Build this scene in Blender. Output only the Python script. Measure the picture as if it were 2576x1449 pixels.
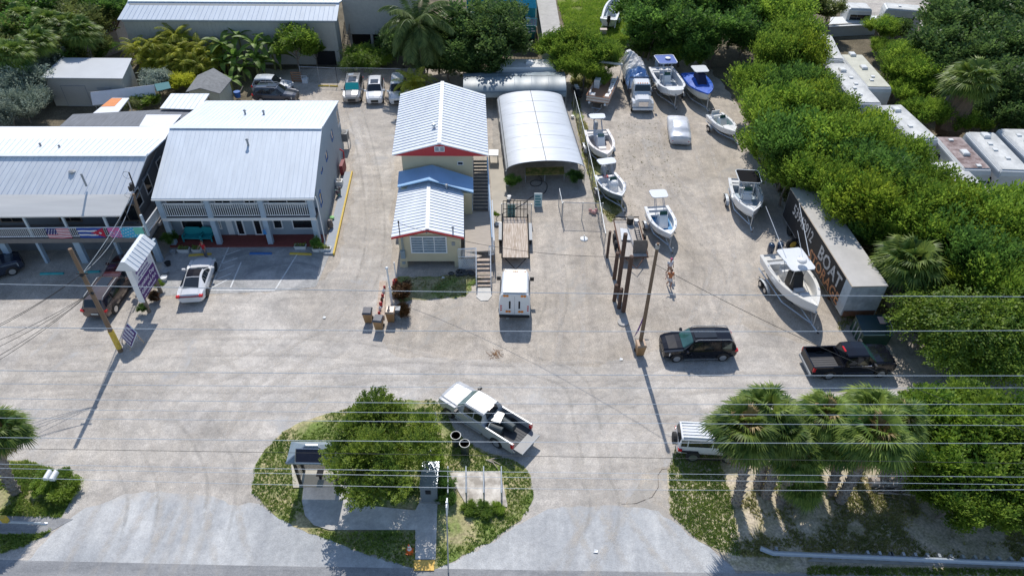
import bpy, bmesh, math, random
from mathutils import Vector, Matrix
R = math.radians
for o in list(bpy.data.objects): bpy.data.objects.remove(o)
scn = bpy.context.scene; col = scn.collection
# ---------------------------------------------------------------- camera, sky, sun, exposure
CAMH = 35.5; PITCH = R(40.6); ROLL = R(0.7); FP = 1789.0; CX, CY = 1288.0, 724.5
_f = Vector((0, math.cos(PITCH), -math.sin(PITCH))); _u = Vector((0, math.sin(PITCH), math.cos(PITCH))); _r = Vector((1, 0, 0))
_X = _r*math.cos(ROLL)+_u*math.sin(ROLL); _Y = -_r*math.sin(ROLL)+_u*math.cos(ROLL)
cd = bpy.data.cameras.new('camera'); cam = bpy.data.objects.new('camera', cd); col.objects.link(cam)
cam.matrix_world = Matrix(((_X.x,_Y.x,-_f.x,0),(_X.y,_Y.y,-_f.y,0),(_X.z,_Y.z,-_f.z,CAMH),(0,0,0,1)))
cd.sensor_width = 36; cd.lens = 36*FP/2576; cd.clip_end = 1500; cd.clip_start = .5
scn.camera = cam
SUN_EL, SUN_AZ = R(47.7), R(-4.8)       # azimuth from +Y, negative to the left
w = bpy.data.worlds.new('World'); scn.world = w; w.use_nodes = True
nt = w.node_tree; bg = nt.nodes['Background']; sk = nt.nodes.new('ShaderNodeTexSky'); sk.sky_type = 'NISHITA'; sk.sun_disc = False
sk.sun_elevation = SUN_EL; sk.sun_rotation = SUN_AZ; sk.air_density = 1.0; sk.dust_density = .4; sk.ozone_density = 1.5
nt.links.new(sk.outputs[0], bg.inputs[0]); bg.inputs[1].default_value = .15
sl = bpy.data.lights.new('sun', 'SUN'); sl.energy = 4.3; sl.angle = R(.5); sl.color = (1, .955, .89)
so = bpy.data.objects.new('sun', sl); col.objects.link(so)
sd = Vector((math.sin(SUN_AZ)*math.cos(SUN_EL), math.cos(SUN_AZ)*math.cos(SUN_EL), math.sin(SUN_EL)))
so.rotation_euler = sd.to_track_quat('Z', 'Y').to_euler(); so.location = (0, 60, 80)
scn.view_settings.view_transform = 'Standard'; scn.view_settings.look = 'None'; scn.view_settings.exposure = -0.02; scn.view_settings.gamma = 1
# ---------------------------------------------------------------- helpers
def G(x, y, z=0.0):
    "world point at height z seen at photo position x, y (2576 wide)"
    u = (x-CX)/FP; v = -(y-CY)/FP
    d = _X*u+_Y*v+_f; t = (z-CAMH)/d.z
    return Vector((d.x*t, d.y*t, z))
def GY(x, y, Y):
    u = (x-CX)/FP; v = -(y-CY)/FP
    d = _X*u+_Y*v+_f; t = Y/d.y
    return Vector((d.x*t, Y, CAMH+d.z*t))
MATS = {}
def mat(name, c, rough=.6, metal=0.0, var=.12, scale=3.0, bump=0.0, coat=0.0, spec=.5, c2=None, det=5, streak=None, c2amt=.5, emit=0):
    if name in MATS: return MATS[name]
    m = bpy.data.materials.new(name); m.use_nodes = True; t = m.node_tree; p = t.nodes['Principled BSDF']
    N = t.nodes.new; L = t.links.new
    tc = N('ShaderNodeTexCoord'); src = tc.outputs['Object']
    if streak:
        mp = N('ShaderNodeMapping'); mp.inputs['Scale'].default_value = streak; L(src, mp.inputs[0]); src = mp.outputs[0]
    n = N('ShaderNodeTexNoise'); n.inputs['Scale'].default_value = scale; n.inputs['Detail'].default_value = det; n.inputs['Roughness'].default_value = .62
    L(src, n.inputs['Vector'])
    r = N('ShaderNodeValToRGB'); e = r.color_ramp.elements
    a = [max(0, k*(1-var)) for k in c]; b = [min(1, k*(1+var)) for k in (c2 or c)]
    e[0].color = (*a, 1); e[1].color = (*b, 1); e[0].position = .5-.22*(1.4 if not c2 else c2amt*1.2); e[1].position = .5+.22
    L(n.outputs[0], r.inputs[0]); L(r.outputs[0], p.inputs['Base Color'])
    p.inputs['Roughness'].default_value = rough; p.inputs['Metallic'].default_value = metal
    p.inputs['Coat Weight'].default_value = coat; p.inputs['Specular IOR Level'].default_value = spec
    if bump:
        b_ = N('ShaderNodeBump'); b_.inputs['Strength'].default_value = bump; b_.inputs['Distance'].default_value = .05
        L(n.outputs[0], b_.inputs['Height']); L(b_.outputs[0], p.inputs['Normal'])
    MATS[name] = m; return m
class MB:
    def __init__(s): s.v = []; s.f = []; s.mi = []; s.m = 0
    def add(s, vs, fs):
        b = len(s.v); s.v += [Vector(q) for q in vs]
        for f in fs: s.f.append([b+i for i in f]); s.mi.append(s.m)
        return s
    def poly(s, *pts): return s.add(pts, [list(range(len(pts)))])
    def box(s, x0, x1, y0, y1, z0, z1, M=None):
        vs = [Vector(q) for q in ((x0,y0,z0),(x1,y0,z0),(x1,y1,z0),(x0,y1,z0),(x0,y0,z1),(x1,y0,z1),(x1,y1,z1),(x0,y1,z1))]
        if M: vs = [M@q for q in vs]
        return s.add(vs, [(3,2,1,0),(4,5,6,7),(0,1,5,4),(1,2,6,5),(2,3,7,6),(3,0,4,7)])
    def hexa(s, b, t):  # bottom 4, top 4
        return s.add(list(b)+list(t), [(3,2,1,0),(4,5,6,7),(0,1,5,4),(1,2,6,5),(2,3,7,6),(3,0,4,7)])
    def slab(s, pts, th, d=None):   # plate: polygon and thickness below
        n = len(pts); pts = [Vector(q) for q in pts]
        d = Vector(d) if d else Vector((0,0,-th))
        low = [q+d for q in pts]
        return s.add(pts+low, [list(range(n)), list(range(2*n-1, n-1, -1))]+[(i, i+n, (i+1)%n+n, (i+1)%n) for i in range(n)])
    def prism(s, pts, z0, z1): return s.slab([(p[0], p[1], z1) for p in pts], z1-z0)
    def ring(s, rings, closed=True, caps=True):
        n = len(rings[0]); b = len(s.v)
        for r in rings: s.v += [Vector(q) for q in r]
        fs = []
        for i in range(len(rings)-1):
            for j in range(n if closed else n-1):
                k = (j+1) % n; fs.append([b+i*n+j, b+i*n+k, b+(i+1)*n+k, b+(i+1)*n+j])
        if caps and closed: fs.append([b+j for j in range(n)][::-1]); fs.append([b+(len(rings)-1)*n+j for j in range(n)])
        s.f += fs; s.mi += [s.m]*len(fs); return s
    def tube(s, pts, r, n=6):
        pts = [Vector(p) for p in pts]; rs = r if isinstance(r, (list, tuple)) else [r]*len(pts); rings = []
        for i, p in enumerate(pts):
            d = (pts[min(i+1, len(pts)-1)]-pts[max(i-1, 0)]).normalized()
            a = d.cross(Vector((0,0,1)) if abs(d.z) < .9 else Vector((1,0,0))).normalized(); b = d.cross(a)
            rings.append([p+(a*math.cos(2*math.pi*k/n)+b*math.sin(2*math.pi*k/n))*rs[i] for k in range(n)])
        return s.ring(rings)
    def bar(s, p, q, w, h=None):
        return s.tube([p, q], w*.7071, 4)
    def cyl(s, x, y, z0, z1, r0, r1=None, n=14):
        r1 = r0 if r1 is None else r1
        return s.ring([[(x+r*math.cos(2*math.pi*k/n), y+r*math.sin(2*math.pi*k/n), z) for k in range(n)] for r, z in ((r0, z0), (r1, z1))])
    def lathe(s, prof, x=0, y=0, n=12, sy=1.0):
        return s.ring([[(x+r*math.cos(2*math.pi*k/n), y+r*sy*math.sin(2*math.pi*k/n), z) for k in range(n)] for r, z in prof])
    def blob(s, c, r, n=10, sq=1.0):
        c = Vector(c); r = r if isinstance(r, (tuple, list)) else (r, r, r)
        rings = []
        for i in range(1, 7):
            a = math.pi*i/7-math.pi/2
            rings.append([c+Vector((r[0]*math.cos(a)*math.cos(2*math.pi*k/n), r[1]*math.cos(a)*math.sin(2*math.pi*k/n), r[2]*math.sin(a))) for k in range(n)])
        return s.ring(rings)
    def build(s, name, m, parent=None, smooth=False, world=False, loc=None, jit=0):
        vs = s.v
        if parent is not None and world:
            inv = parent.matrix_basis.inverted(); vs = [inv@q for q in vs]
        if loc is not None: vs = [q-Vector(loc) for q in vs]
        me = bpy.data.meshes.new(name); me.from_pydata([tuple(q) for q in vs], [], s.f); me.validate()
        for k in (m if isinstance(m, (list, tuple)) else [m]): me.materials.append(k)
        if len(me.polygons) == len(s.mi): me.polygons.foreach_set('material_index', s.mi)
        if smooth: me.polygons.foreach_set('use_smooth', [True]*len(me.polygons))
        bm = bmesh.new(); bm.from_mesh(me); bmesh.ops.recalc_face_normals(bm, faces=bm.faces); bm.to_mesh(me); bm.free()
        o = bpy.data.objects.new(name, me); col.objects.link(o)
        if parent is not None: o.parent = parent
        if loc is not None: o.location = loc
        return o
def tag(o, label=None, cat=None, group=None, kind=None):
    if label: o['label'] = label
    if cat: o['category'] = cat
    if group: o['group'] = group
    if kind: o['kind'] = kind
    return o
def thing(name, label, cat, loc=(0,0,0), rz=0.0, group=None):
    o = bpy.data.objects.new(name, None); col.objects.link(o); o.empty_display_size = .3
    o.location = loc; o.rotation_euler = (0, 0, rz)
    o.matrix_basis = Matrix.Translation(Vector(loc)) @ Matrix.Rotation(rz, 4, 'Z')
    return tag(o, label, cat, group)
def kids(o): return [c for c in bpy.data.objects if c.parent == o]
def copy_tree(o, loc=None, rz=None, label=None, group=None, parent=None, sc=None, mats=None):
    c = o.copy(); col.objects.link(c); c.parent = parent
    if loc is not None: c.location = loc
    if rz is not None: c.rotation_euler = (0, 0, rz)
    if sc is not None: c.scale = sc if isinstance(sc, (tuple, list)) else (sc, sc, sc)
    if label: c['label'] = label
    if group: c['group'] = group
    for ch in kids(o): copy_tree(ch, parent=c)
    return c
def struct(name, mb, m, z=None, smooth=False, kind='structure', label=None):
    o = mb.build(name, m, smooth=smooth); o['kind'] = kind
    if label: o['label'] = label
    return o
def text(name, body, size, m, parent, M, ext=.004, align='CENTER', xs=1.0, font_off=0):
    cu = bpy.data.curves.new('t', 'FONT'); cu.body = body; cu.size = size; cu.extrude = ext; cu.align_x = align; cu.align_y = 'CENTER'; cu.offset = font_off; cu.resolution_u = 2
    ob = bpy.data.objects.new('t', cu); col.objects.link(ob); dg = bpy.context.evaluated_depsgraph_get()
    me = bpy.data.meshes.new_from_object(ob.evaluated_get(dg)); bpy.data.objects.remove(ob)
    me.name = name; me.transform(M@Matrix.Diagonal((xs, 1, 1, 1))); me.materials.clear(); me.materials.append(m)
    o = bpy.data.objects.new(name, me); col.objects.link(o); o.parent = parent; return o
def fr(loc, xdir, up=Vector((0,0,1))):
    "matrix with local x along xdir, local y along up, z = normal"
    x = Vector(xdir).normalized(); y = (up-x*up.dot(x)).normalized(); z = x.cross(y)
    return Matrix(((x.x,y.x,z.x,loc[0]),(x.y,y.y,z.y,loc[1]),(x.z,y.z,z.z,loc[2]),(0,0,0,1)))
def rng(seed): return random.Random(seed)
def jag(pts, step=.5, amp=.15, seed=1, closed=True):
    "irregular outline"
    r = rng(seed); out = []; n = len(pts)
    for i in range(n if closed else n-1):
        a = Vector(pts[i]); b = Vector(pts[(i+1) % n]); d = (b-a).length; k = max(1, int(d/step))
        nn = Vector((-(b-a).y, (b-a).x, 0)).normalized() if d > 0 else Vector((0,0,0))
        for j in range(k):
            out.append(a.lerp(b, j/k)+nn*r.uniform(-amp, amp)*(0 if amp == 0 else 1))
    return out
def smoothpoly(pts, it=2):
    for _ in range(it):
        q = []
        n = len(pts)
        for i in range(n):
            a = Vector(pts[i]); b = Vector(pts[(i+1) % n]); q += [a.lerp(b, .25), a.lerp(b, .75)]
        pts = q
    return pts
def inpoly(x, y, P):
    c = False; j = len(P)-1
    for i in range(len(P)):
        xi, yi, xj, yj = P[i][0], P[i][1], P[j][0], P[j][1]
        if (yi > y) != (yj > y) and x < (xj-xi)*(y-yi)/(yj-yi)+xi: c = not c
        j = i
    return c
# ---------------------------------------------------------------- common materials
WHITE = mat('white_paint', (.78,.80,.82), .45, var=.05, scale=6)
WHITE2 = mat('white_vinyl', (.72,.73,.73), .5, var=.06, scale=2)
BLACK = mat('black_plastic', (.02,.02,.022), .5, var=.3)
DARK = mat('painted_void_shade', (.012,.012,.014), .9)  # near-black paint for the shade in open spaces under buildings
TYRE = mat('tyre_rubber', (.022,.022,.023), .8, var=.3, scale=8)
GLASS = mat('dark_glass', (.012,.016,.02), .06, var=.3, spec=.8)
GLASSG = mat('green_tint_glass', (.03,.09,.085), .06, var=.3, spec=.8)
CHROME = mat('chrome', (.75,.75,.78), .12, 1, var=.04)
ALU = mat('aluminium', (.62,.63,.65), .35, .9, var=.1)
GALV = mat('galvanised_steel', (.42,.45,.48), .45, .6, var=.15)
REDL = mat('red_lens', (.55,.015,.02), .2, var=.1)
ORANGEL = mat('amber_lens', (.8,.25,.02), .2, var=.1)
CONC = mat('concrete', (.42,.40,.37), .85, var=.18, scale=1.5, bump=.2)
CONCL = mat('light_concrete', (.58,.56,.52), .85, var=.12, scale=1.2, bump=.15)
WOODD = mat('weathered_wood', (.20,.16,.125), .85, var=.3, scale=3, streak=(1,8,8))
WOODG = mat('grey_wood', (.27,.25,.235), .85, var=.25, scale=4)
WOODL = mat('pale_timber', (.55,.42,.31), .8, var=.25, scale=4, c2=(.50,.42,.36))
RUST = mat('rust', (.22,.09,.04), .8, var=.4, scale=6, c2=(.12,.07,.05))
BLACKM = mat('black_metal', (.025,.025,.028), .45, .3, var=.2)
BLUEP = mat('blue_paint', (.04,.15,.42), .5, var=.1)
YELP = mat('yellow_paint', (.72,.48,.05), .7, var=.15, scale=5, c2=(.6,.45,.1))
TEAL = mat('teal_paint', (.02,.30,.33), .5, var=.12)
REDP = mat('red_paint', (.48,.03,.035), .5, var=.1)
ORANGE = mat('orange_plastic', (.85,.16,.03), .5, var=.08)
GREENP = mat('dark_green_paint', (.015,.06,.04), .4, var=.2)
GREYP = mat('grey_paint', (.30,.32,.34), .55, var=.1)
def alpha_mat(name, c, a, rough=.5):
    if name in MATS: return MATS[name]
    m = mat(name, c, rough); t = m.node_tree; p = t.nodes['Principled BSDF']
    p.inputs['Alpha'].default_value = a; return m
CHAIN = alpha_mat('chain_link_mesh', (.35,.37,.38), .10)
# ---------------------------------------------------------------- ground
def ground_mat(name, a, b, sp, spamt=.35, macro=.10, fine=14.0, streak=None, sdark=(.16,.14,.11), patch=None, rough=.95, tracks=None, edge=None):
    m = bpy.data.materials.new(name); m.use_nodes = True; t = m.node_tree; p = t.nodes['Principled BSDF']; N = t.nodes.new; L = t.links.new
    geo = N('ShaderNodeNewGeometry'); pos = geo.outputs['Position']
    def noise(sc, det=4, rg=.6, src=pos, dist=0):
        n = N('ShaderNodeTexNoise'); n.inputs['Scale'].default_value = sc; n.inputs['Detail'].default_value = det; n.inputs['Roughness'].default_value = rg; n.inputs['Distortion'].default_value = dist
        L(src, n.inputs['Vector']); return n.outputs[0]
    def ramp(src, p0, p1, c0=(0,0,0), c1=(1,1,1)):
        r = N('ShaderNodeValToRGB'); r.color_ramp.elements[0].position = p0; r.color_ramp.elements[1].position = p1
        r.color_ramp.elements[0].color = (*c0, 1); r.color_ramp.elements[1].color = (*c1, 1); L(src, r.inputs[0]); return r.outputs[0]
    def mix(f, x, y, mode='MIX'):
        k = N('ShaderNodeMixRGB'); k.blend_type = mode
        if isinstance(f, float): k.inputs[0].default_value = f
        else: L(f, k.inputs[0])
        for i, q in ((1, x), (2, y)):
            if isinstance(q, tuple): k.inputs[i].default_value = (*q, 1)
            else: L(q, k.inputs[i])
        return k.outputs[0]
    src = pos
    if streak:
        mp = N('ShaderNodeMapping'); mp.inputs['Scale'].default_value = streak[0]; mp.inputs['Rotation'].default_value = (0,0,streak[1]); L(pos, mp.inputs[0]); src = mp.outputs[0]
    c = mix(ramp(noise(macro, 6, .7, src, .8), .40, .60), a, b)
    c = mix(.9, c, ramp(noise(.45, 7, .75, src, .4), .34, .66, (.76,.77,.785), (1.20,1.19,1.17)), 'MULTIPLY')
    c = mix(.8, c, ramp(noise(2.3, 5, .75), .3, .7, (.80,.80,.81), (1.15,1.15,1.15)), 'MULTIPLY')
    c = mix(1.0, c, ramp(noise(fine, 2, .6), .3, .7, (1-sp,1-sp,1-sp), (1+sp,1+sp,1+sp)), 'MULTIPLY')
    if spamt: c = mix(ramp(noise(7.5, 3, .8), .61, .66, (0,0,0), (spamt,)*3), c, sdark)
    if patch: c = mix(ramp(noise(.14, 7, .75, pos, 1.0), .56, .63, (0,0,0), (.8,)*3), c, patch)
    if tracks:
        for (rot, sc, amt, dist) in tracks:
            mp2 = N('ShaderNodeMapping'); mp2.inputs['Rotation'].default_value = (0,0,rot); mp2.inputs['Scale'].default_value = sc; L(pos, mp2.inputs[0])
            c = mix(1.0, c, ramp(noise(1.0, 5, .65, mp2.outputs[0], dist), .36, .64, (1-amt,1-amt,1-amt*.9), (1+amt*.8,)*3), 'MULTIPLY')
    if edge:
        y0, y1, gc = edge; sx = N('ShaderNodeSeparateXYZ'); L(pos, sx.inputs[0]); q = N('ShaderNodeMath'); q.operation = 'MULTIPLY_ADD'; L(noise(.7, 6, .75, pos, .5), q.inputs[0]); q.inputs[1].default_value = 5.0; L(sx.outputs[1], q.inputs[2])
        mr_ = N('ShaderNodeMapRange'); mr_.inputs['From Min'].default_value = y0+2.5; mr_.inputs['From Max'].default_value = y1+2.5; L(q.outputs[0], mr_.inputs[0]); c = mix(mr_.outputs[0], c, gc)
    L(c, p.inputs['Base Color']); p.inputs['Roughness'].default_value = rough; p.inputs['Specular IOR Level'].default_value = .2
    bp = N('ShaderNodeBump'); bp.inputs['Strength'].default_value = .5; bp.inputs['Distance'].default_value = .04; L(noise(fine*.8, 3), bp.inputs['Height']); L(bp.outputs[0], p.inputs['Normal'])
    return m
GRAVEL = ground_mat('gravel', (.415,.365,.305), (.525,.47,.405), .26, .5, patch=(.39,.365,.33), sdark=(.15,.155,.10), tracks=[(.05,(1.3,.12,1),.10,.3)])
GRAVELF = ground_mat('front_gravel', (.445,.405,.355), (.55,.51,.46), .20, .22, patch=(.46,.45,.435), sdark=(.24,.21,.17), tracks=[(.15,(.10,.9,1),.09,.5),(-.9,(.12,1.4,1),.06,.4)])
SOIL = ground_mat('leaf_litter', (.13,.11,.075), (.20,.17,.12), .35, .5, macro=.25, fine=7, sdark=(.05,.06,.02))
DRYG = ground_mat('dry_grass_soil', (.17,.23,.06), (.44,.38,.22), .35, .5, macro=.4, fine=8, sdark=(.09,.11,.03))
LAWN = ground_mat('lawn_soil', (.13,.17,.035), (.21,.24,.06), .3, .4, macro=.3, fine=8, sdark=(.05,.08,.02))
APRON = ground_mat('apron_asphalt', (.44,.45,.455), (.54,.54,.53), .12, .08, macro=.3, fine=18, streak=((.35,.25,1), 0.0), tracks=[(.42,(.9,.07,1),.07,.2),(-.38,(.8,.07,1),.07,.2),(-.05,(.5,.06,1),.05,.2)], edge=(22.2,24.2,(.53,.49,.44)))
ASPH = ground_mat('road_asphalt', (.27,.275,.285), (.34,.34,.345), .14, .1, macro=.3, fine=18, streak=((.2,2,1), 0.0))
PARK = ground_mat('parking_asphalt', (.36,.36,.35), (.45,.44,.43), .15, .2, macro=.35, fine=16, patch=(.24,.245,.25))
WALK = ground_mat('walk_concrete', (.55,.53,.50), (.62,.60,.57), .06, .03, macro=.5, fine=9)
def sheet(name, px, z, m, amp=.12, step=.4, seed=1, sm=1, kind='structure', label=None):
    P = [G(*q) for q in px]
    if sm: P = smoothpoly(P, sm)
    if amp: P = jag(P, step, amp, seed)
    from mathutils.geometry import tessellate_polygon
    me = bpy.data.meshes.new(name); me.from_pydata([(p.x, p.y, z) for p in P], [], [tuple(t) for t in tessellate_polygon([[Vector((p.x, p.y, 0)) for p in P]])]); me.update()
    if me.polygons[0].normal.z < 0: me.flip_normals()
    me.materials.append(m); o = bpy.data.objects.new(name, me); col.objects.link(o); o['kind'] = kind
    if label: o['label'] = label
    return P
g = MB(); g.poly((-700,-60,0),(700,-60,0),(700,900,0),(-700,900,0)); struct('ground', g, SOIL)
sheet('gravel_lot', [(-420,1560),(-320,1000),(-150,640),(90,330),(620,330),(650,175),(1130,172),(1440,190),(1560,150),(1640,128),(1770,150),(1900,330),(1960,480),(2050,640),(2120,800),(2400,860),(2900,960),(3400,1120),(2900,1560)], .010, GRAVEL, .25, .8, 3, 0)
fgrav = sheet('front_lot', [(-420,1560),(-320,1000),(-200,760),(420,752),(500,745),(660,735),(800,725),(862,640),(900,440),(872,250),(1000,265),(985,500),(980,700),(940,900),(1180,905),(1420,930),(1640,900),(1800,800),(2080,880),(2200,930),(2500,950),(3300,1100),(3200,1200),(2000,1130),(1640,1160),(1560,1300),(1400,1320),(1000,1500),(300,1560)], .016, GRAVELF, .3, .7, 5, 1)
sheet('driveway_apron', [(-60,1500),(20,1460),(60,1420),(130,1340),(200,1285),(262,1262),(330,1240),(400,1236),(470,1240),(540,1248),(590,1272),(640,1258),(700,1302),(800,1347),(900,1385),(1000,1418),(1050,1430),(1050,1500)], .022, APRON, .10, .35, 7, 1)
sheet('driveway_apron', [(1090,1500),(1100,1432),(1160,1403),(1250,1358),(1330,1300),(1395,1278),(1480,1272),(1560,1272),(1640,1276),(1700,1320),(1745,1352),(1800,1385),(1840,1425),(1900,1500)], .022, APRON, .10, .35, 9, 1)
sheet('road', [(-900,1395),(0,1408),(640,1423),(1288,1433),(2000,1444),(2576,1446),(3600,1440),(3600,2500),(-900,2500)], .028, ASPH, 0, 1, 1, 0)
sheet('parking_bay', [(395,700),(395,745),(700,733),(795,722),(830,640),(806,618),(430,610)], .022, PARK, 0, 1, 1, 0)
ISL = sheet('verge_soil', [(840,1037),(760,1058),(700,1095),(662,1140),(640,1180),(634,1240),(662,1272),(720,1312),(800,1348),(900,1386),(1000,1418),(1050,1429),(1100,1432),(1160,1402),(1250,1352),(1325,1294),(1343,1240),(1330,1185),(1290,1158),(1210,1135),(1140,1085),(1122,1030),(1090,1005),(950,1010)], .030, DRYG, .10, .35, 11, 1)
SANDY = ground_mat('sandy_verge', (.38,.34,.21), (.62,.53,.41), .3, .4, macro=.4, fine=8, sdark=(.14,.16,.05))
VR = sheet('verge_soil', [(1700,1128),(1682,1180),(1686,1290),(1740,1345),(1800,1380),(1850,1440),(2700,1446),(3000,1300),(3000,990),(2500,985),(2300,1020),(1900,1090)], .030, SANDY, .15, .4, 13, 0)
VL = sheet('verge_soil', [(-300,1150),(0,1163),(70,1160),(130,1178),(186,1222),(180,1262),(150,1300),(125,1338),(60,1376),(0,1392),(-300,1400)], .030, DRYG, .12, .35, 15, 1)
sheet('driveway_patch', [(-200,1300),(112,1298),(185,1306),(130,1335),(85,1343),(-200,1345)], .034, ASPH, 0, 1, 1, 0)
LW = sheet('back_lawn', [(1410,-60),(1400,0),(1418,60),(1440,130),(1560,150),(1600,60),(1600,-60)], .020, LAWN, .3, .7, 17, 0)
BK = sheet('yard_soil', [(1545,140),(1480,225),(1440,215),(1420,150),(1600,120),(1660,130),(1640,150)], .030, DRYG, .3, .6, 19, 0)
sheet('weedy_strip', [(1450,235),(1480,330),(1520,430),(1570,520),(1540,560),(1500,520),(1470,400),(1438,260)], .024, DRYG, .2, .4, 21, 0)
sheet('weedy_strip', [(1000,700),(1170,690),(1210,700),(1170,745),(1010,760),(985,740)], .024, DRYG, .2, .4, 23, 0)
sheet('bare_path', [(2310,170),(2395,240),(2380,300),(2330,300),(2270,215)], .03, GRAVELF, .3, .6, 25, 0)
sheet('marl_patch', [(2165,985),(2230,975),(2300,990),(2260,1003),(2190,1000)], .024, WALK, .15, .3, 31, 1)
sheet('marl_patch', [(2330,985),(2420,985),(2470,1000),(2380,1010)], .024, WALK, .15, .3, 32, 1)
sheet('gravel_lane', [(2000,0),(2120,10),(2200,60),(2350,70),(2420,0),(2300,-60),(2000,-60)], .03, GRAVELF, .3, .6, 26, 0)  # front-lot gravel laid over the leaf litter
sheet('greenhouse_pad', [(1240,245),(1236,600),(1258,560),(1275,500),(1490,500),(1500,520),(1430,245)], .020, ground_mat('pad_gravel', (.34,.31,.27),(.42,.39,.35), .2, .2), .05, .5, 27, 0)
# concrete walks on the island, tactile plate
sheet('shelter_walk', [(764,1225),(760,1262),(768,1298),(790,1322),(830,1334),(1045,1334),(1045,1408),(1096,1408),(1101,1255),(1060,1255),(1045,1285),(900,1270),(872,1225)], .075, WALK, 0, 1, 1, 0)
sheet('shelter_slab', [(733,1168),(868,1166),(875,1226),(738,1228)], .085, mat('shelter_floor', (.50,.46,.38), .8, var=.15, scale=.8), 0, 1, 1, 0)
kb = MB(); P = [G(1041,1410), G(1094,1410), G(1092,1436), G(1042,1436)]; kb.slab([(p.x,p.y,.085) for p in P], .05)
tp = kb.build('tactile_paving', mat('tactile_yellow', (.80,.50,.12), .7, var=.12, scale=6, bump=.3)); tag(tp, 'yellow tactile paving plate at the kerb end of the footpath', 'paving plate')
lm = MB()
for a, b in (((531,722),(576,622)), ((580,724),(607,660)), ((692,730),(748,640)), ((524,730),(692,731))):
    A, B = G(*a), G(*b); d = (B-A).normalized(); n = Vector((-d.y, d.x, 0))*.055; lm.add([(q.x, q.y, .030) for q in (A-n, A+n, B+n, B-n)], [(0,1,2,3)])
for a, b in (((526,728),(577,702)), ((540,706),(583,688)),((545,686),(590,668)),((552,666),(598,650)),((560,645),(604,630))):
    A, B = G(*a), G(*b); d = (B-A).normalized(); n = Vector((-d.y, d.x, 0))*.05; lm.add([(q.x, q.y, .030) for q in (A-n, A+n, B+n, B-n)], [(0,1,2,3)])
struct('parking_lines', lm, mat('road_paint', (.62,.63,.63), .7, var=.25, scale=7))
# grass (uncountable)
GRASSM = None
def leaf_mat(name, c1, c2, tr=.35, rough=.5, obj=.0):
    if name in MATS: return MATS[name]
    m = bpy.data.materials.new(name); m.use_nodes = True; t = m.node_tree; p = t.nodes['Principled BSDF']; N = t.nodes.new; L = t.links.new
    g_ = N('ShaderNodeNewGeometry'); r = N('ShaderNodeValToRGB'); e = r.color_ramp.elements
    e[0].color = (*c1, 1); e[1].color = (*c2, 1); e[0].position = .1; e[1].position = .95
    oi = N('ShaderNodeObjectInfo'); hs = N('ShaderNodeHueSaturation'); mr = N('ShaderNodeMapRange'); mr.inputs['To Min'].default_value = .82; mr.inputs['To Max'].default_value = 1.18
    nz = N('ShaderNodeTexNoise'); nz.inputs['Scale'].default_value = .7; nz.inputs['Detail'].default_value = 3; L(g_.outputs['Position'], nz.inputs['Vector'])
    ad = N('ShaderNodeMath'); ad.operation = 'MULTIPLY_ADD'; L(g_.outputs['Random Per Island'], ad.inputs[0]); ad.inputs[1].default_value = .55
    sb = N('ShaderNodeMath'); sb.operation = 'MULTIPLY_ADD'; L(nz.outputs[0], sb.inputs[0]); sb.inputs[1].default_value = 1.6; sb.inputs[2].default_value = -.55; L(sb.outputs[0], ad.inputs[2])
    L(ad.outputs[0], r.inputs[0]); L(oi.outputs['Random'], mr.inputs[0]); L(mr.outputs[0], hs.inputs['Value']); L(r.outputs[0], hs.inputs['Color'])
    L(hs.outputs[0], p.inputs['Base Color']); p.inputs['Roughness'].default_value = rough; p.inputs['Specular IOR Level'].default_value = .3
    tl = N('ShaderNodeBsdfTranslucent'); L(hs.outputs[0], tl.inputs[0]); mx = N('ShaderNodeMixShader'); mx.inputs[0].default_value = tr
    out = t.nodes['Material Output']; L(p.outputs[0], mx.inputs[1]); L(tl.outputs[0], mx.inputs[2]); L(mx.outputs[0], out.inputs[0])
    MATS[name] = m; return m
def grass(px, n, h, m, seed, label, dens=None, hole=None, name='grass', thin=.5):
    P = [(q.x, q.y) for q in (G(*p) for p in px)]; Hs = [[(q.x, q.y) for q in (G(*p) for p in hh)] for hh in (hole or [])]
    r = rng(seed); x0, x1 = min(p[0] for p in P), max(p[0] for p in P); y0, y1 = min(p[1] for p in P), max(p[1] for p in P)
    cl = [(r.uniform(x0, x1), r.uniform(y0, y1), r.uniform(.6, 1.8)) for _ in range(int(thin*(x1-x0)*(y1-y0)/4))]
    v = []; f = []; k = 0; tries = 0
    while k < n and tries < n*6:
        tries += 1; x, y = r.uniform(x0, x1), r.uniform(y0, y1)
        if not inpoly(x, y, P) or any(inpoly(x, y, q) for q in Hs): continue
        if any((x-a)**2+(y-b)**2 < c*c*r.uniform(.3, 1.1) for a, b, c in cl): continue
        k += 1; hh = h*r.uniform(.5, 1.3)
        for _ in range(4):
            a = r.uniform(0, 6.283); dx, dy = math.cos(a), math.sin(a); w_ = r.uniform(.02, .04); b = len(v); ox, oy = x+r.uniform(-.06,.06), y+r.uniform(-.06,.06); q = r.uniform(.2, .9)*hh
            v += [(ox-dy*w_, oy+dx*w_, .03), (ox+dy*w_, oy-dx*w_, .03), (ox+dx*q, oy+dy*q, .03+hh)]; f.append((b, b+1, b+2))
    me = bpy.data.meshes.new(name); me.from_pydata(v, [], f); me.materials.append(m); o = bpy.data.objects.new(name, me); col.objects.link(o)
    tag(o, label, 'grass', kind='stuff'); return o
GR1 = leaf_mat('grass_blades', (.13,.24,.04), (.38,.45,.11), .45)
GR2 = leaf_mat('dry_grass_blades', (.18,.22,.06), (.46,.42,.18), .35)
GR3 = leaf_mat('lawn_blades', (.17,.29,.03), (.36,.46,.07), .45)
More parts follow.
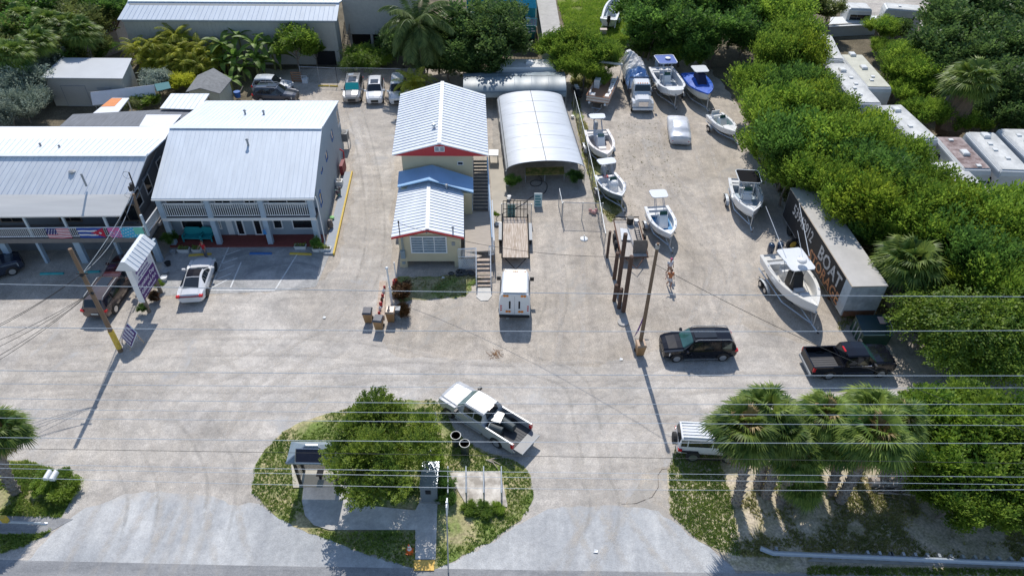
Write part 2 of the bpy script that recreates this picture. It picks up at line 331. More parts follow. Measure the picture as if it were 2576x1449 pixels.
hol = [[(764,1165),(760,1262),(790,1322),(830,1340),(1045,1340),(1045,1430),(1100,1430),(1103,1255),(1050,1250),(900,1270),(875,1166)], [(1120,1190),(1265,1190),(1278,1275),(1130,1285)], [(1120,955),(1150,955),(1335,1090),(1310,1120),(1280,1120),(1120,1020)]]
grass([(840,1037),(760,1058),(700,1095),(662,1140),(640,1180),(634,1240),(662,1272),(720,1312),(800,1348),(900,1386),(1000,1418),(1050,1429),(1100,1432),(1160,1402),(1250,1352),(1325,1294),(1343,1240),(1330,1185),(1290,1158),(1210,1135),(1140,1085),(1122,1030),(1090,1005),(950,1010)], 11000, .085, GR1, 1, 'patchy green grass covering the island around the bus shelter', hole=hol, thin=.25)
grass([(1700,1128),(1682,1180),(1686,1290),(1740,1345),(1800,1380),(1860,1400),(1840,1250),(1800,1130)], 4500, .08, GR1, 2, 'green grass on the verge left of the cabbage palms', thin=.1)
grass([(1830,1130),(1840,1250),(1860,1400),(2600,1420),(2600,1100)], 9000, .12, GR2, 12, 'dry patchy grass under the cabbage palms', thin=1.2)
grass([(2030,1425),(2030,1446),(2700,1450),(2700,1436)], 1200, .12, GR1, 13, 'grass strip along the road below the guard rail', thin=.1)
grass([(0,1163),(70,1160),(130,1178),(186,1222),(180,1262),(150,1300),(125,1338),(60,1376),(0,1392)], 2500, .14, GR1, 3, 'grass on the verge around the white mailboxes', hole=[[(0,1296),(185,1304),(100,1345),(0,1345)]])
grass([(1410,-60),(1400,0),(1418,60),(1440,130),(1560,150),(1600,60),(1600,-60)], 12000, .35, GR3, 4, 'bright green lawn beside the long grey roof', thin=.2)
grass([(1545,140),(1480,225),(1440,215),(1420,150),(1600,120),(1660,130),(1640,150)], 2500, .25, GR2, 5, 'brown weeds behind the pontoon boat')
grass([(1450,235),(1480,330),(1520,430),(1570,520),(1540,560),(1500,520),(1470,400),(1438,260)], 2500, .10, GR2, 6, 'weeds growing along the yard fence by the skiffs')
grass([(1000,700),(1170,690),(1210,700),(1170,745),(1010,760),(985,740)], 450, .08, GR2, 7, 'weeds in front of the cream cottage', thin=1)
grass([(1850,330),(1980,520),(2110,830),(2300,860),(2200,600),(2000,400)], 3000, .2, GR2, 8, 'low weeds at the foot of the green thicket', thin=1)

grass([(1545,300),(1700,290),(1730,560),(1570,560)], 260, .05, GR2, 21, 'sparse weeds dotted over the boat yard gravel', thin=.3)
# wheel tracks worn into the gravel and dragged over the aprons
def track_mat(name, c, a0):
    m = bpy.data.materials.new(name); m.use_nodes = True; t = m.node_tree; p = t.nodes['Principled BSDF']; N = t.nodes.new; L = t.links.new
    p.inputs['Base Color'].default_value = (*c, 1); p.inputs['Roughness'].default_value = .95; p.inputs['Specular IOR Level'].default_value = .1
    g_ = N('ShaderNodeNewGeometry'); n = N('ShaderNodeTexNoise'); n.inputs['Scale'].default_value = 1.1; n.inputs['Detail'].default_value = 7; n.inputs['Roughness'].default_value = .75; L(g_.outputs['Position'], n.inputs['Vector'])
    at_ = N('ShaderNodeAttribute'); at_.attribute_name = 'fade'; mu = N('ShaderNodeMath'); mu.operation = 'MULTIPLY'; mr = N('ShaderNodeMapRange'); mr.inputs['From Min'].default_value = .38; mr.inputs['From Max'].default_value = .66; mr.inputs['To Max'].default_value = a0
    L(n.outputs[0], mr.inputs[0]); L(mr.outputs[0], mu.inputs[0]); L(at_.outputs['Fac'], mu.inputs[1]); L(mu.outputs[0], p.inputs['Alpha']); return m
def tracks(paths, z, m, w_=.26, gauge=1.6):
    v = []; f = []; fd = []
    for P in paths:
        P = [Vector((q.x, q.y, 0)) for q in (G(*p) for p in P)]; C = []
        for i in range(len(P)-1):
            for k in range(8):
                u = k/8; a0, a1, a2, a3 = P[max(i-1,0)], P[i], P[i+1], P[min(i+2,len(P)-1)]; C.append(.5*((2*a1)+(a2-a0)*u+(2*a0-5*a1+4*a2-a3)*u*u+(3*a1-a0-3*a2+a3)*u**3))
        C.append(P[-1])
        for s in (-1, 1):
            b = len(v); n = len(C)
            for i, c in enumerate(C):
                d = (C[min(i+1,n-1)]-C[max(i-1,0)]).normalized(); nn = Vector((-d.y, d.x, 0)); e = min(1, i/5, (n-1-i)/5)
                for o_, fa in ((-w_, 0), (-w_*.35, 1), (w_*.35, 1), (w_, 0)): q = c+nn*(s*gauge/2+o_); v.append((q.x, q.y, z)); fd.append(fa*e)
            for i in range(n-1):
                for k in range(3): a = b+i*4+k; f.append((a, a+1, a+5, a+4))
        z += .0012
    me = bpy.data.meshes.new('tyre_tracks'); me.from_pydata(v, [], f); at_ = me.attributes.new('fade', 'FLOAT', 'POINT'); at_.data.foreach_set('value', fd); me.materials.append(m); o = bpy.data.objects.new('tyre_tracks', me); col.objects.link(o); o['kind'] = 'structure'
PALE = track_mat('worn_pale_marl', (.64,.595,.54), .6); DUSK = track_mat('damp_grey_marl', (.36,.34,.31), .3)
tracks([[(900,235),(890,330),(930,450),(925,600),(890,720),(800,850),(600,1010),(430,1240),(300,1470)],[(930,260),(900,300),(960,420),(965,560),(930,680),(880,800),(700,950),(520,1240),(430,1470)],[(870,250),(905,400),(900,600),(860,760),(640,900),(420,1000),(280,1280),(180,1470)],
 [(500,800),(520,900),(600,1000),(560,1250),(600,1470)],[(250,820),(330,950),(420,1100),(440,1300),(380,1480)],[(2300,965),(2000,960),(1700,965),(1500,1000),(1420,1120),(1470,1280),(1560,1480)],[(2350,975),(2000,985),(1760,1010),(1600,1100),(1540,1280),(1400,1480)],
 [(1640,260),(1650,400),(1780,560),(1840,720),(1800,860),(1650,960),(1480,1060),(1500,1280),(1450,1480)],[(1740,300),(1790,450),(1820,640),(1740,860),(1620,980),(1560,1150),(1620,1300),(1760,1480)],[(1440,600),(1440,760),(1420,920),(1300,940),(1000,930),(700,960),(300,960),(-60,980)],[(0,900),(300,880),(650,870),(900,880),(1200,935),(1600,930),(1900,940)]], .040, PALE)
tracks([[(880,240),(915,360),(940,500),(940,640),(900,760)],[(1680,560),(1760,640),(1800,700),(1760,820)],[(1290,830),(1300,900),(1440,960),(1480,1080),(1510,1200)],[(450,1010),(520,1100),(560,1220),(520,1400)],[(1480,1180),(1520,1260),(1500,1380)],[(300,1120),(360,1240),(330,1400)],[(1390,640),(1400,760),(1350,880)]], .058, DUSK, .14)
# ---------------------------------------------------------------- buildings
ROOFW = mat('white_roof_metal', (.70,.73,.77), .5, .0, var=.11, scale=1.0, streak=(2.5,.35,1))
ROOFB = mat('pale_blue_roof_metal', (.64,.695,.76), .5, .0, var=.10, scale=1.0, streak=(2.0,.3,1))
SEAM = mat('shaded_roof_seam', (.44,.53,.66), .5, .2)  # rib shading put into the colour, darker than the white sheets
ROOFG = mat('grey_asphalt_roof', (.17,.18,.20), .9, var=.3, scale=1.2, streak=(6,.6,1), bump=.3)
ROOFC = mat('cream_coated_roof', (.68,.665,.64), .6, var=.10, scale=.5, streak=(.3,4,1))
SHING = mat('grey_shingle', (.20,.205,.21), .9, var=.3, scale=3, bump=.4)
BLUEW = mat('grey_blue_siding', (.30,.37,.44), .7, var=.06, scale=1)
BLUEC = mat('blue_column', (.36,.46,.56), .6, var=.06)
GREYW = mat('beige_grey_metal_siding', (.42,.42,.39), .6, var=.06, scale=1.5)
CREAM = mat('cream_siding', (.60,.54,.38), .7, var=.06, scale=1)
BRICKR = mat('red_brick_porch', (.22,.055,.045), .85, var=.2, scale=5)
ROOFBL = mat('blue_roof', (.26,.45,.68), .5, .0, var=.12, scale=.8)
def hitp(px, A, n):
    u = (px[0]-CX)/FP; v = -(px[1]-CY)/FP; d = _X*u+_Y*v+_f; o = Vector((0,0,CAMH)); t = (Vector(A)-o).dot(n)/d.dot(n); return o+d*t
class Wall:
    "vertical wall from A to B (ground points); normal faces the right-hand side of A>B"
    def __init__(s, A, B, flip=1):
        s.A = Vector((A[0],A[1],0)); s.B = Vector((B[0],B[1],0)); s.d = (s.B-s.A).normalized(); s.n = Vector((s.d.y, -s.d.x, 0))*flip
    def P(s, u, z, off=0): return s.A+s.d*u+s.n*off+Vector((0,0,z))
    def uz(s, px): p = hitp(px, s.A, s.n); return (p-s.A).dot(s.d), p.z
    def slab(s, mb, u0, u1, z0, z1, o0, o1):
        mb.hexa([s.P(u0,z0,o0), s.P(u1,z0,o0), s.P(u1,z0,o1), s.P(u0,z0,o1)], [s.P(u0,z1,o0), s.P(u1,z1,o0), s.P(u1,z1,o1), s.P(u0,z1,o1)])
def window(t, w, u0, u1, z0, z1, nm='window', frame=WHITE, pane=GLASS, mull=0, bars=0, fw=.09, off=0, door=False):
    m = MB()
    w.slab(m, u0-fw, u1+fw, z1, z1+fw, off-.01, off+.06); w.slab(m, u0-fw, u1+fw, z0-fw, z0, off-.01, off+.06)
    w.slab(m, u0-fw, u0, z0, z1, off-.01, off+.05); w.slab(m, u1, u1+fw, z0, z1, off-.01, off+.05)
    for k in range(mull): u = u0+(u1-u0)*(k+1)/(mull+1); w.slab(m, u-.03, u+.03, z0, z1, off-.01, off+.045)
    for k in range(bars): z = z0+(z1-z0)*(k+1)/(bars+1); w.slab(m, u0, u1, z-.02, z+.02, off-.01, off+.043)
    f = m.build(nm, frame, t, world=True)
    p = MB(); w.slab(p, u0, u1, z0, z1, off-.015, off+.02); q = p.build('pane', pane, f); q.data.transform(t.matrix_basis.inverted())
    return f
def winpx(t, w, a, b, **k):
    u0, z1 = w.uz(a); u1, z0 = w.uz(b)
    if u0 > u1: u0, u1 = u1, u0
    return window(t, w, u0, u1, z0, z1, **k)
def roofq(mb, A, B, C, D, n=0, rw=.05, rh=.045, th=.1, seam=1):
    "A front-left B front-right C back-right D back-left"
    mb.slab([A, B, C, D], th)
    A, B, C, D = map(Vector, (A, B, C, D)); nn = (B-A).cross(D-A).normalized()
    if nn.z < 0: nn = -nn
    k0 = mb.m; mb.m = seam
    for i in range(1, n):
        f = i/n; a = A.lerp(B, f); b = D.lerp(C, f); s = (B-A).normalized()*rw/2; h = nn*rh; e = nn*.002
        mb.ring([[a-s+e, a+h, a+s+e], [b-s+e, b+h, b+s+e]])
    mb.m = k0
def walls(mb, F, eave, gab=None, z0=0):
    "F footprint 4 pts; eave z per corner; closed prism"
    b = [Vector((p[0], p[1], z0)) for p in F]; t = [Vector((p[0], p[1], e)) for p, e in zip(F, eave)]
    mb.hexa(b, t)
def inset(Q, f, b, l, r):
    FL, FR, BR, BL = [Vector((q[0],q[1],0)) for q in Q]
    def mv(p, to, d): v = (to-p); return p+v.normalized()*d
    a = mv(mv(FL, BL, f), mv(FR, BR, f), l); b_ = mv(mv(FR, BR, f), mv(FL, BL, f), r)
    c = mv(mv(BR, FR, b), mv(BL, FL, b), r); d = mv(mv(BL, FL, b), mv(BR, FR, b), l)
    return [a, b_, c, d]
def gable(mb, a, b, ra, zb):  # triangle wall thick between two eave pts a,b and apex
    pass
def rail(mb, A, B, h=1.0, n=None, w=.05, gap=.13, top=.09):
    A, B = Vector(A), Vector(B); L = (B-A).length; d = (B-A).normalized(); up = Vector((0,0,1))
    n = n or int(L/gap)
    for z, t in ((h, top), (.10, .07)):
        mb.tube([A+up*z, B+up*z], t*.6, 4)
    for i in range(n+1):
        p = A.lerp(B, i/n); mb.tube([p+up*.1, p+up*h], w*.55, 4)
def stairs(t, A, B, w, n, mt=WOODG, ms=WHITE, railing=True, nm='staircase', riser=True):
    A, B = Vector(A), Vector(B); d = B-A; h = Vector((d.x, d.y, 0)).normalized(); s = Vector((-h.y, h.x, 0))
    m = MB(); hl = Vector((d.x, d.y, 0)).length/n
    for i in range(n):
        p = A+d*((i+.5)/n); a = h*hl*.46
        m.slab([p-a-s*w/2, p+a-s*w/2, p+a+s*w/2, p-a+s*w/2], .05)
    st = m.build('steps', mt, t, world=True)
    m = MB()
    for q in (-1, 1):
        o = s*(w/2+.03)*q
        m.slab([A+o, B+o, B+o+s*.04*q, A+o+s*.04*q], .25)
        if railing:
            for z in (.95, .5): m.tube([A+o+Vector((0,0,z)), B+o+Vector((0,0,z))], .035, 5)
            for i in range(4): p = A.lerp(B, i/3)+o; m.tube([p, p+Vector((0,0,.95))], .035, 4)
    m.build('stair_rail', ms, t, world=True)

# ===== blue gift shop
Q = [G(380,500,4.7), G(790,498,4.7), G(852,254,4.8), G(518,254,4.8)]; r0, r1 = G(428,320,7.0), G(810,321.6,7.0)
t = thing('shop_building', 'two-storey grey-blue shop building with pale metal gable roof and three-bay balcony', 'building', (Q[0].x, Q[0].y, 0), math.atan2(Q[1].y-Q[0].y, Q[1].x-Q[0].x))
m = MB(); roofq(m, Q[0], Q[1], r1, r0, 34, .03, .02); roofq(m, Q[3], Q[2], r1, r0, 34, .03, .02)
m.slab([r0+Vector((0,-.25,.03)), r1+Vector((0,-.25,.03)), r1+Vector((0,.25,.03)), r0+Vector((0,.25,.03))], .05)
rf = m.build('roof', [ROOFB, mat('faint_shaded_seam', (.54,.61,.69), .5)], t, world=True)  # ribs a little darker than the sheet: their shading is in the colour
for x, y in ((616,283),(663,284),(625,316),(633,312)):
    k = MB(); p = G(x, y, 6.2); k.cyl(p.x, p.y, 5.6, 6.35, .09, n=8); k.cyl(p.x, p.y, 6.35, 6.45, .15, .05, 8); c = k.build('vent_pipe', GREYP, rf); c.data.transform(t.matrix_basis.inverted())
k = MB(); p = G(621,352,6.9); k.cyl(p.x, p.y, 6.1, 6.9, .09, n=8); k.cyl(p.x, p.y, 6.9, 7.0, .16, .05, 8); c = k.build('vent_pipe', GREYP, rf); c.data.transform(t.matrix_basis.inverted())
F = inset(Q, 1.45, .35, .15, .12)
m = MB(); ez = [4.7+ (7.0-4.7)*2.1/7.3-.14, 4.7+(7-4.7)*2.1/7.3-.14, 4.78, 4.78]
walls(m, F, [4.55,4.55,4.6,4.6])
for (a, b, rr) in ((F[1], F[2], r1), (F[0], F[3], r0)):   # gable ends
    n = (b-a).cross(Vector((0,0,1))).normalized()*.06; ap = Vector((rr.x, rr.y, 6.86)); ap = a+(b-a)*((ap-a).dot(b-a)/(b-a).length_squared); ap.z = 6.86
    A0, B0 = Vector((a.x,a.y,4.55)), Vector((b.x,b.y,4.6)); A1 = Vector((a.x,a.y,4.98)); m.slab([A0-n*.3, A1-n*.3, ap-n*.3, B0-n*.3], 0, n*1.6)
m.build('wall', BLUEW, t, world=True)
W = Wall((Q[0].x, Q[0].y), (Q[1].x, Q[1].y)); fw = Wall(F[0], F[1]); L_ = (W.B-W.A).length
zr1 = W.uz((600,517))[1]; zr0 = W.uz((600,549))[1]; zf = zr0-.03
m = MB(); W.slab(m, .2, L_-.2, zf-.28, zf, -1.43, -.14); m.build('balcony_floor', mat('shaded_balcony_floor', (.06,.07,.085), .8), t, world=True)  # balcony shade painted into the floor colour
m = MB(); W.slab(m, .2, L_-.2, zf-.3, zf-.02, -.135, -.09); m.build('fascia', WHITE2, t, world=True)
cs = [W.uz((398,560))[0], W.uz((531,555))[0], W.uz((664,555))[0], W.uz((790,555))[0]]
cs[0] = .35; cs[3] = L_-.45
for u in cs: m = MB(); W.slab(m, u-.2, u+.2, 0, 4.55, -.5, -.1); m.build('column', BLUEC, t, world=True)
for i in range(3): m = MB(); rail(m, W.P(cs[i]+.2, zf, -.25), W.P(cs[i+1]-.2, zf, -.25), zr1-zf, None, .06, .17, .11); m.build('railing', WHITE, t, world=True)
m = MB(); W.slab(m, .1, L_-.1, 0, .15, -1.44, .1); m.build('porch_floor', BRICKR, t, world=True)
k = 1/4.262/1.1646; Z = lambda x, y: ((440+x/4.262)/1.1646, (560+y/4.262)/1.1646)
for a, b in (((385,360),(665,455)), ((850,360),(890,460)), ((1535,355),(1650,455)), ((1775,355),(2035,455))): winpx(t, fw, Z(*a), Z(*b), mull=0)
for a, b in (((1050,358),(1195,520)), ((1270,355),(1415,520))):
    u0, z1 = fw.uz(Z(*a)); u1, z0 = fw.uz(Z(*b)); window(t, fw, u0+.1, u1-.1, .25, z1, nm='door', fw=.12)
m = MB(); u0 = fw.uz(Z(960,450))[0]; fw.slab(m, u0, u0+.5, .2, 2.2, 0, .05); m.build('wall_panel', WHITE, t, world=True)
for a in ((170,620),(1140,1200)): pass
for (a, b) in ((150,680),(760,1040),(1130,1340),(1430,1980)):
    ua = fw.uz(Z(a,120))[0]; ub = fw.uz(Z(b,120))[0]; m = MB(); 
    window(t, fw, ua+.3, ub-.3, zf+.4, zf+1.75, mull=1)
sw = Wall(F[1], F[2])
for x, y, hh, ww in ((834,338,1.0,.7), (820,388,1.0,.7), (807,418,1.0,.7), (849,296,1.5,.9), (806,500,1.1,.7)):
    u, z = sw.uz((x, y)); window(t, sw, u-ww/2, u+ww/2, z-hh/2, z+hh/2, frame=BLUEP if x != 849 else WHITE, fw=.07)
m = MB(); p = W.P(L_+.02, 0, -.3); m.tube([p+Vector((0,0,4.6)), p+Vector((.05,.05,4.2)), p+Vector((.05,0,.3)), p+Vector((.1,-.3,.15))], .05, 6); m.build('downspout', WHITE, t, world=True)
m = MB(); W.slab(m, 0, L_, 4.52, 4.64, .0, .1); m.build('gutter', WHITE2, t, world=True)
# side ramp with yellow kerb
A = [G(830,646), G(843,642), G(889,436), G(860,436)]
m = MB(); m.slab([(p.x,p.y,.16) for p in (G(815,642), G(841,642), G(886,436), G(868,436))], .16); rp = struct('side_pavement', m, mat('painted_grey_walk', (.34,.37,.41), .8, var=.08))
m = MB(); m.slab([(p.x,p.y,.24) for p in (G(838,643), G(842,643), G(888,436), G(884.5,436))], .24); tag(m.build('kerb', YELP), 'yellow painted kerb along the side walk of the blue shop', 'kerb')
# ===== long left building with flags
zE = 4.6
FLe, FRe = G(-330,549,zE), G(303,543,zE); K0, K1 = G(-300,491,5.45), G(332,489,5.45); R0, R1 = G(-220,391,7.1), G(369,391,7.1); S0, S1 = G(-190,350,6.35), G(415,350,6.35); B0, B1 = G(-150,319,5.7), G(434,319,5.7)
t = thing('restaurant_building', 'long two-storey building with white seamed metal roof and railed upper porch hung with flags', 'building', (FLe.x, FLe.y, 0), 0)
m = MB(); roofq(m, FLe, FRe, K1, K0, 0); rb = m.build('porch_roof', [ROOFC, SEAM], t, world=True)
m = MB(); roofq(m, K0, K1, R1, R0, 42, .035, .02); roofq(m, R0, R1, S1, S0, 42, .04, .03)
m.slab([R0+Vector((0,-.2,.05)), R1+Vector((0,-.2,.05)), R1+Vector((0,.25,.05)), R0+Vector((0,.25,.05))], .06); rf = m.build('roof', [ROOFW, SEAM], t, world=True)
m = MB(); roofq(m, S0, S1, B1, B0, 0); m.build('rear_roof', [mat('white_coated_roof', (.72,.74,.78), .6, var=.05), SEAM], t, world=True)
for x, y, s_ in ((181,431,.2),(205,440,.08),(100,362,.08),(148,367,.08)):
    kz = 6.45 if s_ > .15 else 6.9; k = MB(); p = G(x, y, kz); k.cyl(p.x, p.y, 5.9, kz, s_, n=8); k.cyl(p.x, p.y, kz, kz+.08, s_*1.4, s_*.6, 8); c = k.build('roof_vent', GREYP, rf); c.data.transform(t.matrix_basis.inverted())
W = Wall((FLe.x,FLe.y), (FRe.x,FRe.y)); L_ = (W.B-W.A).length
m = MB(); yb = -1.9; Bw = [W.P(0,0,yb), W.P(L_-.3,0,yb), Vector((B1.x-.3,B1.y-.4,0)), Vector((B0.x,B0.y-.4,0))]; walls(m, Bw, [4.5,4.5,5.5,5.5])
rr = R1; apx = Vector((rr.x-.3, rr.y, 6.95)); n_ = Vector((.05,0,0)); m.slab([Bw[1]+Vector((0,0,4.5))-n_, apx-n_, Bw[2]+Vector((0,0,5.5))-n_], 0, n_*2)
m.build('wall', mat('dark_grey_siding', (.16,.18,.21), .7, var=.08), t, world=True)
dz = W.uz((100,600))[1]; rz = W.uz((100,576))[1]
m = MB(); W.slab(m, 0, L_+1.3, dz-.45, dz-.05, -1.9, -.0); W.slab(m, L_-.1, L_+1.6, dz-.3, dz-.05, -7.5, -1.92); m.build('deck', mat('deck_brown', (.22,.20,.19), .8), t, world=True)
for i, x in enumerate((60,158,262,357,-40,-140)):
    u = W.uz((x,560))[0]; m = MB(); W.slab(m, u-.08, u+.08, dz, zE-.1, -.3, -.14); m.build('porch_post', mat('blue_grey_post', (.50,.58,.64), .6), t, world=True)
for x, w_ in ((-60,.3),(-5,.25),(85,.1),(185,.25),(283,.1),(378,.22)):
    u = W.uz((x,608))[0]; m = MB(); W.slab(m, u-w_, u+w_, 0, dz-.46, -.5, -.15); m.build('ground_post', BLUEC, t, world=True)
uu = W.uz((425,585))[0]; uu = L_+1.25
m = MB(); rail(m, W.P(0,dz,-.1), W.P(uu,dz,-.1), rz-dz, None, .05, .15); rail(m, W.P(uu,dz,-.1), W.P(uu+.3,dz,-5.5), rz-dz, None, .05, .15); m.build('railing', WHITE, t, world=True)
fwl = Wall(Bw[0], Bw[1])
for u in (3, 8, 12.5, 17): window(t, fwl, u, u+1.6, dz+.3, dz+1.7, mull=1, frame=WOODD)
swl = Wall(Bw[1], Bw[2])
for u, z in ((3.2,3.2),(6.0,3.2),(1.2,3.2)): window(t, swl, u, u+.9, z, z+1.3, frame=WHITE)
m = MB(); k0 = swl.P(2, 5.0, .3); m.tube([swl.P(1.0,4.2,.25), swl.P(6.5,5.6,.3)], .05, 5); m.build('conduit', GREYP, t, world=True)
rlg = uu
def flag(nm, label, px0, px1, paint):
    u0, _ = W.uz((px0,585)); u1, _ = W.uz((px1,585)); z1 = rz+.02; z0 = dz+.02; m = MB(); NX, NZ = 26, 13; r = rng(px0)
    for i in range(NX+1):
        for j in range(NZ+1):
            f, g_ = i/NX, j/NZ; sag = -.07*math.sin(f*math.pi)*(g_-.3)
            m.v.append(W.P(u0+(u1-u0)*f, z0+(z1-z0)*g_-(.06*math.sin(f*3.14)*(1-g_)), -.02+.015*math.sin(f*14+g_*2)))
    for i in range(NX):
        for j in range(NZ):
            m.m = paint((i+.5)/NX, (j+.5)/NZ, i, j); a = i*(NZ+1)+j; m.f.append([a, a+NZ+1, a+NZ+2, a+1]); m.mi.append(m.m)
    loc = W.P((u0+u1)/2, z0, -.02); o = m.build(nm, [mat('flag_white',(.75,.75,.78),.7), mat('flag_red',(.52,.02,.06),.7), mat('flag_blue',(.02,.07,.35),.7), mat('flag_navy',(.025,.03,.15),.7), mat('banner_cyan',(.06,.5,.75),.6), mat('banner_pink',(.75,.18,.42),.6), mat('banner_green',(.2,.65,.5),.6)], loc=loc)
    return tag(o, label, 'flag')
flag('flag', 'red and white striped flag with navy star field hung on the porch railing', 116, 176, lambda f, g_, i, j: (0 if (i+j) % 3 == 0 and j % 2 else 3) if f < .45 and g_ > .42 else (1 if j % 2 == 0 else 0))
fl = flag('flag', 'blue and white striped flag with red triangle and white star on the porch railing', 196, 262, lambda f, g_, i, j: 1 if (1-f) < .42*(1-abs(g_-.5)*2)*1.15 else (2 if int(g_*5) % 2 == 0 else 0))
m = MB(); u0, _ = W.uz((252,585)); cz = (rz+dz)/2; m.poly(*[W.P(u0+.14*(1 if k % 2 == 0 else .42)*math.sin(k*math.pi/5), cz+.14*(1 if k % 2 == 0 else .42)*math.cos(k*math.pi/5), .012) for k in range(10)])
st = m.build('star', MATS['flag_white'], fl); st.data.transform(Matrix.Translation(-Vector(fl.location)))
r_ = rng(5)
bn = flag('banner', 'pink and turquoise printed banner on the porch railing beside the corner', 273, 362, lambda f, g_, i, j: 5 if f < .35 and (g_ > .6 or (i+j) % 4) else (6 if f > .72 and g_ > .3 else (0 if (i*3+j) % 7 == 0 else 4)))
bn['category'] = 'banner'
# long annex roofs behind
def shed(nm, label, roof, walls_m, roof_m, zs, base_in=.15, seam=0, cat='shed', wallh=True, th=.08, extra=None):
    Qs = [G(x, y, z) for (x, y), z in zip(roof, zs)]
    t = thing(nm, label, cat, (Qs[0].x, Qs[0].y, 0), math.atan2(Qs[1].y-Qs[0].y, Qs[1].x-Qs[0].x))
    m = MB(); roofq(m, *Qs, seam, .04, .03, th); m.build('roof', [roof_m, SEAM], t, world=True)
    F = inset(Qs, base_in, base_in, base_in, base_in)
    if wallh: m = MB(); walls(m, F, [z-.1 for z in zs]); m.build('wall', walls_m, t, world=True)
    else:
        for f in F: m = MB(); m.box(f.x-.05, f.x+.05, f.y-.05, f.y+.05, 0, min(zs)-.08); m.build('post', walls_m, t, world=True)
    return t, Qs, F
shed('annex_building', 'low annex with dark grey weathered flat roof behind the long building', [(150,318),(455,318),(492,272),(183,288)], GREYW, ROOFG, [3.6,3.6,3.3,3.3])
shed('annex_roof', 'small white flat roof between the grey annex and the blue shop', [(350,318),(430,320),(457,289),(368,289)], GREYW, MATS['white_coated_roof'], [3.9,3.9,3.8,3.8])
shed('patio_roof', 'bright white corrugated patio roof beside the grey shingled shed', [(402,273),(500,276),(527,236),(430,236)], WOODD, ROOFW, [3.6,3.6,3.4,3.4], wallh=False, seam=8)
t, Qs, F = shed('carport', 'small white flat roof with an orange painted patch behind the annex', [(233,286),(297,283),(325,247),(282,247)], GREYW, MATS['white_coated_roof'], [3.0,3.0,2.9,2.9], wallh=False)
m = MB(); a, b, c, d = Qs; up = Vector((0,0,.02)); m.slab([a.lerp(d,.42)+up, a.lerp(d,.42).lerp(b.lerp(c,.42),.62)+up, a.lerp(d,.97).lerp(b.lerp(c,.97),.62)+up, a.lerp(d,.97)+up], .03); m.build('orange_patch', mat('orange_roof_paint', (.72,.27,.10), .8, var=.12), t, world=True)
t, Qs, F = shed('storage_shed', 'pale metal shed with wide flat white roof and roller door, left of the palms', [(100,196),(308,198),(332,147),(154,146)], GREYW, mat('grey_white_roof', (.52,.54,.56), .6, var=.08, scale=.4), [3.3,3.3,3.6,3.6], .25)
w_ = Wall(F[0], F[1]); window(t, w_, 1.4, 3.9, .05, 2.3, nm='roller_door', pane=GREYW, frame=GREYP, fw=.05); window(t, w_, 5.2, 6.6, 1.5, 2.1, nm='window', fw=.04, pane=GREYP, frame=GREYP)
# grey gabled shed
E0, E1, E2, E3 = G(467,232,2.3), G(553,236,2.3), G(583,200,2.3), G(497,190,2.3); rA, rB = G(503,222,3.1), G(537,172,3.1)
t = thing('garden_shed', 'small gabled shed with grey shingle roof and cream walls beside the bananas', 'shed', (E0.x,E0.y,0), 0)
m = MB(); m.slab([E0,rA,rB,E3], .08); m.slab([rA,E1,E2,rB], .08); m.build('roof', SHING, t, world=True)
F = inset([E0,E1,E2,E3], .2, .2, .25, .25); m = MB(); walls(m, F, [2.25]*4); ap = Vector((rA.x, F[0].y*.5+F[1].y*.5, 2.98)); m.slab([F[0]+Vector((0,0,2.2)), F[1]+Vector((0,0,2.2)), ap], 0, (0,.08,0)); m.build('wall', mat('pale_green_siding', (.45,.46,.38), .8), t, world=True)
# white tarp screen
m = MB(); m.slab([G(227,233,2.3), G(388,214,2.3), G(393,247,1.05), G(233,266,1.05)], 0, (0,.03,0)); ts = m.build('tarp_screen', mat('white_tarp', (.72,.74,.80), .6, var=.06, scale=2, bump=.4), loc=G(233,270)); tag(ts, 'long white tarp stretched upright between poles in front of the pale shed', 'tarp')
for p in (G(227,233,2.3), G(388,214,2.3)): m = MB(); m.tube([(p.x,p.y,0),(p.x,p.y,2.35)], .04, 5); c = m.build('pole', GREYP, ts); c.data.transform(Matrix.Translation(-Vector(ts.location)))
# teal shade canopy behind
m = MB(); m.slab([G(388,212,2.2), G(424,206,2.2), G(430,222,2.2), G(395,230,2.2)], .04); o = m.build('canopy', mat('dark_teal_fabric', (.02,.14,.16), .7), loc=G(410,230)); tag(o, 'dark teal canopy between the plumeria and the yellow bush', 'canopy')
# ===== big metal building back left
t, Qs, F = shed('metal_building', 'large pale metal-sided building with white seamed roof along the back of the lot', [(295,50),(847,53),(854,7),(322,4)], GREYW, ROOFB, [5.4,5.4,6.5,6.5], .35, 46, 'building')
m = MB(); q = [G(322,4,6.5), G(854,7,6.5)]; b = [Vector((q[0].x+.4,q[0].y+4.5,5.9)), Vector((q[1].x+.2,q[1].y+4.5,5.9))]; roofq(m, q[0], q[1], b[1], b[0], 46, .05, .03)
m.slab([q[0]+Vector((0,-.2,.06)), q[1]+Vector((0,-.2,.06)), q[1]+Vector((0,.3,.06)), q[0]+Vector((0,.3,.06))], .05); m.build('rear_roof', [ROOFB, SEAM], t, world=True)
w_ = Wall(F[0], F[1]); L_ = (w_.B-w_.A).length
m = MB(); w_.slab(m, 0, L_, 5.1, 5.28, .0, .25); m.build('gutter', GREYP, t, world=True)
m = MB(); i_ = 0.0
while i_ < L_: w_.slab(m, i_, i_+.12, .1, 5.05, .0, .03); i_ += .45
m.build('siding_ribs', GREYW, t, world=True)
m = MB(); w_.slab(m, L_-2.9, L_-.5, 0, 1.7, -.1, .045); m.build('undercroft_shade', DARK, t, world=True)  # near-black slab on the wall, painted shade of the opening
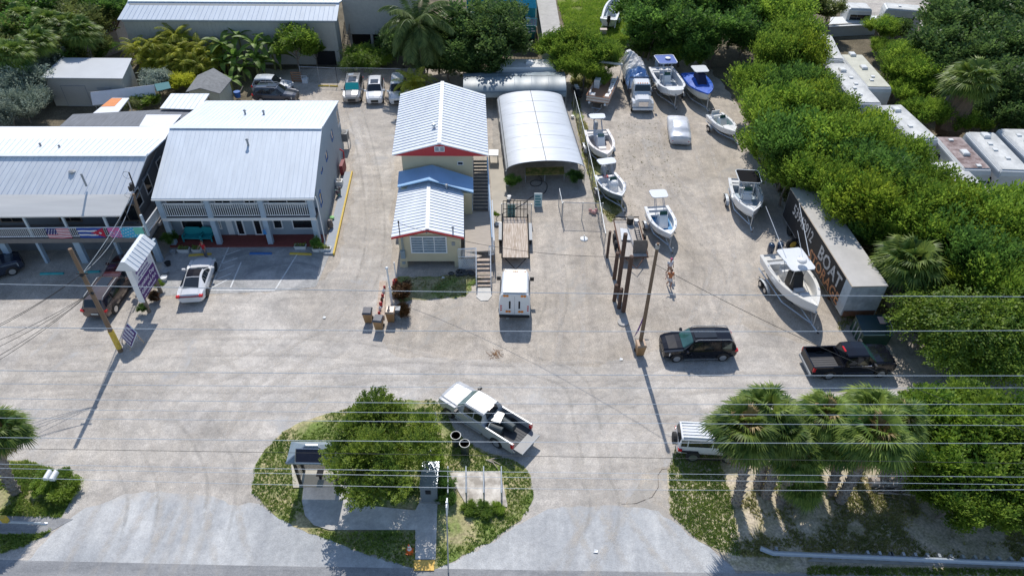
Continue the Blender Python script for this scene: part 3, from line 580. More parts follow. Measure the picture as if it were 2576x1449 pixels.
sd_ = Wall(F[1], F[2]); A_ = sd_.P(1.4, 3.0, .6); stairs(t, G(875,78,3.0), G(869,142,.1), .9, 11, WOODL, WOODD)
# second block right of it
a = G(882,82,2.4); b = G(935,84,2.4)
t = thing('rear_building', 'grey stucco building on stilts right of the outside wooden stairs', 'building', (a.x, a.y, 0), 0)
m = MB(); m.box(a.x-.4, b.x+4.5, a.y-.6, a.y+18, 2.4, 7.2); m.build('wall', mat('grey_stucco', (.38,.38,.36), .8), t, world=True)
m = MB(); m.box(a.x-.3, b.x+2.9, a.y+.5, a.y+8, 0, 2.395); m.build('undercroft_shade', DARK, t, world=True)  # solid near-black block stands for the shade between the stilts
for x in (a.x, b.x, b.x+2.5): m = MB(); m.box(x-.15, x+.15, a.y-.4, a.y-.1, 0, 2.395); m.build('stilt', CONC, t, world=True)
# rusty roof shack
t, Qs, F = shed('rusty_shack', 'old shack with rusty red ribbed roof left of the large metal building', [(236,96),(292,76),(322,8),(262,10)], WOODG, RUST, [2.6,2.6,3.2,3.2], .1, 9)
# teal house with balcony
A, B = G(1232,66,2.8), G(1350,70,2.8); yb = A.y+3.2
t = thing('teal_house', 'teal wooden house with railed balcony and blue awning behind the dark tree', 'house', (A.x, A.y, 0), 0)
m = MB(); m.box(A.x-3, B.x-.1, yb, yb+6, 0, 5.8); m.build('wall', TEAL, t, world=True)
m = MB(); m.box(A.x, B.x, A.y, yb-.01, 2.55, 2.75); m.build('balcony_floor', WOODG, t, world=True)
m = MB(); zr = GY(1300,42,A.y).z-2.75; rail(m, (A.x+1.6,A.y+.05,2.75), (B.x,A.y+.05,2.75), 1.0, 10, .06); m.build('railing', mat('teal_light', (.10,.42,.42), .5), t, world=True)
m = MB(); m.box(B.x-2.7, B.x-.1, A.y-.05, A.y, 1.9, 2.9); m.build('balcony_panel', mat('teal_green', (.02,.22,.18), .5), t, world=True)
m = MB()
for k in range(4): m.box(B.x-2.6+k*.65, B.x-2.1+k*.65, A.y-.08, A.y-.055, 2.05+.1*(k%2), 2.25+.1*(k%2)); m.box(B.x-2.5+k*.6, B.x-2.2+k*.6, A.y-.08, A.y-.055, 2.5, 2.62)
m.build('panel_lettering', WHITE, t, world=True)
m = MB(); m.slab([G(1262,14,4.6), G(1350,22,4.0), G(1345,-14,5.6), G(1258,-14,5.6)], .04); m.build('awning', mat('teal_awning', (.03,.38,.52), .6), t, world=True)
for x in (A.x+.1, (A.x+B.x)/2, B.x-.1): m = MB(); m.box(x-.1, x+.1, A.y+.1, A.y+.3, 0, 2.54); m.build('stilt', WOODD, t, world=True)
for x in (A.x+2.2, B.x-1.2): m = MB(); m.cyl(x, A.y+1.4, 2.76, 3.2, .3, n=10); m.cyl(x, A.y+1.4, 3.2, 3.25, .5, n=10); m.build('terrace_table', WHITE2, t, world=True)
# long grey roof
t, Qs, F = shed('long_building', 'long narrow building with plain pale grey flat roof beside the green lawn', [(1366,98),(1413,85),(1392,-30),(1345,-30)], mat('pale_green_wall', (.30,.38,.34), .7), CONC, [3.0,3.0,3.0,3.0], .05, 0, 'building')
# ===== red gabled house
ez, rzz = 5.5, 6.6
e = [G(986,390,ez), G(1229,391,ez), G(1221,239,ez), G(1007,237,ez)]; ra, rb = G(1105,361,rzz), G(1113,206,rzz)
t = thing('red_gable_house', 'tall cream house with white seamed roof, red gable and an outside staircase on the right', 'house', (e[0].x, e[0].y, 0), math.atan2(e[1].y-e[0].y, e[1].x-e[0].x))
m = MB(); roofq(m, e[0], e[3], rb, ra, 24, .05, .05); roofq(m, e[1], e[2], rb, ra, 24, .05, .05)
s_ = Vector((.16,0,0)); m.slab([ra-s_+Vector((0,0,.05)), ra+s_+Vector((0,0,.05)), rb+s_+Vector((0,0,.05)), rb-s_+Vector((0,0,.05))], .04); rf = m.build('roof', [ROOFW, SEAM], t, world=True)
k = MB(); p = G(1091,316,6.7); k.cyl(p.x, p.y, 6.1, 6.7, .1, n=8); k.cyl(p.x, p.y, 6.7, 6.85, .2, .12, 8); c = k.build('roof_vent', ALU, rf); c.data.transform(t.matrix_basis.inverted())
F = inset(e, .45, .3, .72, 1.35); m = MB(); walls(m, F, [5.45]*4); m.build('wall', CREAM, t, world=True)
w_ = Wall(F[0], F[1]); m = MB(); n_ = Vector((0,-.12,0)); of = w_.n*.36
za = e[0]-Vector((0,0,.09))+Vector((.1,.08,0)); zb = e[1]-Vector((0,0,.09))+Vector((-.1,.08,0)); zc = ra-Vector((0,0,.09))+Vector((0,.08,0))
m.slab([za+Vector((0,0,-.05)), zb+Vector((0,0,-.05)), zc], 0, (0,.06,0)); m.build('gable', REDP, t, world=True)
gp = Wall((za.x,za.y), (zb.x,zb.y)); winpx(t, gp, (1094,370), (1104,380), nm='gable_vent', pane=GREYP, fw=.05, off=.01); winpx(t, gp, (1107,370), (1117,380), nm='gable_vent', pane=GREYP, fw=.05, off=.01)
winpx(t, w_, (1152,408), (1164,414), fw=.05)
stairs(t, G(1209,402,3.6), G(1209,530,1.35), 1.25, 15, mat('dark_deck_wood', (.10,.095,.09), .8, var=.25, scale=2, streak=(1,6,1)), WHITE, False)
m = MB(); a, b = G(1226,396,4.5), G(1238,598,2.2); m.tube([a, b], .06, 5); a2, b2 = Vector((a.x,a.y,2.0)), Vector((b.x,b.y,1.2))
for f in (0,.25,.5,.75,1): p = a.lerp(b, f); m.tube([p, (p.x,p.y,0)], .05, 4)
m.build('stair_handrail', mat('pale_blue_rail', (.45,.58,.72), .5), t, world=True)
# blue link roof
t = thing('link_building', 'low section with plain blue roof between the red gabled house and the cream cottage', 'building', G(1095,480), 0)
q = [G(1000,470,3.7), G(1191,484,3.5), G(1190,447,3.6), G(1003,432,3.8)]; a, b = G(1078,452,4.45), G(1087,415,4.45)
m = MB(); roofq(m, q[0], q[3], b, a, 0); roofq(m, q[1], q[2], b, a, 0); m.build('roof', [ROOFBL, SEAM], t, world=True)
F = inset(q, .1, .0, .3, .15); m = MB(); walls(m, F, [3.5,3.3,3.4,3.6]); m.build('wall', CREAM, t, world=True)
# cream cottage
ez, rzz = 3.3, 3.95
e = [G(984,596,ez), G(1167,596,ez), G(1166,478,ez), G(1003,470,ez)]; ra, rb = G(1075,577,rzz), G(1079,454,rzz)
t = thing('cream_cottage', 'raised cream cottage with white gabled metal roof, red trim and louvred front window', 'house', (e[0].x, e[0].y, 0), math.atan2(e[1].y-e[0].y, e[1].x-e[0].x))
m = MB(); roofq(m, e[0], e[3], rb, ra, 17, .05, .045); roofq(m, e[1], e[2], rb, ra, 17, .05, .045); s_ = Vector((.14,0,0))
m.slab([ra-s_+Vector((0,0,.05)), ra+s_+Vector((0,0,.05)), rb+s_+Vector((0,0,.05)), rb-s_+Vector((0,0,.05))], .04); rf = m.build('roof', [ROOFW, SEAM], t, world=True)
m = MB(); d_ = Vector((0,-.03,-.04)); m.slab([e[0]+d_, ra+d_, ra+d_+Vector((0,0,-.16)), e[0]+d_+Vector((0,0,-.16))], 0, (0,-.05,0)); m.slab([e[1]+d_, ra+d_, ra+d_+Vector((0,0,-.16)), e[1]+d_+Vector((0,0,-.16))], 0, (0,-.05,0)); m.build('trim', REDP, t, world=True)
F = inset(e, .4, .2, .45, .3); m = MB(); walls(m, F, [3.2]*4, z0=.62); ap = (F[0]+F[1])/2; ap.z = 3.8; m.slab([F[0]+Vector((0,0,3.1)), F[1]+Vector((0,0,3.1)), ap], 0, (0,.08,0))
for q in (0, 1, 2, 3): p = F[q]+(sum(F, Vector())/4-F[q]).normalized()*.35; m.box(p.x-.3, p.x+.3, p.y-.3, p.y+.3, 0, .66)
m.build('wall', CREAM, t, world=True)
w_ = Wall(F[0], F[1]); m = MB(); w_.slab(m, .7, (F[1]-F[0]).length-.7, .02, .6, -1.2, -1.1); m.build('crawl_space_shade', DARK, t, world=True)  # near-black sheet painted as the shade below the raised floor
Zc = lambda x, y: ((1040+x/4.5275)/1.1646, (640+y/4.5275)/1.1646)
winpx(t, w_, Zc(742,250), Zc(1210,445), mull=2, bars=5, pane=mat('curtained_glass', (.20,.27,.33), .25, var=.4, scale=3), fw=.1)
u, z = w_.uz(Zc(1305,335)); m = MB(); w_.slab(m, u-.13, u+.13, z-.16, z+.16, 0, .06); m.build('sign_plate', GREYP, t, world=True)
u, z = w_.uz(Zc(637,465)); m = MB(); w_.slab(m, u-.18, u+.18, z-.4, z+.35, 0, .18); m.tube([w_.P(u,z+.3,.1), w_.P(u,3.15,.1)], .03, 5); m.tube([w_.P(u+.1,z+.3,.1), w_.P(u+.1,3.15,.1)], .03, 5); u2, z2 = w_.uz(Zc(648,585)); w_.slab(m, u2-.12, u2+.12, z2-.1, z2+.1, 0, .08); m.build('meter_box', mat('blue_grey_metal', (.25,.33,.38), .5), t, world=True)
m = MB(); mt_ = Vector(G(1006,592,3.4)); m.tube([(mt_.x,mt_.y,3.2),(mt_.x,mt_.y,4.6)], .04, 6); m.blob((mt_.x,mt_.y,4.65), .08); m.build('service_mast', BLACKM, t, world=True)
k = MB(); p = G(1139,574,3.9); k.cyl(p.x, p.y, 3.5, 3.95, .06, n=6); k.cyl(p.x, p.y, 3.95, 4.05, .14, .03, 6); c = k.build('roof_vent', GREYP, rf); c.data.transform(t.matrix_basis.inverted())
k = MB(); p = G(1123,467,4.0); k.cyl(p.x, p.y, 3.5, 3.95, .07, n=6); k.cyl(p.x, p.y, 3.95, 4.1, .14, .1, 6); c = k.build('roof_vent', GREYP, rf); c.data.transform(t.matrix_basis.inverted())
u0, z0_ = w_.uz(Zc(965,193)); text('gable_lettering', 'BAIT TACKLE' if False else 'GIFTS', .22, mat('ink_blue', (.06,.06,.2), .6), t, t.matrix_basis.inverted()@fr(w_.P(u0, 3.42, .02), w_.d), xs=1.3) if False else None
m = MB(); r_ = rng(8)
for k in range(12): a_ = u0-.75+k*.125; w_.slab(m, a_, a_+r_.uniform(.05,.1), 3.36+r_.uniform(0,.05), 3.5+r_.uniform(0,.05), 0, .02)
m.build('gable_lettering', mat('ink_blue', (.06,.06,.2), .6), t, world=True)
# deck beside the cottage
t = thing('deck', 'weathered timber deck with white railing and lattice skirt right of the cream cottage', 'deck', G(1200,640), 0)
q = [G(1168,634,1.25), G(1243,630,1.25), G(1238,528,1.25), G(1167,530,1.25)]
m = MB(); roofq(m, *q, 0, th=.12); 
m.build('deck_boards', mat('deck_timber', (.40,.35,.30), .85, var=.3, scale=2.5, streak=(.5,9,1)), t, world=True)
for i, p in enumerate(q): m = MB(); m.box(p.x-.08+(.1 if i in (0,3) else -.1), p.x+.08+(.1 if i in (0,3) else -.1), p.y-.06, p.y+.1, 0, 1.12); m.build('deck_post', WOODD, t, world=True)
a = G(1165,648,1.25); b = G(1201,648,1.25); c_ = G(1232,640,1.25); d_ = G(1243,640,1.25)
m = MB(); m.slab([a, b, q[1]+(b-q[1])*.72, q[0]], .1); m.build('deck_landing', MATS['deck_timber'], t, world=True)
m = MB(); rail(m, G(1153,650,1.2), G(1197,648,1.2), .9, 13, .04); rail(m, G(1230,644,1.2), G(1243,642,1.2), .9, 4, .04); rail(m, q[1], q[2], .95, 16, .03); m.build('railing', WHITE, t, world=True)
m = MB(); a, b = G(1154,680), G(1198,679); wl = Wall(a, b); L_ = (wl.B-wl.A).length
for k in range(int(L_/.14)*2): u = -1.0+k*.14; 
for k in range(-8, int(L_/.15)+1):
    for sg in (1, -1):
        p0 = wl.P(k*.15 if sg > 0 else k*.15+1.1, .05, .01*sg); p1 = wl.P(k*.15+1.1 if sg > 0 else k*.15, 1.15, .01*sg)
        u0, u1 = (p0-wl.A).dot(wl.d), (p1-wl.A).dot(wl.d)
        if min(u0, u1) < -.05 or max(u0, u1) > L_+.05:
            f0 = max(0, min(1, ((0 if u0 < 0 else L_)-u0)/(u1-u0))) if (u0 < 0 or u0 > L_) else 0; f1 = max(0, min(1, ((0 if u1 < 0 else L_)-u0)/(u1-u0))) if (u1 < 0 or u1 > L_) else 1
            if f1-f0 < .08: continue
            p0, p1 = p0.lerp(p1, f0), p0.lerp(p1, f1)
        m.tube([p0, p1], .022, 4)
m.build('lattice', WHITE, t, world=True)
stairs(t, G(1216,648,1.25), G(1217,722,.08), 1.05, 7, WOODL, WHITE)
m = MB(); P = [G(x,y) for x, y in ((1201,725),(1234,725),(1238,745),(1228,757),(1210,758),(1198,748))]; m.slab([(p.x,p.y,.06) for p in P], .05); struct('step_pad', m, CONCL)
# ===== greenhouses
def arch(nm, label, L0, R0_, L1, R1_, zs, h, mt, nrib, rows=14, hoopm=GALV, sag=0.0, cat='greenhouse'):
    L0, R0_, L1, R1_ = map(Vector, (L0, R0_, L1, R1_)); c = (L0+R0_)/2
    t = thing(nm, label, cat, (c.x, c.y, 0), math.atan2((R0_-L0).y, (R0_-L0).x))
    up = Vector((0,0,1))
    def pt(f, a, ex=0):
        l, r = L0.lerp(L1, f), R0_.lerp(R1_, f); l = Vector((l.x,l.y,0)); r = Vector((r.x,r.y,0)); ang = math.pi*a; mid = (l+r)/2; hw = (r-l)/2
        return mid-hw*math.cos(ang)*(1+ex)+up*(zs+h*math.sin(ang)**.85+ex)
    m = MB(); NF = nrib*4
    for i in range(NF+1):
        f = i/NF; dip = -sag*abs(math.sin(math.pi*nrib*f))
        m.v += [pt(f, j/rows)+up*dip*math.sin(math.pi*j/rows) for j in range(rows+1)]
    for i in range(NF):
        for j in range(rows): a = i*(rows+1)+j; m.f.append([a, a+1, a+rows+2, a+rows+1]); m.mi.append(0)
    m.build('plastic_cover', mt, t, smooth=True, world=True)
    for i in range(nrib+1): m = MB(); m.tube([pt(i/nrib, j/rows, -.012) for j in range(rows+1)], .03, 5); m.build('hoop', hoopm, t, world=True)
    for i in range(nrib+1):
        for q in (0, 1): p = pt(i/nrib, q); m = MB(); m.tube([p, (p.x, p.y, 0)], .035, 5); m.build('leg', hoopm, t, world=True)
    for a in (.5, .12, .88): m = MB(); m.tube([pt(i/NF, a, .03) for i in range(NF+1)], .02, 4); m.build('rope', BLACKM, t, world=True)
    return t, pt
GHW = mat('white_greenhouse_film', (.58,.61,.65), .36, .0, var=.14, scale=1.1, streak=(.3,2,1), bump=.35, spec=.6)
GHD = mat('dark_greenhouse_film', (.19,.24,.27), .46, .0, var=.3, scale=.5, streak=(.3,1.2,1), bump=.3, spec=.5)
a = [G(1273,430,1.7), G(1472,425,1.7), G(1251,252,1.7), G(1416,248,1.7)]
arch('greenhouse', 'large arched greenhouse with milky white film, open at the front, beside the red gabled house', *a, 1.7, .95, GHW, 6, 16)
a = [G(1165,247,1.5), G(1168,207,1.5), G(1423,243,1.5), G(1419,200,1.5)]
arch('greenhouse', 'low dark glossy hoop greenhouse lying crosswise behind the white one', G(1168,196,1.6), G(1166,246,1.6), G(1416,192,1.6), G(1424,243,1.6), 1.55, 1.25, GHD, 6, 14, sag=.07)
# planting bench, hose, sacks inside
t = thing('planting_bench', 'long slatted bench of green seedling trays just inside the white greenhouse', 'bench', G(1370,440), 0)
m = MB(); a, b = G(1322,441,.85), G(1420,438,.85); roofq(m, a, b, b+Vector((0,1.3,0)), a+Vector((0,1.3,0)), 0, th=.05); m.build('bench_top', mat('moss_trays', (.16,.26,.03), .9, var=.5, scale=3, c2=(.30,.22,.08)), t, world=True)
for p in (a, b, (a+b)/2): 
    for y in (.05, 1.2): m = MB(); m.box(p.x-.03, p.x+.03, p.y+y, p.y+y+.06, 0, .8); m.build('leg', GREYP, t, world=True)
# ===== bus shelter
E = 2.55; e = [G(719,1164,E), G(845,1166,E), G(838,1112,E), G(733,1110,E)]; ra, rb = G(757,1116,3.15), G(808,1116,3.15)
e[2] = Vector((e[1].x, e[3].y, E)); cy = (e[0].y+e[3].y)/2; ra = Vector((e[0].x+1.05, cy, 3.2)); rb = Vector((e[1].x-1.05, cy, 3.2))
t = thing('bus_shelter', 'bus shelter with grey hipped roof, solar panel and dark posts on the grass island', 'bus shelter', G(800,1200), 0)
m = MB(); m.add(e+[ra, rb], [(0,1,5,4), (1,2,5), (2,3,4,5), (3,0,4)]); m.add([q-Vector((0,0,.12)) for q in e]+e, [(3,2,1,0),(0,1,5,4),(1,2,6,5),(2,3,7,6),(3,0,4,7)])
for k in range(1, 9): f = k/9; m.tube([e[0].lerp(e[1], f)+Vector((0,0,.02)), (ra if f < .3 else rb if f > .7 else ra.lerp(rb, (f-.3)/.4))+Vector((0,0,.02))], .02, 4)
m.build('roof', mat('grey_blue_metal_roof', (.26,.32,.36), .45, .3), t, world=True)
m = MB(); m.tube([ra, rb], .07, 6); m.tube([ra, e[0]], .05, 5); m.tube([rb, e[1]], .05, 5); m.build('ridge_cap', ALU, t, world=True)
n_ = (e[1]-e[0]).cross(ra-e[0]).normalized(); c = e[0].lerp(e[1], .5); c = c.lerp((ra+rb)/2, .42)+n_*.08; c.x -= .1; xd = (e[1]-e[0]).normalized(); yd = n_.cross(xd)
pc = [c-xd*.75-yd*.38, c+xd*.75-yd*.38, c+xd*.75+yd*.38, c-xd*.75+yd*.38]
m = MB(); m.slab(pc, 0, -n_*.05); sp = m.build('solar_panel', mat('solar_cells', (.02,.02,.035), .25), t, world=True)
m = MB(); [m.tube([pc[i], pc[(i+1)%4]], .03, 4) for i in range(4)]; m.build('panel_frame', ALU, sp).data.transform(t.matrix_basis.inverted())
for x, y in ((e[0].x+.3,e[0].y+.3),(e[1].x-.3,e[1].y+.3),(e[0].x+.3,e[3].y-.3),(e[1].x-.3,e[3].y-.3)): m = MB(); m.box(x-.07, x+.07, y-.07, y+.07, .09, E-.1); m.build('post', BLACKM, t, world=True)
m = MB(); m.box(e[0].x+.35, e[1].x-.35, e[3].y-.33, e[3].y-.28, .3, 2.2); m.build('back_panel', alpha_mat('smoked_panel', (.10,.11,.11), .55, .2), t, world=True)
m = MB(); m.box(e[0].x+.25, e[0].x+.3, e[0].y+.4, e[3].y-.4, .3, 2.2); m.build('side_panel', MATS['smoked_panel'], t, world=True)
m = MB(); m.box(e[0].x+1.2, e[1].x-1.2, e[3].y-.9, e[3].y-.45, .5, .56); m.box(e[0].x+1.3, e[0].x+1.36, e[3].y-.8, e[3].y-.5, .09, .5); m.box(e[1].x-1.4, e[1].x-1.34, e[3].y-.8, e[3].y-.5, .09, .5); m.build('bench', BLACKM, t, world=True)
# utility cabinet
a, b = G(1059,1264), G(1103,1264); hh = GY(1080,1229,a.y).z; bk = G(1082,1161,hh).y
t = thing('utility_cabinet', 'tall grey steel utility cabinet with shiny top at the end of the footpath', 'cabinet', (a.x, a.y, 0), 0)
m = MB(); m.box(a.x+.03, b.x-.03, a.y+.03, bk-.03, .05, hh); m.build('housing', mat('cabinet_grey', (.22,.25,.28), .4, .2, var=.06), t, world=True)
m = MB(); m.box(a.x, b.x, a.y, bk, hh, hh+.05); m.build('lid', mat('cabinet_lid', (.42,.46,.50), .22, .5, var=.35, scale=1.5), t, world=True)
m = MB(); m.box(a.x+.32, a.x+.62, a.y-.01, a.y+.04, hh*.62, hh*.85); m.build('label_plate', BLACKM, t, world=True)
m = MB(); m.box(a.x-.1, b.x+.1, a.y-.1, bk+.1, 0, .08); m.build('plinth', CONC, t, world=True)
# ---------------------------------------------------------------- vehicles
def paint(name, c, metal=.0, rough=.3): return mat(name, c, rough, metal, var=.03, scale=2, coat=.8, spec=.5)
def place(p0, p1, z):
    "rear px, front px at height z -> centre, heading, length"
    a, b = G(*p0, z), G(*p1, z); d = b-a; return Vector(((a.x+b.x)/2, (a.y+b.y)/2, 0)), math.atan2(d.y, d.x), Vector((d.x, d.y, 0)).length
HALF = lambda zb, belt, top, w, wt: [(0,zb),(.80*w,zb),(.96*w,zb+.14),(w,(zb+belt)*.5),(.985*w,belt-.08),(.95*w,belt),(wt,top-.07),(wt-.09,top-.01),(0,top+.02)]
def rings_of(st):
    out = []
    for (x, zb, belt, top, w, wt) in st:
        h = HALF(zb, belt, top, w, wt); out.append([Vector((x, y, z)) for y, z in h]+[Vector((x, -y, z)) for y, z in h[-2:0:-1]])
    return out
def patch(m, rings, i, j, u0, u1, v0, v1, off=.012):
    n = len(rings[0]); a, b, c, d = rings[i][j], rings[i+1][j], rings[i+1][(j+1)%n], rings[i][(j+1)%n]
    f = lambda u, v: a.lerp(b, u).lerp(d.lerp(c, u), v)
    q = [f(u0, v0), f(u1, v0), f(u1, v1), f(u0, v1)]; nn = (q[1]-q[0]).cross(q[3]-q[0]); nn = nn.normalized() if nn.length > 1e-9 else Vector((0,0,1))
    ctr = sum(q, Vector())/4
    if nn.dot(ctr-Vector((ctr.x, 0, .7))) < 0: nn = -nn
    m.slab([p+nn*off for p in q], 0, -nn*(off*.9))
def wheels(t, xs, W, r=.36, wd=.24, rimm=None, rim=.62, z=None):
    for x in xs:
        for s in (1, -1):
            m = MB(); y0, y1 = s*(W/2-wd+.02), s*(W/2+.02); n = 18; pr = [(r*.8, y0), (r, y0+s*.03), (r, y1-s*.03), (r*.86, y1)]
            m.ring([[(x+q*math.cos(2*math.pi*k/n), y, r+q*math.sin(2*math.pi*k/n)) for k in range(n)] for q, y in pr]); wl = m.build('wheel', TYRE, t)
            m = MB(); m.ring([[(x+q*math.cos(2*math.pi*k/n), y, r+q*math.sin(2*math.pi*k/n)) for k in range(n)] for q, y in ((r*rim, y1-s*.02), (r*rim, y1+s*.008), (r*rim*.8, y1+s*.004), (r*.12, y1+s*.012))])
            m.build('rim', rimm or ALU, wl)
def arches(t, xs, W, r=.42, mt=None):
    for x in xs:
        for s in (1, -1):
            m = MB(); n = 16; m.ring([[(x+q*math.cos(math.pi*k/n), y, .36+q*math.sin(math.pi*k/n)) for k in range(n+1)] for q, y in ((r*1.02, s*(W/2-.01)), (r*1.02, s*(W/2+.012)), (r*.8, s*(W/2+.008)), (r*.8, s*(W/2-.02)))], closed=False)
            m.build('wheel_arch', mt or BLACK, t)
def lights(t, rings, front=0, rear=-2, hl=None):
    for sgn, js in ((1, (4,)), (-1, None)):
        pass
def car(nm, label, cat, px, z, kind, pm, L=None, W=1.9, group=None, **o):
    loc, rz, Lm = place(*px, z); L = L or Lm; k = L/2
    t = thing(nm, label, cat, loc, rz, group)
    glass = o.get('glass', GLASS); trim = o.get('trim', BLACK)
    if kind == 'suv':
        H = o.get('H', 1.75); st = [(k,.38,.66,.70,.70*W/2,.55), (k-.05,.28,.86,.90,.88*W/2,.62), (k-.35,.24,.98,1.01,.96*W/2,.70), (k-.95,.22,1.06,1.09,W/2,.74), (k-1.28,.22,1.09,1.12,W/2,.76), (k-1.95,.22,1.08,H-.04,W/2,.69*W/1.9), (k-2.6,.22,1.07,H,W/2,.70*W/1.9), (-k+1.2,.22,1.09,H-.01,W/2,.69*W/1.9), (-k+.45,.24,1.10,H-.07,.98*W/2,.66*W/1.9), (-k+.1,.28,1.05,1.18,.94*W/2,.72), (-k,.4,.80,.84,.86*W/2,.66)]
        ws, sidei, rw = 4, (5, 6, 7), 8
    elif kind == 'fast':
        H = 1.42; st = [(k,.30,.52,.55,.66*W/2,.5), (k-.08,.22,.66,.70,.86*W/2,.6), (k-.45,.18,.78,.81,.97*W/2,.7), (k-1.1,.17,.86,.89,W/2,.76), (k-1.55,.17,.90,.93,.98*W/2,.77), (k-2.35,.17,.90,H-.05,.97*W/2,.60), (k-2.9,.17,.90,H,.97*W/2,.58), (-k+1.75,.17,.93,H-.06,.99*W/2,.58), (-k+.62,.2,.97,1.06,W/2,.66), (-k+.15,.26,.93,.98,.92*W/2,.66), (-k,.34,.72,.76,.8*W/2,.6)]
        ws, sidei, rw = 4, (5, 6), 7
    elif kind == 'jeep':
        H = 1.82; st = [(k,.55,.9,.94,.62*W/2,.5), (k-.1,.5,1.0,1.06,.66*W/2,.54), (k-1.15,.48,1.1,1.15,.80*W/2,.64), (k-1.2,.45,1.1,1.15,.84*W/2,.68), (k-1.25,.45,1.12,1.17,.86*W/2,.70), (k-1.55,.45,1.12,H-.02,.87*W/2,.70), (k-2.0,.45,1.12,H,.87*W/2,.70), (-k+.5,.45,1.12,H,.87*W/2,.70), (-k+.12,.45,1.12,H-.02,.87*W/2,.70), (-k+.02,.5,1.1,1.3,.85*W/2,.70), (-k,.5,.9,.95,.84*W/2,.66)]
        ws, sidei, rw = 4, (5, 6, 7), 8
    m = MB(); rg = rings_of(st); m.ring(rg); m.build('body', pm, t, smooth=False)
    m = MB()
    for j in (7, 8): patch(m, rg, ws, j, .04, 1.0 if kind == 'fast' else .97, 0, 1, .012)
    for j in (6, 9): patch(m, rg, ws, j, .1, .95, .25 if j == 6 else 0, 1 if j == 6 else .75, .012)
    m.build('windshield', o.get('ws', glass), t)
    m = MB()
    for j in (7, 8): patch(m, rg, rw, j, .04 if kind != 'fast' else .06, .9, 0, 1, .012)
    m.build('rear_window', glass, t)
    if kind == 'fast':
        m = MB(); [patch(m, rg, i, j, .0, 1, 0, 1, .01) for i in (5, 6) for j in (7, 8)]; m.build('glass_roof', mat('tinted_roof_glass', (.012,.012,.018), .3, spec=.15), t)
    for j in (5, 9):
        m = MB(); nmx = 'side_window'
        for q, i in enumerate(sidei): patch(m, rg, i, j if j == 5 else 10, .04, .96, .14 if j == 5 else .12, .88 if j == 5 else .86)
        if kind != 'jeep': patch(m, rg, ws, j if j == 5 else 10, .40, .98, .16, .84); patch(m, rg, rw, j if j == 5 else 10, .02, .5, .16, .84)
        pi = ws
        m.build(nmx, glass, t)
    # roof: sunroof, rails
    if o.get('sunroof'):
        m = MB(); x0, x1 = st[5][0]-.15, st[5][0]-.15-o['sunroof']; zt = max(st[5][3], st[6][3])+.022; m.slab([(x0,-.42,zt),(x0,.42,zt),(x1,.42,zt+.02),(x1,-.42,zt+.02)], .02); m.build('sunroof', GLASS, t)
    if o.get('rails'):
        for s in (1, -1): m = MB(); y = s*(.66*W/1.9); m.tube([(st[5][0]-.1,y,st[5][3]-.02),(st[5][0]-.3,y,H+.06),(st[8][0]+.2,y,H+.03),(st[8][0],y,H-.08)], .028, 5); m.build('roof_rail', o.get('railm', GREYP), t)
    if kind == 'jeep':
        m = MB()
        for i in range(6): y = -.55+i*.22; m.box(st[8][0]+.1, st[5][0]-.05, y-.03, y+.03, H+.0, H+.045)
        m.build('roof_ribs', WHITE, t)
        m = MB(); n = 16; m.ring([[(x, q*math.cos(2*math.pi*i/n), 1.0+q*math.sin(2*math.pi*i/n)) for i in range(n)] for q, x in ((.28,-k-.02), (.38,-k-.05), (.38,-k-.23), (.2,-k-.26))]); m.build('spare_wheel', TYRE, t)
        for s in (1, -1): m = MB(); m.box(k-1.15, k-.1, s*.52, s*.86, .78, .86); m.box(-k+.2, -k+1.2, s*.72, s*.9, .8, .88); m.build('fender', BLACK, t)
    xw = (k-.92, -k+.95); wr = o.get('wr', .37)
    if kind != 'jeep': arches(t, xw, W, wr+.06, trim)
    wheels(t, xw, W, wr, rimm=o.get('rim'))
    for s in (1, -1):
        m = MB(); m.hexa([(k-.42,s*.62*W/2*1.0,.62),(k-.05,s*.50*W/2*1.2,.60),(k-.03,s*.78*W/2,.60),(k-.40,s*.99*W/2,.64)], [(k-.42,s*.72*W/2,.93 if kind != 'fast' else .77),(k-.09,s*.56*W/2,.80 if kind != 'fast' else .66),(k-.11,s*.84*W/2,.80 if kind != 'fast' else .66),(k-.42,s*.985*W/2,.90 if kind != 'fast' else .76)])
        m.build('headlight', mat('headlamp', (.55,.58,.60), .1, .3), t)
        m = MB(); zz = 1.0 if kind != 'fast' else .90; m.box(-k+.0, -k+.22, s*W/2*.70, s*W/2*.955, zz-.14, zz+.03); m.build('taillight', REDL, t)
        m = MB(); xm = st[4][0]-.25; m.hexa([(xm-.08,s*W/2*.96,1.02 if kind != 'fast' else .92),(xm+.1,s*W/2*.96,1.02 if kind != 'fast' else .92),(xm+.1,s*(W/2+.2),1.05 if kind != 'fast' else .95),(xm-.08,s*(W/2+.2),1.05 if kind != 'fast' else .95)], [(xm-.08,s*W/2*.96,1.17 if kind != 'fast' else 1.05),(xm+.06,s*W/2*.96,1.17 if kind != 'fast' else 1.05),(xm+.06,s*(W/2+.2),1.2 if kind != 'fast' else 1.06),(xm-.08,s*(W/2+.2),1.2 if kind != 'fast' else 1.06)]); m.build('mirror', o.get('mir', pm), t)
    if kind == 'fast':
        m = MB(); m.box(-k-.005, -k+.12, -W/2*.72, W/2*.72, .80, .88); m.build('light_bar', mat('dark_red_lens', (.12,.01,.02), .2), t)
    m = MB(); m.box(k-.10, k+.015, -W/2*.42, W/2*.42, .42, .70 if kind != 'fast' else .38); m.box(k-.1, k+.02, -W/2*.40, W/2*.40, .28, .36); m.build('grille', o.get('grille', BLACK), t)
    m = MB(); m.box(-k-.012, -k+.06, -.26, .26, .62, .75); m.build('licence_plate', mat('plate', (.6,.62,.6), .5), t)
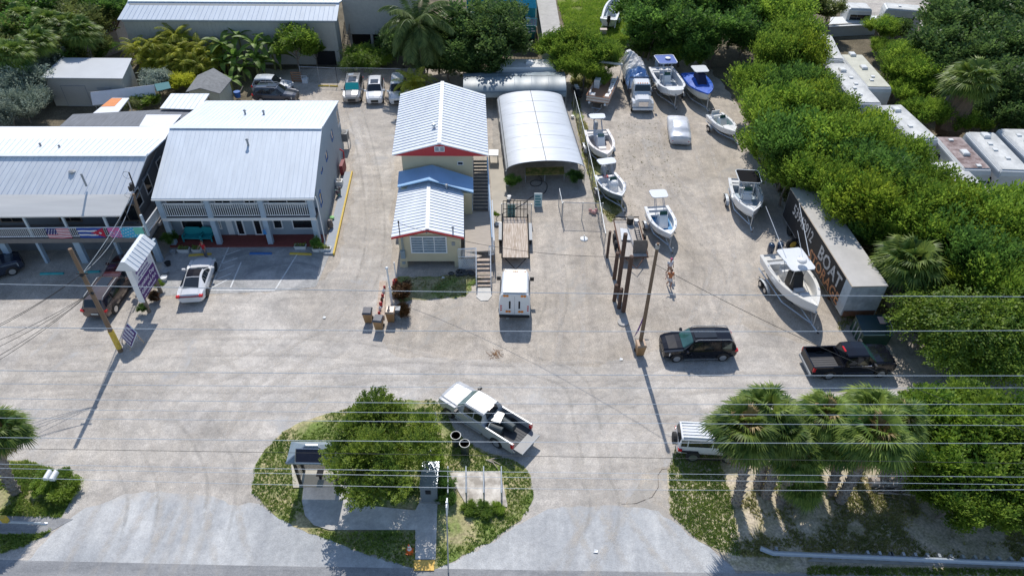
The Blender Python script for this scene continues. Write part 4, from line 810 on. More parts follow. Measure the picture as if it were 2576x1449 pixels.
    for s in (1, -1):
        m = MB(); m.box(-k+1.2, k-1.4, s*(W/2-.03), s*(W/2+.012), .25, .33); m.build('sill_trim', o.get('sill', trim), t)
    return t
def sides_shift(t): pass
BLKP = mat('black_car_paint', (.006,.007,.012), .10, 0, var=.03, coat=.25, spec=.35); WHTP = paint('white_car_paint', (.70,.71,.73), 0, .25); SILP = mat('silver_car_paint', (.46,.47,.49), .42, .15, var=.03, coat=.15)
GRYP = paint('grey_car_paint', (.20,.205,.21), .4, .25); BRNP = paint('brown_car_paint', (.115,.085,.075), .4, .22); NAVP = paint('dark_navy_car_paint', (.025,.035,.06), .2, .2)
car('black_suv', 'glossy black SUV with roof rails and chrome-trimmed front, parked broadside left of the black pickup', 'SUV', ((1843,862),(1667,866)), .8, 'suv', BLKP, 5.05, 2.0, sunroof=1.5, rails=1, rim=ALU, ws=GLASSG, sill=CHROME, wr=.38)
car('white_sedan', 'white fastback sedan with black glass roof parked nose-in before the blue shop', 'car', ((483,745),(512,662)), .5, 'fast', WHTP, 4.95, 1.98, wr=.36, rim=BLACK)
car('brown_suv', 'brown SUV with long black roof window parked by the leaning utility pole', 'SUV', ((247,768),(302,690)), .9, 'suv', BRNP, 4.95, 1.98, sunroof=1.0, rails=1, wr=.38)
car('dark_sedan', 'dark red-black car half hidden in the shade ahead of the brown SUV', 'car', ((292,708),(312,672)), .6, 'suv', paint('dark_maroon_paint', (.05,.01,.012), .1, .25), 4.4, 1.8, H=1.5)
car('dark_car', 'dark car at the left edge in front of the long porch', 'car', ((-60,690),(6,668)), .6, 'suv', NAVP, 4.5, 1.85, H=1.5)
car('grey_suv', 'grey SUV with a turquoise sunshade in its windshield at the rear fence', 'SUV', ((893,205),(885,245)), .7, 'suv', paint('warm_grey_paint', (.30,.295,.29), .4, .22), 4.9, 2.0, sunroof=1.2, ws=mat('turquoise_sunshade', (.02,.36,.36), .25), rails=1)
car('white_suv', 'white SUV with two sunroofs parked beside the grey SUV at the rear fence', 'SUV', ((946,208),(942,250)), .7, 'suv', WHTP, 4.7, 1.88, H=1.7, sunroof=.9, rails=1)
car('navy_suv', 'dark navy SUV parked side-on behind the blue shop', 'SUV', ((641,236),(748,240)), .7, 'suv', NAVP, None, 1.95, rails=1, sunroof=1.0)
car('white_wagon', 'white SUV parked behind the dark navy SUV under the tree', 'SUV', ((650,212),(722,214)), .9, 'suv', paint('dull_white_paint', (.5,.52,.55), 0, .3), 4.3, 1.85, H=1.85)
car('white_jeep', 'white boxy off-road car with ribbed hardtop half under the cabbage palms', 'off-road car', ((1722,1105),(1850,1112)), .9, 'jeep', WHTP, 4.0, 1.85, wr=.42)
def pickup(nm, label, px, z, pm, L, W=2.0, tail=False, glass=GLASS, ws=GLASS, bedm=None):
    loc, rz, Lm = place(*px, z); t = thing(nm, label, 'pickup truck', loc, rz); k = L/2; H = 1.9
    st = [(k,.5,.85,.9,.74*W/2,.55), (k-.06,.42,1.08,1.14,.9*W/2,.66), (k-.3,.36,1.20,1.23,.97*W/2,.74), (k-1.0,.34,1.24,1.27,W/2,.78), (k-1.45,.34,1.24,1.27,W/2,.80), (k-2.1,.34,1.24,H-.04,W/2,.72), (k-2.9,.34,1.24,H,W/2,.73), (k-3.55,.34,1.24,H-.03,W/2,.72), (k-3.72,.34,1.24,1.30,W/2,.80)]
    m = MB(); rg = rings_of(st); m.ring(rg); m.build('cab', pm, t)
    m = MB(); [patch(m, rg, 4, j, .06, .97, 0, 1) for j in (7, 8)]; patch(m, rg, 4, 6, .1, .95, .25, 1); patch(m, rg, 4, 9, .1, .95, 0, .75); m.build('windshield', ws, t)
    m = MB(); [patch(m, rg, 7, j, .1, .85, .0 if j == 8 else .2, .8 if j == 8 else 1) for j in (7, 8)]; m.build('rear_window', glass, t)
    for j in (5, 10):
        m = MB(); [patch(m, rg, i, j, .05, .95, .14, .86) for i in (5, 6)]; m.build('side_window', glass, t)
    xb, xe = k-3.70, -k+.12; wt = .09
    m = MB()
    for s in (1, -1): m.hexa([(xe,s*W/2,.42),(xb,s*W/2,.42),(xb,s*(W/2-wt),.42),(xe,s*(W/2-wt),.42)], [(xe,s*(W/2-.02),1.22),(xb,s*(W/2-.02),1.22),(xb,s*(W/2-wt-.02),1.22),(xe,s*(W/2-wt-.02),1.22)])
    m.box(xb-.06, xb+.14, -W/2+.1, W/2-.1, .5, 1.2)
    m.build('bed_side', pm, t)
    m = MB(); m.box(xe+.02, xb-.06, -W/2+.1, W/2-.1, .60, .68)
    for i in range(9): y = -.8+i*.2; m.box(xe+.05, xb-.1, y-.03, y+.03, .68, .70)
    m.build('bed_floor', bedm or mat('bedliner', (.07,.07,.075), .7), t)
    m = MB(); 
    if tail: m.hexa([(xe-.62,-W/2+.14,.63),(xe,-W/2+.14,.63),(xe,W/2-.14,.63),(xe-.62,W/2-.14,.63)], [(xe-.62,-W/2+.14,.69),(xe,-W/2+.14,.69),(xe,W/2-.14,.69),(xe-.62,W/2-.14,.69)])
    else: m.box(xe-.04, xe+.05, -W/2+.12, W/2-.12, .6, 1.2)
    m.build('tailgate', pm if not tail else mat('bedliner_grey', (.22,.22,.22), .5), t)
    if tail: m = MB(); m.box(xe-.66, xe-.6, -W/2+.14, W/2-.14, .62, .71); m.build('tailgate_edge', GREYP, t)
    for s in (1, -1):
        m = MB(); m.box(xe-.02, xe+.14, s*(W/2-.16), s*(W/2+.008), .82, 1.16); m.build('taillight', REDL, t)
        m = MB(); m.box(k-.30, k-.0, s*W/2*.60, s*W/2*.86, .72, .88); m.build('headlight', MATS['headlamp'], t)
        m = MB(); xm = k-1.75; m.box(xm-.08, xm+.06, s*(W/2), s*(W/2+.28), 1.2, 1.45); m.build('mirror', BLACK, t)
        m = MB(); m.box(k-3.6, k-1.5, s*(W/2-.04), s*(W/2+.05), .38, .45); m.build('side_step', CHROME, t)
        m = MB(); m.box(k-3.4, k-1.9, s*(W/2-.02), s*(W/2+.012), 1.205, 1.235); m.build('belt_trim', CHROME, t)
    m = MB(); m.box(k-.1, k+.03, -W/2*.55, W/2*.55, .55, .95); m.build('grille', BLACK, t)
    m = MB(); m.box(-k, -k+.14, -W/2+.05, W/2-.05, .42, .58); m.build('rear_bumper', GREYP, t)
    m = MB(); m.box(k-3.62, k-3.5, -.25, .25, H-.05, H+.0); m.build('brake_light', REDL, t)
    arches(t, (k-1.0, -k+1.35), W, .47); wheels(t, (k-1.0, -k+1.35), W, .41, .28)
    return t
pickup('black_pickup', 'glossy black crew-cab pickup with empty open bed, facing right beside the dumpster', ((2030,905),(2240,897)), .95, BLKP, 5.9, 2.03, ws=GLASSG)
sp = pickup('silver_pickup', 'silver crew-cab pickup with lowered tailgate, parked at an angle by the island', ((1308,1095),(1134,988)), .95, SILP, 6.1, 2.03, tail=True, ws=GLASSG)
def hood(t, k): pass
# rubbish bins in the silver pickup's bed
def drum(nm, label, cat, c, tilt, r=.30, h=.85, mt=None):
    t = thing(nm, label, cat, c, 0); M_ = tilt
    m = MB(); pr = [(r*.82,0),(r*.84,.02),(r,h),(r*1.06,h+.01),(r*1.06,h+.05),(r*.96,h+.05),(r*.94,h),(r*.78,.05)]
    m.lathe(pr, n=16); m.v = [M_@q for q in m.v]; m.build('bin_body', mt or mat('dark_bin_plastic', (.045,.06,.065), .4, var=.1), t)
    m = MB(); m.lathe([(r*1.03,h+.02),(r*1.10,h+.02),(r*1.10,h+.07),(r*1.03,h+.07),(r*1.03,h+.02)], n=16); m.v = [M_@q for q in m.v]; m.build('rim', mat('grey_rim', (.40,.43,.43), .4), t)
    return t
mb_ = sp.matrix_basis
lay = Matrix.Rotation(sp.rotation_euler.z, 4, 'Z')@Matrix.Rotation(R(90), 4, 'Y')
drum('rubbish_bin', 'dark bin lying on its side in the bed of the silver pickup', 'bin', mb_@Vector((-2.2,-.15,1.05)), lay, .3, .95)
drum('rubbish_bin', 'second dark bin lying in the silver pickup bed, nearest its tailgate', 'bin', mb_@Vector((-1.75,.42,1.02)), Matrix.Rotation(.25,4,'Z')@lay, .27, .8)
drum('rubbish_bin', 'empty dark bin on the grass, nearer the silver pickup and further from the road', 'bin', G(1148,1118), Matrix.Identity(4), .29, .85)
drum('rubbish_bin', 'empty dark bin on the grass, the one closer to the road', 'bin', G(1170,1138), Matrix.Identity(4), .29, .85)
m = MB(); m.hexa([(-.35,-.35,0),(.35,-.35,0),(.35,.35,0),(-.35,.35,0)], [(-.4,-.4,.25),(.4,-.4,.25),(.4,.4,.25),(-.4,.4,.25)]); o = m.build('crate', mat('clear_tote', (.12,.14,.15), .3)); o.location = mb_@Vector((-.95,.0,1.15)); o.rotation_euler = (0,0,sp.rotation_euler.z+.3); tag(o, 'square dark tote wedged behind the silver pickup cab', 'crate')
# shuttle van seen from behind
a, b = G(1256,797,.35), G(1334,797,.35); rf0 = G(1295,663,2.55); W = (b-a).length; c = (a+b)/2; Lv = rf0.y-c.y
t = thing('shuttle_van', 'white shuttle van with black bumper and round amber lamps, parked behind the utility trailer', 'van', (c.x, c.y+Lv/2, 0), math.pi/2-.02)
k = Lv/2; sec = lambda x, w, zb, zt, wt: [(x,-w,zb),(x,-w,zb+1.1),(x,-wt,zt-.12),(x,-wt+.12,zt),(x,wt-.12,zt),(x,wt,zt-.12),(x,w,zb+1.1),(x,w,zb)]
m = MB(); m.ring([sec(-k,W/2,.4,2.5,W/2-.16), sec(-k+.5,W/2,.4,2.62,W/2-.18), sec(k-1.0,W/2-.03,.4,2.62,W/2-.2), sec(k-.55,W/2-.08,.4,2.35,W/2-.26), sec(k,W/2-.15,.45,1.7,W/2-.3)]); m.build('body', WHITE, t)
m = MB(); m.slab([(-k+.05,-W/2+.3,2.64),(k-.8,-W/2+.34,2.64),(k-.8,W/2-.34,2.64),(-k+.05,W/2-.3,2.64)], .06); m.build('roof_panel', mat('cream_roof', (.70,.70,.68), .5, var=.08), t)
for s in (1, -1):
    m = MB(); m.box(-k-.015, -k+.02, s*.14-.05, s*.14+.05, 1.45, 1.95) if False else m.box(-k-.02, -k+.03, s*.34-.06, s*.34+.06, 1.15, 1.85); m.build('rear_window', GLASS, t)
    for j, (yy, zz) in enumerate(((.55,.88),(.36,.88),(.72,2.36),(.52,2.36))):
        m = MB(); m.ring([[(x, s*yy+.10*math.cos(q*math.pi/5), zz+.09*math.sin(q*math.pi/5)) for q in range(10)] for x in (-k-.04, -k+.02)]); m.build('lamp', ORANGEL, t)
    for zz in (1.1, 1.3, 1.5): m = MB(); m.ring([[(x, s*(W/2-.16)+.06*math.cos(q*math.pi/4), zz-.1+.06*math.sin(q*math.pi/4)) for q in range(8)] for x in (-k-.03, -k+.02)]); m.build('taillight', REDL, t)
    m = MB(); m.box(k-.85, k-.75, s*(W/2-.05), s*(W/2+.25), 1.6, 1.95); m.build('mirror', BLACK, t)
    m = MB(); m.box(-k+.8, k-1.3, s*(W/2-.09), s*(W/2-.03), 1.6, 2.1); m.build('side_window', GLASS, t)
for i, y in enumerate((-.7,-.12,0,.12,.7)): m = MB(); m.box(k-1.1, k-.98, y-.04, y+.04, 2.62, 2.68); m.build('marker_lamp', ORANGEL, t)
m = MB(); m.box(-k-.12, -k+.05, -W/2+.03, W/2-.03, .38, .56); m.build('bumper', BLACK, t)
m = MB(); m.box(-k-.01, -k+.02, -.01, .01, .6, 2.3); m.build('door_seam', GREYP, t)
wheels(t, (k-.9, -k+1.1), W-.1, .38, .3)
# flatbed truck under tarps
p0, p1 = G(1598,165,1.0), G(1617,268,.6); d = p1-p0; L_ = Vector((d.x,d.y,0)).length
p1 = G(1617,276,.5); t = thing('flatbed_truck', 'white medium truck with long hood facing the camera, its bed heaped under tarps', 'truck', (p1.x, p1.y, 0), -math.pi/2+.02)
W = 2.3
m = MB(); m.ring([[(x,-w,z0),(x,-w,z1-.15),(x,-w+.3,z1),(x,w-.3,z1),(x,w,z1-.15),(x,w,z0)] for x, w, z0, z1 in ((-.05,.80,.75,1.45),(-.12,.86,.7,1.62),(-1.3,.86,.7,1.82),(-1.35,.86,.7,1.85))]); m.build('hood', WHTP, t)
for s in (1, -1):
    m = MB(); m.ring([[(x, s*.80, z0),(x, s*.80, z1),(x, s*1.12, z1-.08),(x, s*1.16, z0)] for x, z0, z1 in ((-.08,.7,1.15),(-.35,.75,1.32),(-1.1,.95,1.32),(-1.45,.55,1.2))]); m.build('fender', WHTP, t)
    m = MB(); m.box(-.2, -.06, s*.86, s*1.08, .95, 1.15); m.build('headlight', MATS['headlamp'], t)
    m = MB(); m.box(-1.55, -1.4, s*1.2, s*1.45, 1.7, 2.2); m.build('mirror', BLACK, t)
m = MB(); m.ring([[(x,-w,.7),(x,-w,1.7),(x,-w+.12,z1-.1),(x,-w+.25,z1),(x,w-.25,z1),(x,w-.12,z1-.1),(x,w,1.7),(x,w,.7)] for x, w, z1 in ((-1.36,.98,1.86),(-1.75,1.0,2.6),(-2.9,1.0,2.68),(-3.0,.98,2.6))]); m.build('cab', WHTP, t)
m = MB(); m.slab([(-1.42,-.85,1.92),(-1.42,.85,1.92),(-1.68,.80,2.5),(-1.68,-.80,2.5)], 0, (.03,0,.01)); m.build('windshield', GLASS, t)
m = MB(); m.box(-.04, .02, -.5, .5, .85, 1.35); m.build('grille', CHROME, t)
m = MB(); m.box(-.05, .12, -1.1, 1.1, .45, .68); m.build('bumper', WHITE, t)
for i in range(5): m = MB(); m.box(-1.85, -1.75, -.5+i*.25-.05, -.5+i*.25+.05, 2.64, 2.7); m.build('marker_lamp', ORANGEL, t)
m = MB(); m.tube([(-3.05,-1.2,1.0),(-3.05,-1.2,2.75),(-3.05,1.2,2.75),(-3.05,1.2,1.0)], .06, 5); m.build('headboard', BLACKM, t)
m = MB(); m.box(-9.6, -3.1, -1.15, 1.15, .95, 1.12); m.box(-9.5,-.3,-.4,.4,.6,.9); m.build('flatbed', GREYP, t)
wheels(t, (-.75, -7.6), W, .48, .3)
def drape(nm, label, mt, x0, x1, w, zt, parent_m, seed, pk=None, cat='tarp'):
    r = rng(seed); m = MB(); nx, ny = 16, 12
    for i in range(nx+1):
        for j in range(ny+1):
            f, g_ = i/nx, j/ny; y = (g_-.5)*2; e = max(abs(y), abs(f-.5)*2); base = zt(f, y)
            z = base*(1-max(0, (e-.72)/.28)**1.3*.75); m.v.append(Vector((x0+(x1-x0)*f+r.uniform(-.05,.05), y*w+r.uniform(-.06,.06), 1.1+max(-.5, z+r.uniform(-.12,.12)))))
    for i in range(nx):
        for j in range(ny): a = i*(ny+1)+j; m.f.append([a, a+1, a+ny+2, a+ny+1]); m.mi.append(0)
    m.v = [parent_m@q for q in m.v]; loc = parent_m@Vector(((x0+x1)/2, 0, 1.12))
    return tag(m.build(nm, mt, loc=loc, smooth=False), label, cat)
TB = mat('blue_tarp', (.08,.26,.62), .45, var=.25, scale=1.5, c2=(.42,.52,.68)); TGm = mat('grey_tarp', (.50,.51,.53), .6, var=.25, scale=1.5, c2=(.66,.66,.66))
drape('tarp', 'crumpled blue tarp over the load just behind the truck cab', TB, -3.3, -5.8, 1.25, lambda f, y: 1.5-.5*abs(y)+.35*math.sin(f*9), t.matrix_basis, 4)
drape('tarp', 'wrinkled pale grey tarp tented over the rear of the truck bed', TGm, -5.6, -9.8, 1.35, lambda f, y: 1.7+.9*math.exp(-((f-.75)/.18)**2-(y+.5)**2*4)-.4*abs(y), t.matrix_basis, 6)
# white utility truck by small palm (partly hidden)
car('white_truck', 'white truck with a ladder rack half hidden behind the small bright palm', 'truck', ((1003,200),(1000,250)), .8, 'suv', WHTP, 5.3, 1.95, H=1.8)
# car under silver cover
loc, rz, L_ = place((1703,352),(1703,290), .7); t0 = None
def covered(px, z, label):
    loc, rz, L_ = place(*px, z); L_ = 5.2; k = L_/2; r = rng(3)
    st = [(-k,.2,.62,.7,.82,.6),(-k+.1,.12,.85,.98,.92,.7),(-k+.9,.1,.92,1.06,.97,.74),(-k+1.45,.1,.95,1.36,.98,.68),(-k+2.1,.1,.95,1.47,.98,.66),(-k+2.9,.1,.95,1.44,.98,.66),(-k+3.6,.1,.93,1.04,.98,.76),(k-.5,.1,.85,.92,.95,.75),(k-.1,.12,.7,.78,.88,.7),(k,.2,.55,.6,.75,.55)]
    full = []
    for a, b in zip(st, st[1:]):
        for q in range(3): full.append(tuple(a[i]+(b[i]-a[i])*q/3 for i in range(6)))
    full.append(st[-1]); rg = rings_of(full)
    for rr in rg:
        for v in rr: v.y *= 1.12; v += Vector((r.uniform(-.02,.02), r.uniform(-.025,.025), r.uniform(-.022,.022)))
    m = MB(); m.ring(rg); t = thing('covered_car', label, 'car', loc, rz)
    m.build('car_cover', mat('silver_cover', (.66,.68,.72), .35, .15, var=.15, scale=2.5, bump=.3), t, smooth=True)
    for s in (1,-1): m = MB(); m.box(-k-.01, -k+.2, s*.72, s*.86, .52, .58); m.build('taillight', REDL, t)
    wheels(t, (k-.95, -k+1.0), 1.86, .3, .2)
covered(((1713,352),(1703,292)), .7, 'car under a silver fitted cover in the middle of the boat yard')
# box semi-trailer with painted lettering
zt = 3.55; nl, nr, bl = G(2145,721,zt), G(2224,716,zt), G(2019,521,zt); d = (bl-nl); d.z = 0; L_ = d.length; d.normalize(); n_ = Vector((d.y, -d.x, 0))
W = 2.5; t = thing('box_trailer', 'old white box trailer with black side painted BOAT STORAGE, parked at the thicket', 'trailer', (nl.x, nl.y, 0), math.atan2(d.y, d.x))
L_ = 12.6; m = MB(); m.box(0, L_, -W, 0, .8, zt-.03); m.build('box', mat('dirty_white_trailer', (.42,.47,.52), .5, .1, var=.22, scale=1.2, c2=(.52,.56,.60)), t)
m = MB(); m.box(-.03, L_+.03, -W-.03, .03, zt-.028, zt+.02); m.build('roof', mat('dusty_trailer_roof', (.46,.44,.41), .8, var=.15, scale=.7), t)
m = MB(); m.tube([(-.04,-W-.03,zt),(-.04,.03,zt),(L_,.03,zt)], .04, 4); m.build('roof_edge', mat('tan_edge', (.45,.36,.26), .6), t)
m = MB(); m.box(1.0, L_-.05, .0, .015, .85, zt-.1); m.build('side_panel', mat('black_side_paint', (.018,.018,.02), .6, var=.3), t)
m = MB(); m.box(.02, .98, .0, .012, .85, zt-.1); m.build('side_panel', mat('pale_side', (.50,.54,.56), .5, var=.15), t)
PW = mat('cream_lettering', (.52,.49,.47), .7, var=.2, scale=5, c2=(.74,.70,.66)); PO = mat('orange_lettering', (.52,.18,.10), .7, var=.2, scale=4, c2=(.74,.42,.18))
F_ = lambda u, z: fr((u, .02, z), (-1,0,0))
text('lettering', 'BOAT', 1.55, PW, t, F_(3.4, 2.5), xs=1.0, font_off=.03); text('lettering', '53943912', 1.3, PW, t, F_(8.95, 2.55), xs=.82, font_off=.02); text('lettering', 'STORAGE', 1.25, PO, t, F_(3.75, 1.38), xs=1.05, font_off=.02)
m = MB(); m.cyl(5.4, -1.3, zt+.02, zt+.05, .35, n=18); m.build('roof_vent', GREYP, t)
m = MB(); m.box(-.05, .02, -W+.1, -.1, .78, 1.25); m.build('rust_band', RUST, t)
for x in (9.6, 10.9):
    for s in (-.35, -W+.05): m = MB(); n = 16; m.ring([[(x+q*math.cos(2*math.pi*i/n), s+y, .5+q*math.sin(2*math.pi*i/n)) for i in range(n)] for q, y in ((.4,0),(.5,.04),(.5,.26),(.25,.28))]); m.build('wheel', TYRE, t)
for s in (-.4, -W+.3): m = MB(); m.box(2.6, 2.75, s-.07, s+.07, 0, 1.05); m.build('landing_leg', RUST, t)
m = MB(); m.box(.3, L_-.3, -W+.5, -W+.7, .85, 1.04); m.box(.3, L_-.3, -.7, -.5, .85, 1.04); m.build('chassis', RUST, t)
# dumpster
p = G(2190,832,.6); t = thing('dumpster', 'dark green dumpster lying below the front of the box trailer', 'dumpster', (p.x, p.y, 0), .02)
m = MB(); W_ = 2.0; m.ring([[(x,-.85,0),(x,-.95,1.05),(x,.75,1.35),(x,.85,0)] for x in (-W_/2, W_/2)]); m.build('bin_body', GREENP, t)
m = MB(); m.slab([(-1.02,-.98,1.08),(1.02,-.98,1.08),(1.02,.8,1.38),(-1.02,.8,1.38)], .05); m.build('lid', mat('dark_green_lid', (.02,.05,.06), .35), t)
m = MB(); m.slab([(.45,.0,1.31),(.85,.0,1.31),(.85,.6,1.41),(.45,.6,1.41)], .03); m.build('label_plate', mat('pink_label', (.65,.45,.42), .6), t)
m = MB(); m.tube([(1.04,-.95,1.1),(1.25,-.6,1.1),(1.25,.5,1.3),(1.04,.8,1.35)], .035, 5); m.build('handle', GALV, t)
for y in (-.6,-.1,.4): m = MB(); m.box(-1.06,-1.0,y-.04,y+.04,0,1.1); m.build('side_rib', GREYP, t)
# camper trailers on the right
def rv(label, a, b, zt=3.1, W=2.4, dark=False, ac=(.35,), vents=(.6,.8), nm='camper_trailer', taper=0, group=None, stain=None):
    A, B = G(*a, zt), G(*b, zt); d = B-A; L_ = d.length; t = thing(nm, label, 'camper', (A.x, A.y, 0), math.atan2(d.y, d.x), group)
    sec = lambda x, zb, z: [(x,-W/2,zb),(x,-W/2,z-.14),(x,-W/2+.1,z),(x,W/2-.1,z),(x,W/2,z-.14),(x,W/2,zb)]
    m = MB(); m.ring([sec(0,.7,zt-.5), sec(.12,.55,zt-.12), sec(.4,.5,zt), sec(L_-.4,.5,zt), sec(L_-.1,.55,zt-.15), sec(L_,.7,zt-.6)]); m.build('body', mat('rv_white', (.62,.63,.63), .4, var=.1, scale=1), t)
    m = MB(); m.slab([(.3,-W/2+.14,zt+.02),(L_-.3,-W/2+.14,zt+.02),(L_-.3,W/2-.14,zt+.02),(.3,W/2-.14,zt+.02)], .03); m.build('roof', stain or mat('rv_roof', (.55,.56,.55), .6, var=.2, scale=.8, c2=(.62,.62,.60)), t)
    for f in ac:
        x = L_*f; m = MB(); m.ring([[(x-.4,-.32,z+zt) ,(x+.45,-.32,z+zt),(x+.45,.32,z+zt),(x-.4,.32,z+zt)] if i < 2 else [(x-.3,-.25,z+zt),(x+.35,-.25,z+zt),(x+.35,.25,z+zt),(x-.3,.25,z+zt)] for i, z in enumerate((.02,.2,.28))]); m.build('air_conditioner', WHITE2, t)
    for f in vents:
        x = L_*f; m = MB(); m.box(x-.18, x+.18, -.2+.3*math.sin(f*40), .2+.3*math.sin(f*40), zt+.02, zt+.14); m.build('roof_vent', WHITE2, t)
    for s in (1, -1):
        for f in (.18, .42, .72): m = MB(); x = L_*f; m.box(x-.45, x+.45, s*(W/2)-.02, s*(W/2)+.02, 1.5, 2.2); m.build('window', GLASS, t)
    m = MB(); m.box(.3, L_-.3, W/2, W/2+.05, zt-.35, zt-.2); m.build('awning_roll', WHITE, t)
    for s in (1, -1): m = MB(); n = 12; x = L_*.45; m.ring([[(x+q*math.cos(2*math.pi*i/n), s*(W/2-.1)+y, .36+q*math.sin(2*math.pi*i/n)) for i in range(n)] for q, y in ((.36,-.1),(.36,.1))]); m.build('wheel', TYRE, t)
    return t
GRV = None
rv('small white camper furthest up the row beside the green thicket', (2038,72),(2028,40), 2.9, 2.2, ac=(.6,), vents=())
rv('curved white camper between the furthest camper and the long flat-roofed ones', (2098,150),(2068,86), 3.1, 2.3, ac=(), vents=(.5,))
rv('yellowed camper with rounded roof left of the lone green bush', (2215,222),(2140,136), 3.1, 2.6, ac=(.55,.95), vents=(.3,.2), stain=mat('yellowed_roof', (.52,.51,.42), .6, var=.2, scale=1))
rv('long white camper with four roof vents next to the yellowed one', (2190,262),(2100,158), 3.1, 2.5, ac=(.78,), vents=(.2,.35,.45,.6))
rv('long white camper with a black open roof hatch in the middle of the row', (2332,352),(2236,262), 3.3, 2.5, ac=(.8,), vents=(.35,))
rv('camper with peeling reddish-brown roof', (2463,428),(2384,342), 3.1, 2.5, ac=(.45,), vents=(.1,.85), stain=mat('peeling_brown_roof', (.25,.17,.16), .8, var=.3, scale=1.5, c2=(.36,.30,.29)))
rv('low bright white camper nearest the thicket, partly under leaves', (2475,500),(2375,404), 2.9, 2.6, ac=(.3,), vents=())
rv('large white camper with dark side windows right of the brown-roofed one', (2560,432),(2465,330), 3.4, 2.6, ac=(.85,), vents=(.3,.5,.65))
rv('large white camper cut off by the right edge', (2660,430),(2545,322), 3.4, 2.6, ac=(.6,), vents=(.3,.8))
rv('beige camper at the top edge between trees', (2190,16),(2130,14), 3.0, 2.4, ac=(), vents=())
rv('grey-white camper with dark windows at the top edge', (2225,14),(2320,22), 3.2, 2.4, ac=(), vents=(.4,))
rv('white camper with a domed roof unit behind the dark greenhouse', (1248,160),(1400,160), 2.9, 2.4, ac=(.55,), vents=())
rv('white camper glimpsed between dark trees in the far upper right corner', (2545,22),(2600,8), 3.0, 2.4, ac=(), vents=(.4,))
a = G(2140,60,1.6); m = MB(); q = [G(2085,68,1.4), G(2210,62,1.4), G(2205,40,1.4), G(2090,44,1.4)]; m.slab(q, .08); o = m.build('flat_roof_shed', WHITE2, loc=(q[0].x,q[0].y,0)); 
tag(o, 'low flat white roof heaped with branches behind the grey wall', 'shed'); m = MB(); F = inset(q, .1,.1,.1,.1); walls(m, F, [1.32]*4); c = m.build('wall', GREYP, o); c.data.transform(Matrix.Translation(-Vector(o.location)))
a, b = G(2065,92), G(2190,84); w_ = Wall(a, b); m = MB(); w_.slab(m, 0, (b-a).length, 0, 1.5, -.1, .1); o = m.build('block_wall', CONC, loc=a); tag(o, 'long grey concrete block wall near the top right campers', 'wall')
# ---------------------------------------------------------------- boats and trailers
GEL = mat('white_gelcoat', (.74,.75,.76), .25, var=.03, coat=.5); GELC = mat('cream_gelcoat', (.70,.68,.63), .3, var=.04, coat=.4)
DECKW = mat('white_deck', (.66,.67,.68), .5, var=.08, scale=3); DECKG = mat('grey_nonskid', (.48,.50,.52), .6, var=.1); HULLB = mat('slate_hull', (.10,.15,.18), .3, var=.1)
VINYL = mat('white_upholstery', (.72,.72,.72), .5, var=.08); CANV = mat('blue_canvas', (.01,.10,.50), .6, var=.15, scale=2, bump=.3); NAVC = mat('navy_canvas', (.015,.02,.07), .6)
def hullgeo(L, B, H, f, fine=2.3):
    t = max(0, (f-.38)/.62); b = B/2*(1-t**fine)*(.93+.07*min(1, f/.3)); zs = H*(1+.16*f*f); zk = H*.62*max(0, (f-.62)/.38)**2.2
    return max(b, .015), zs, zk
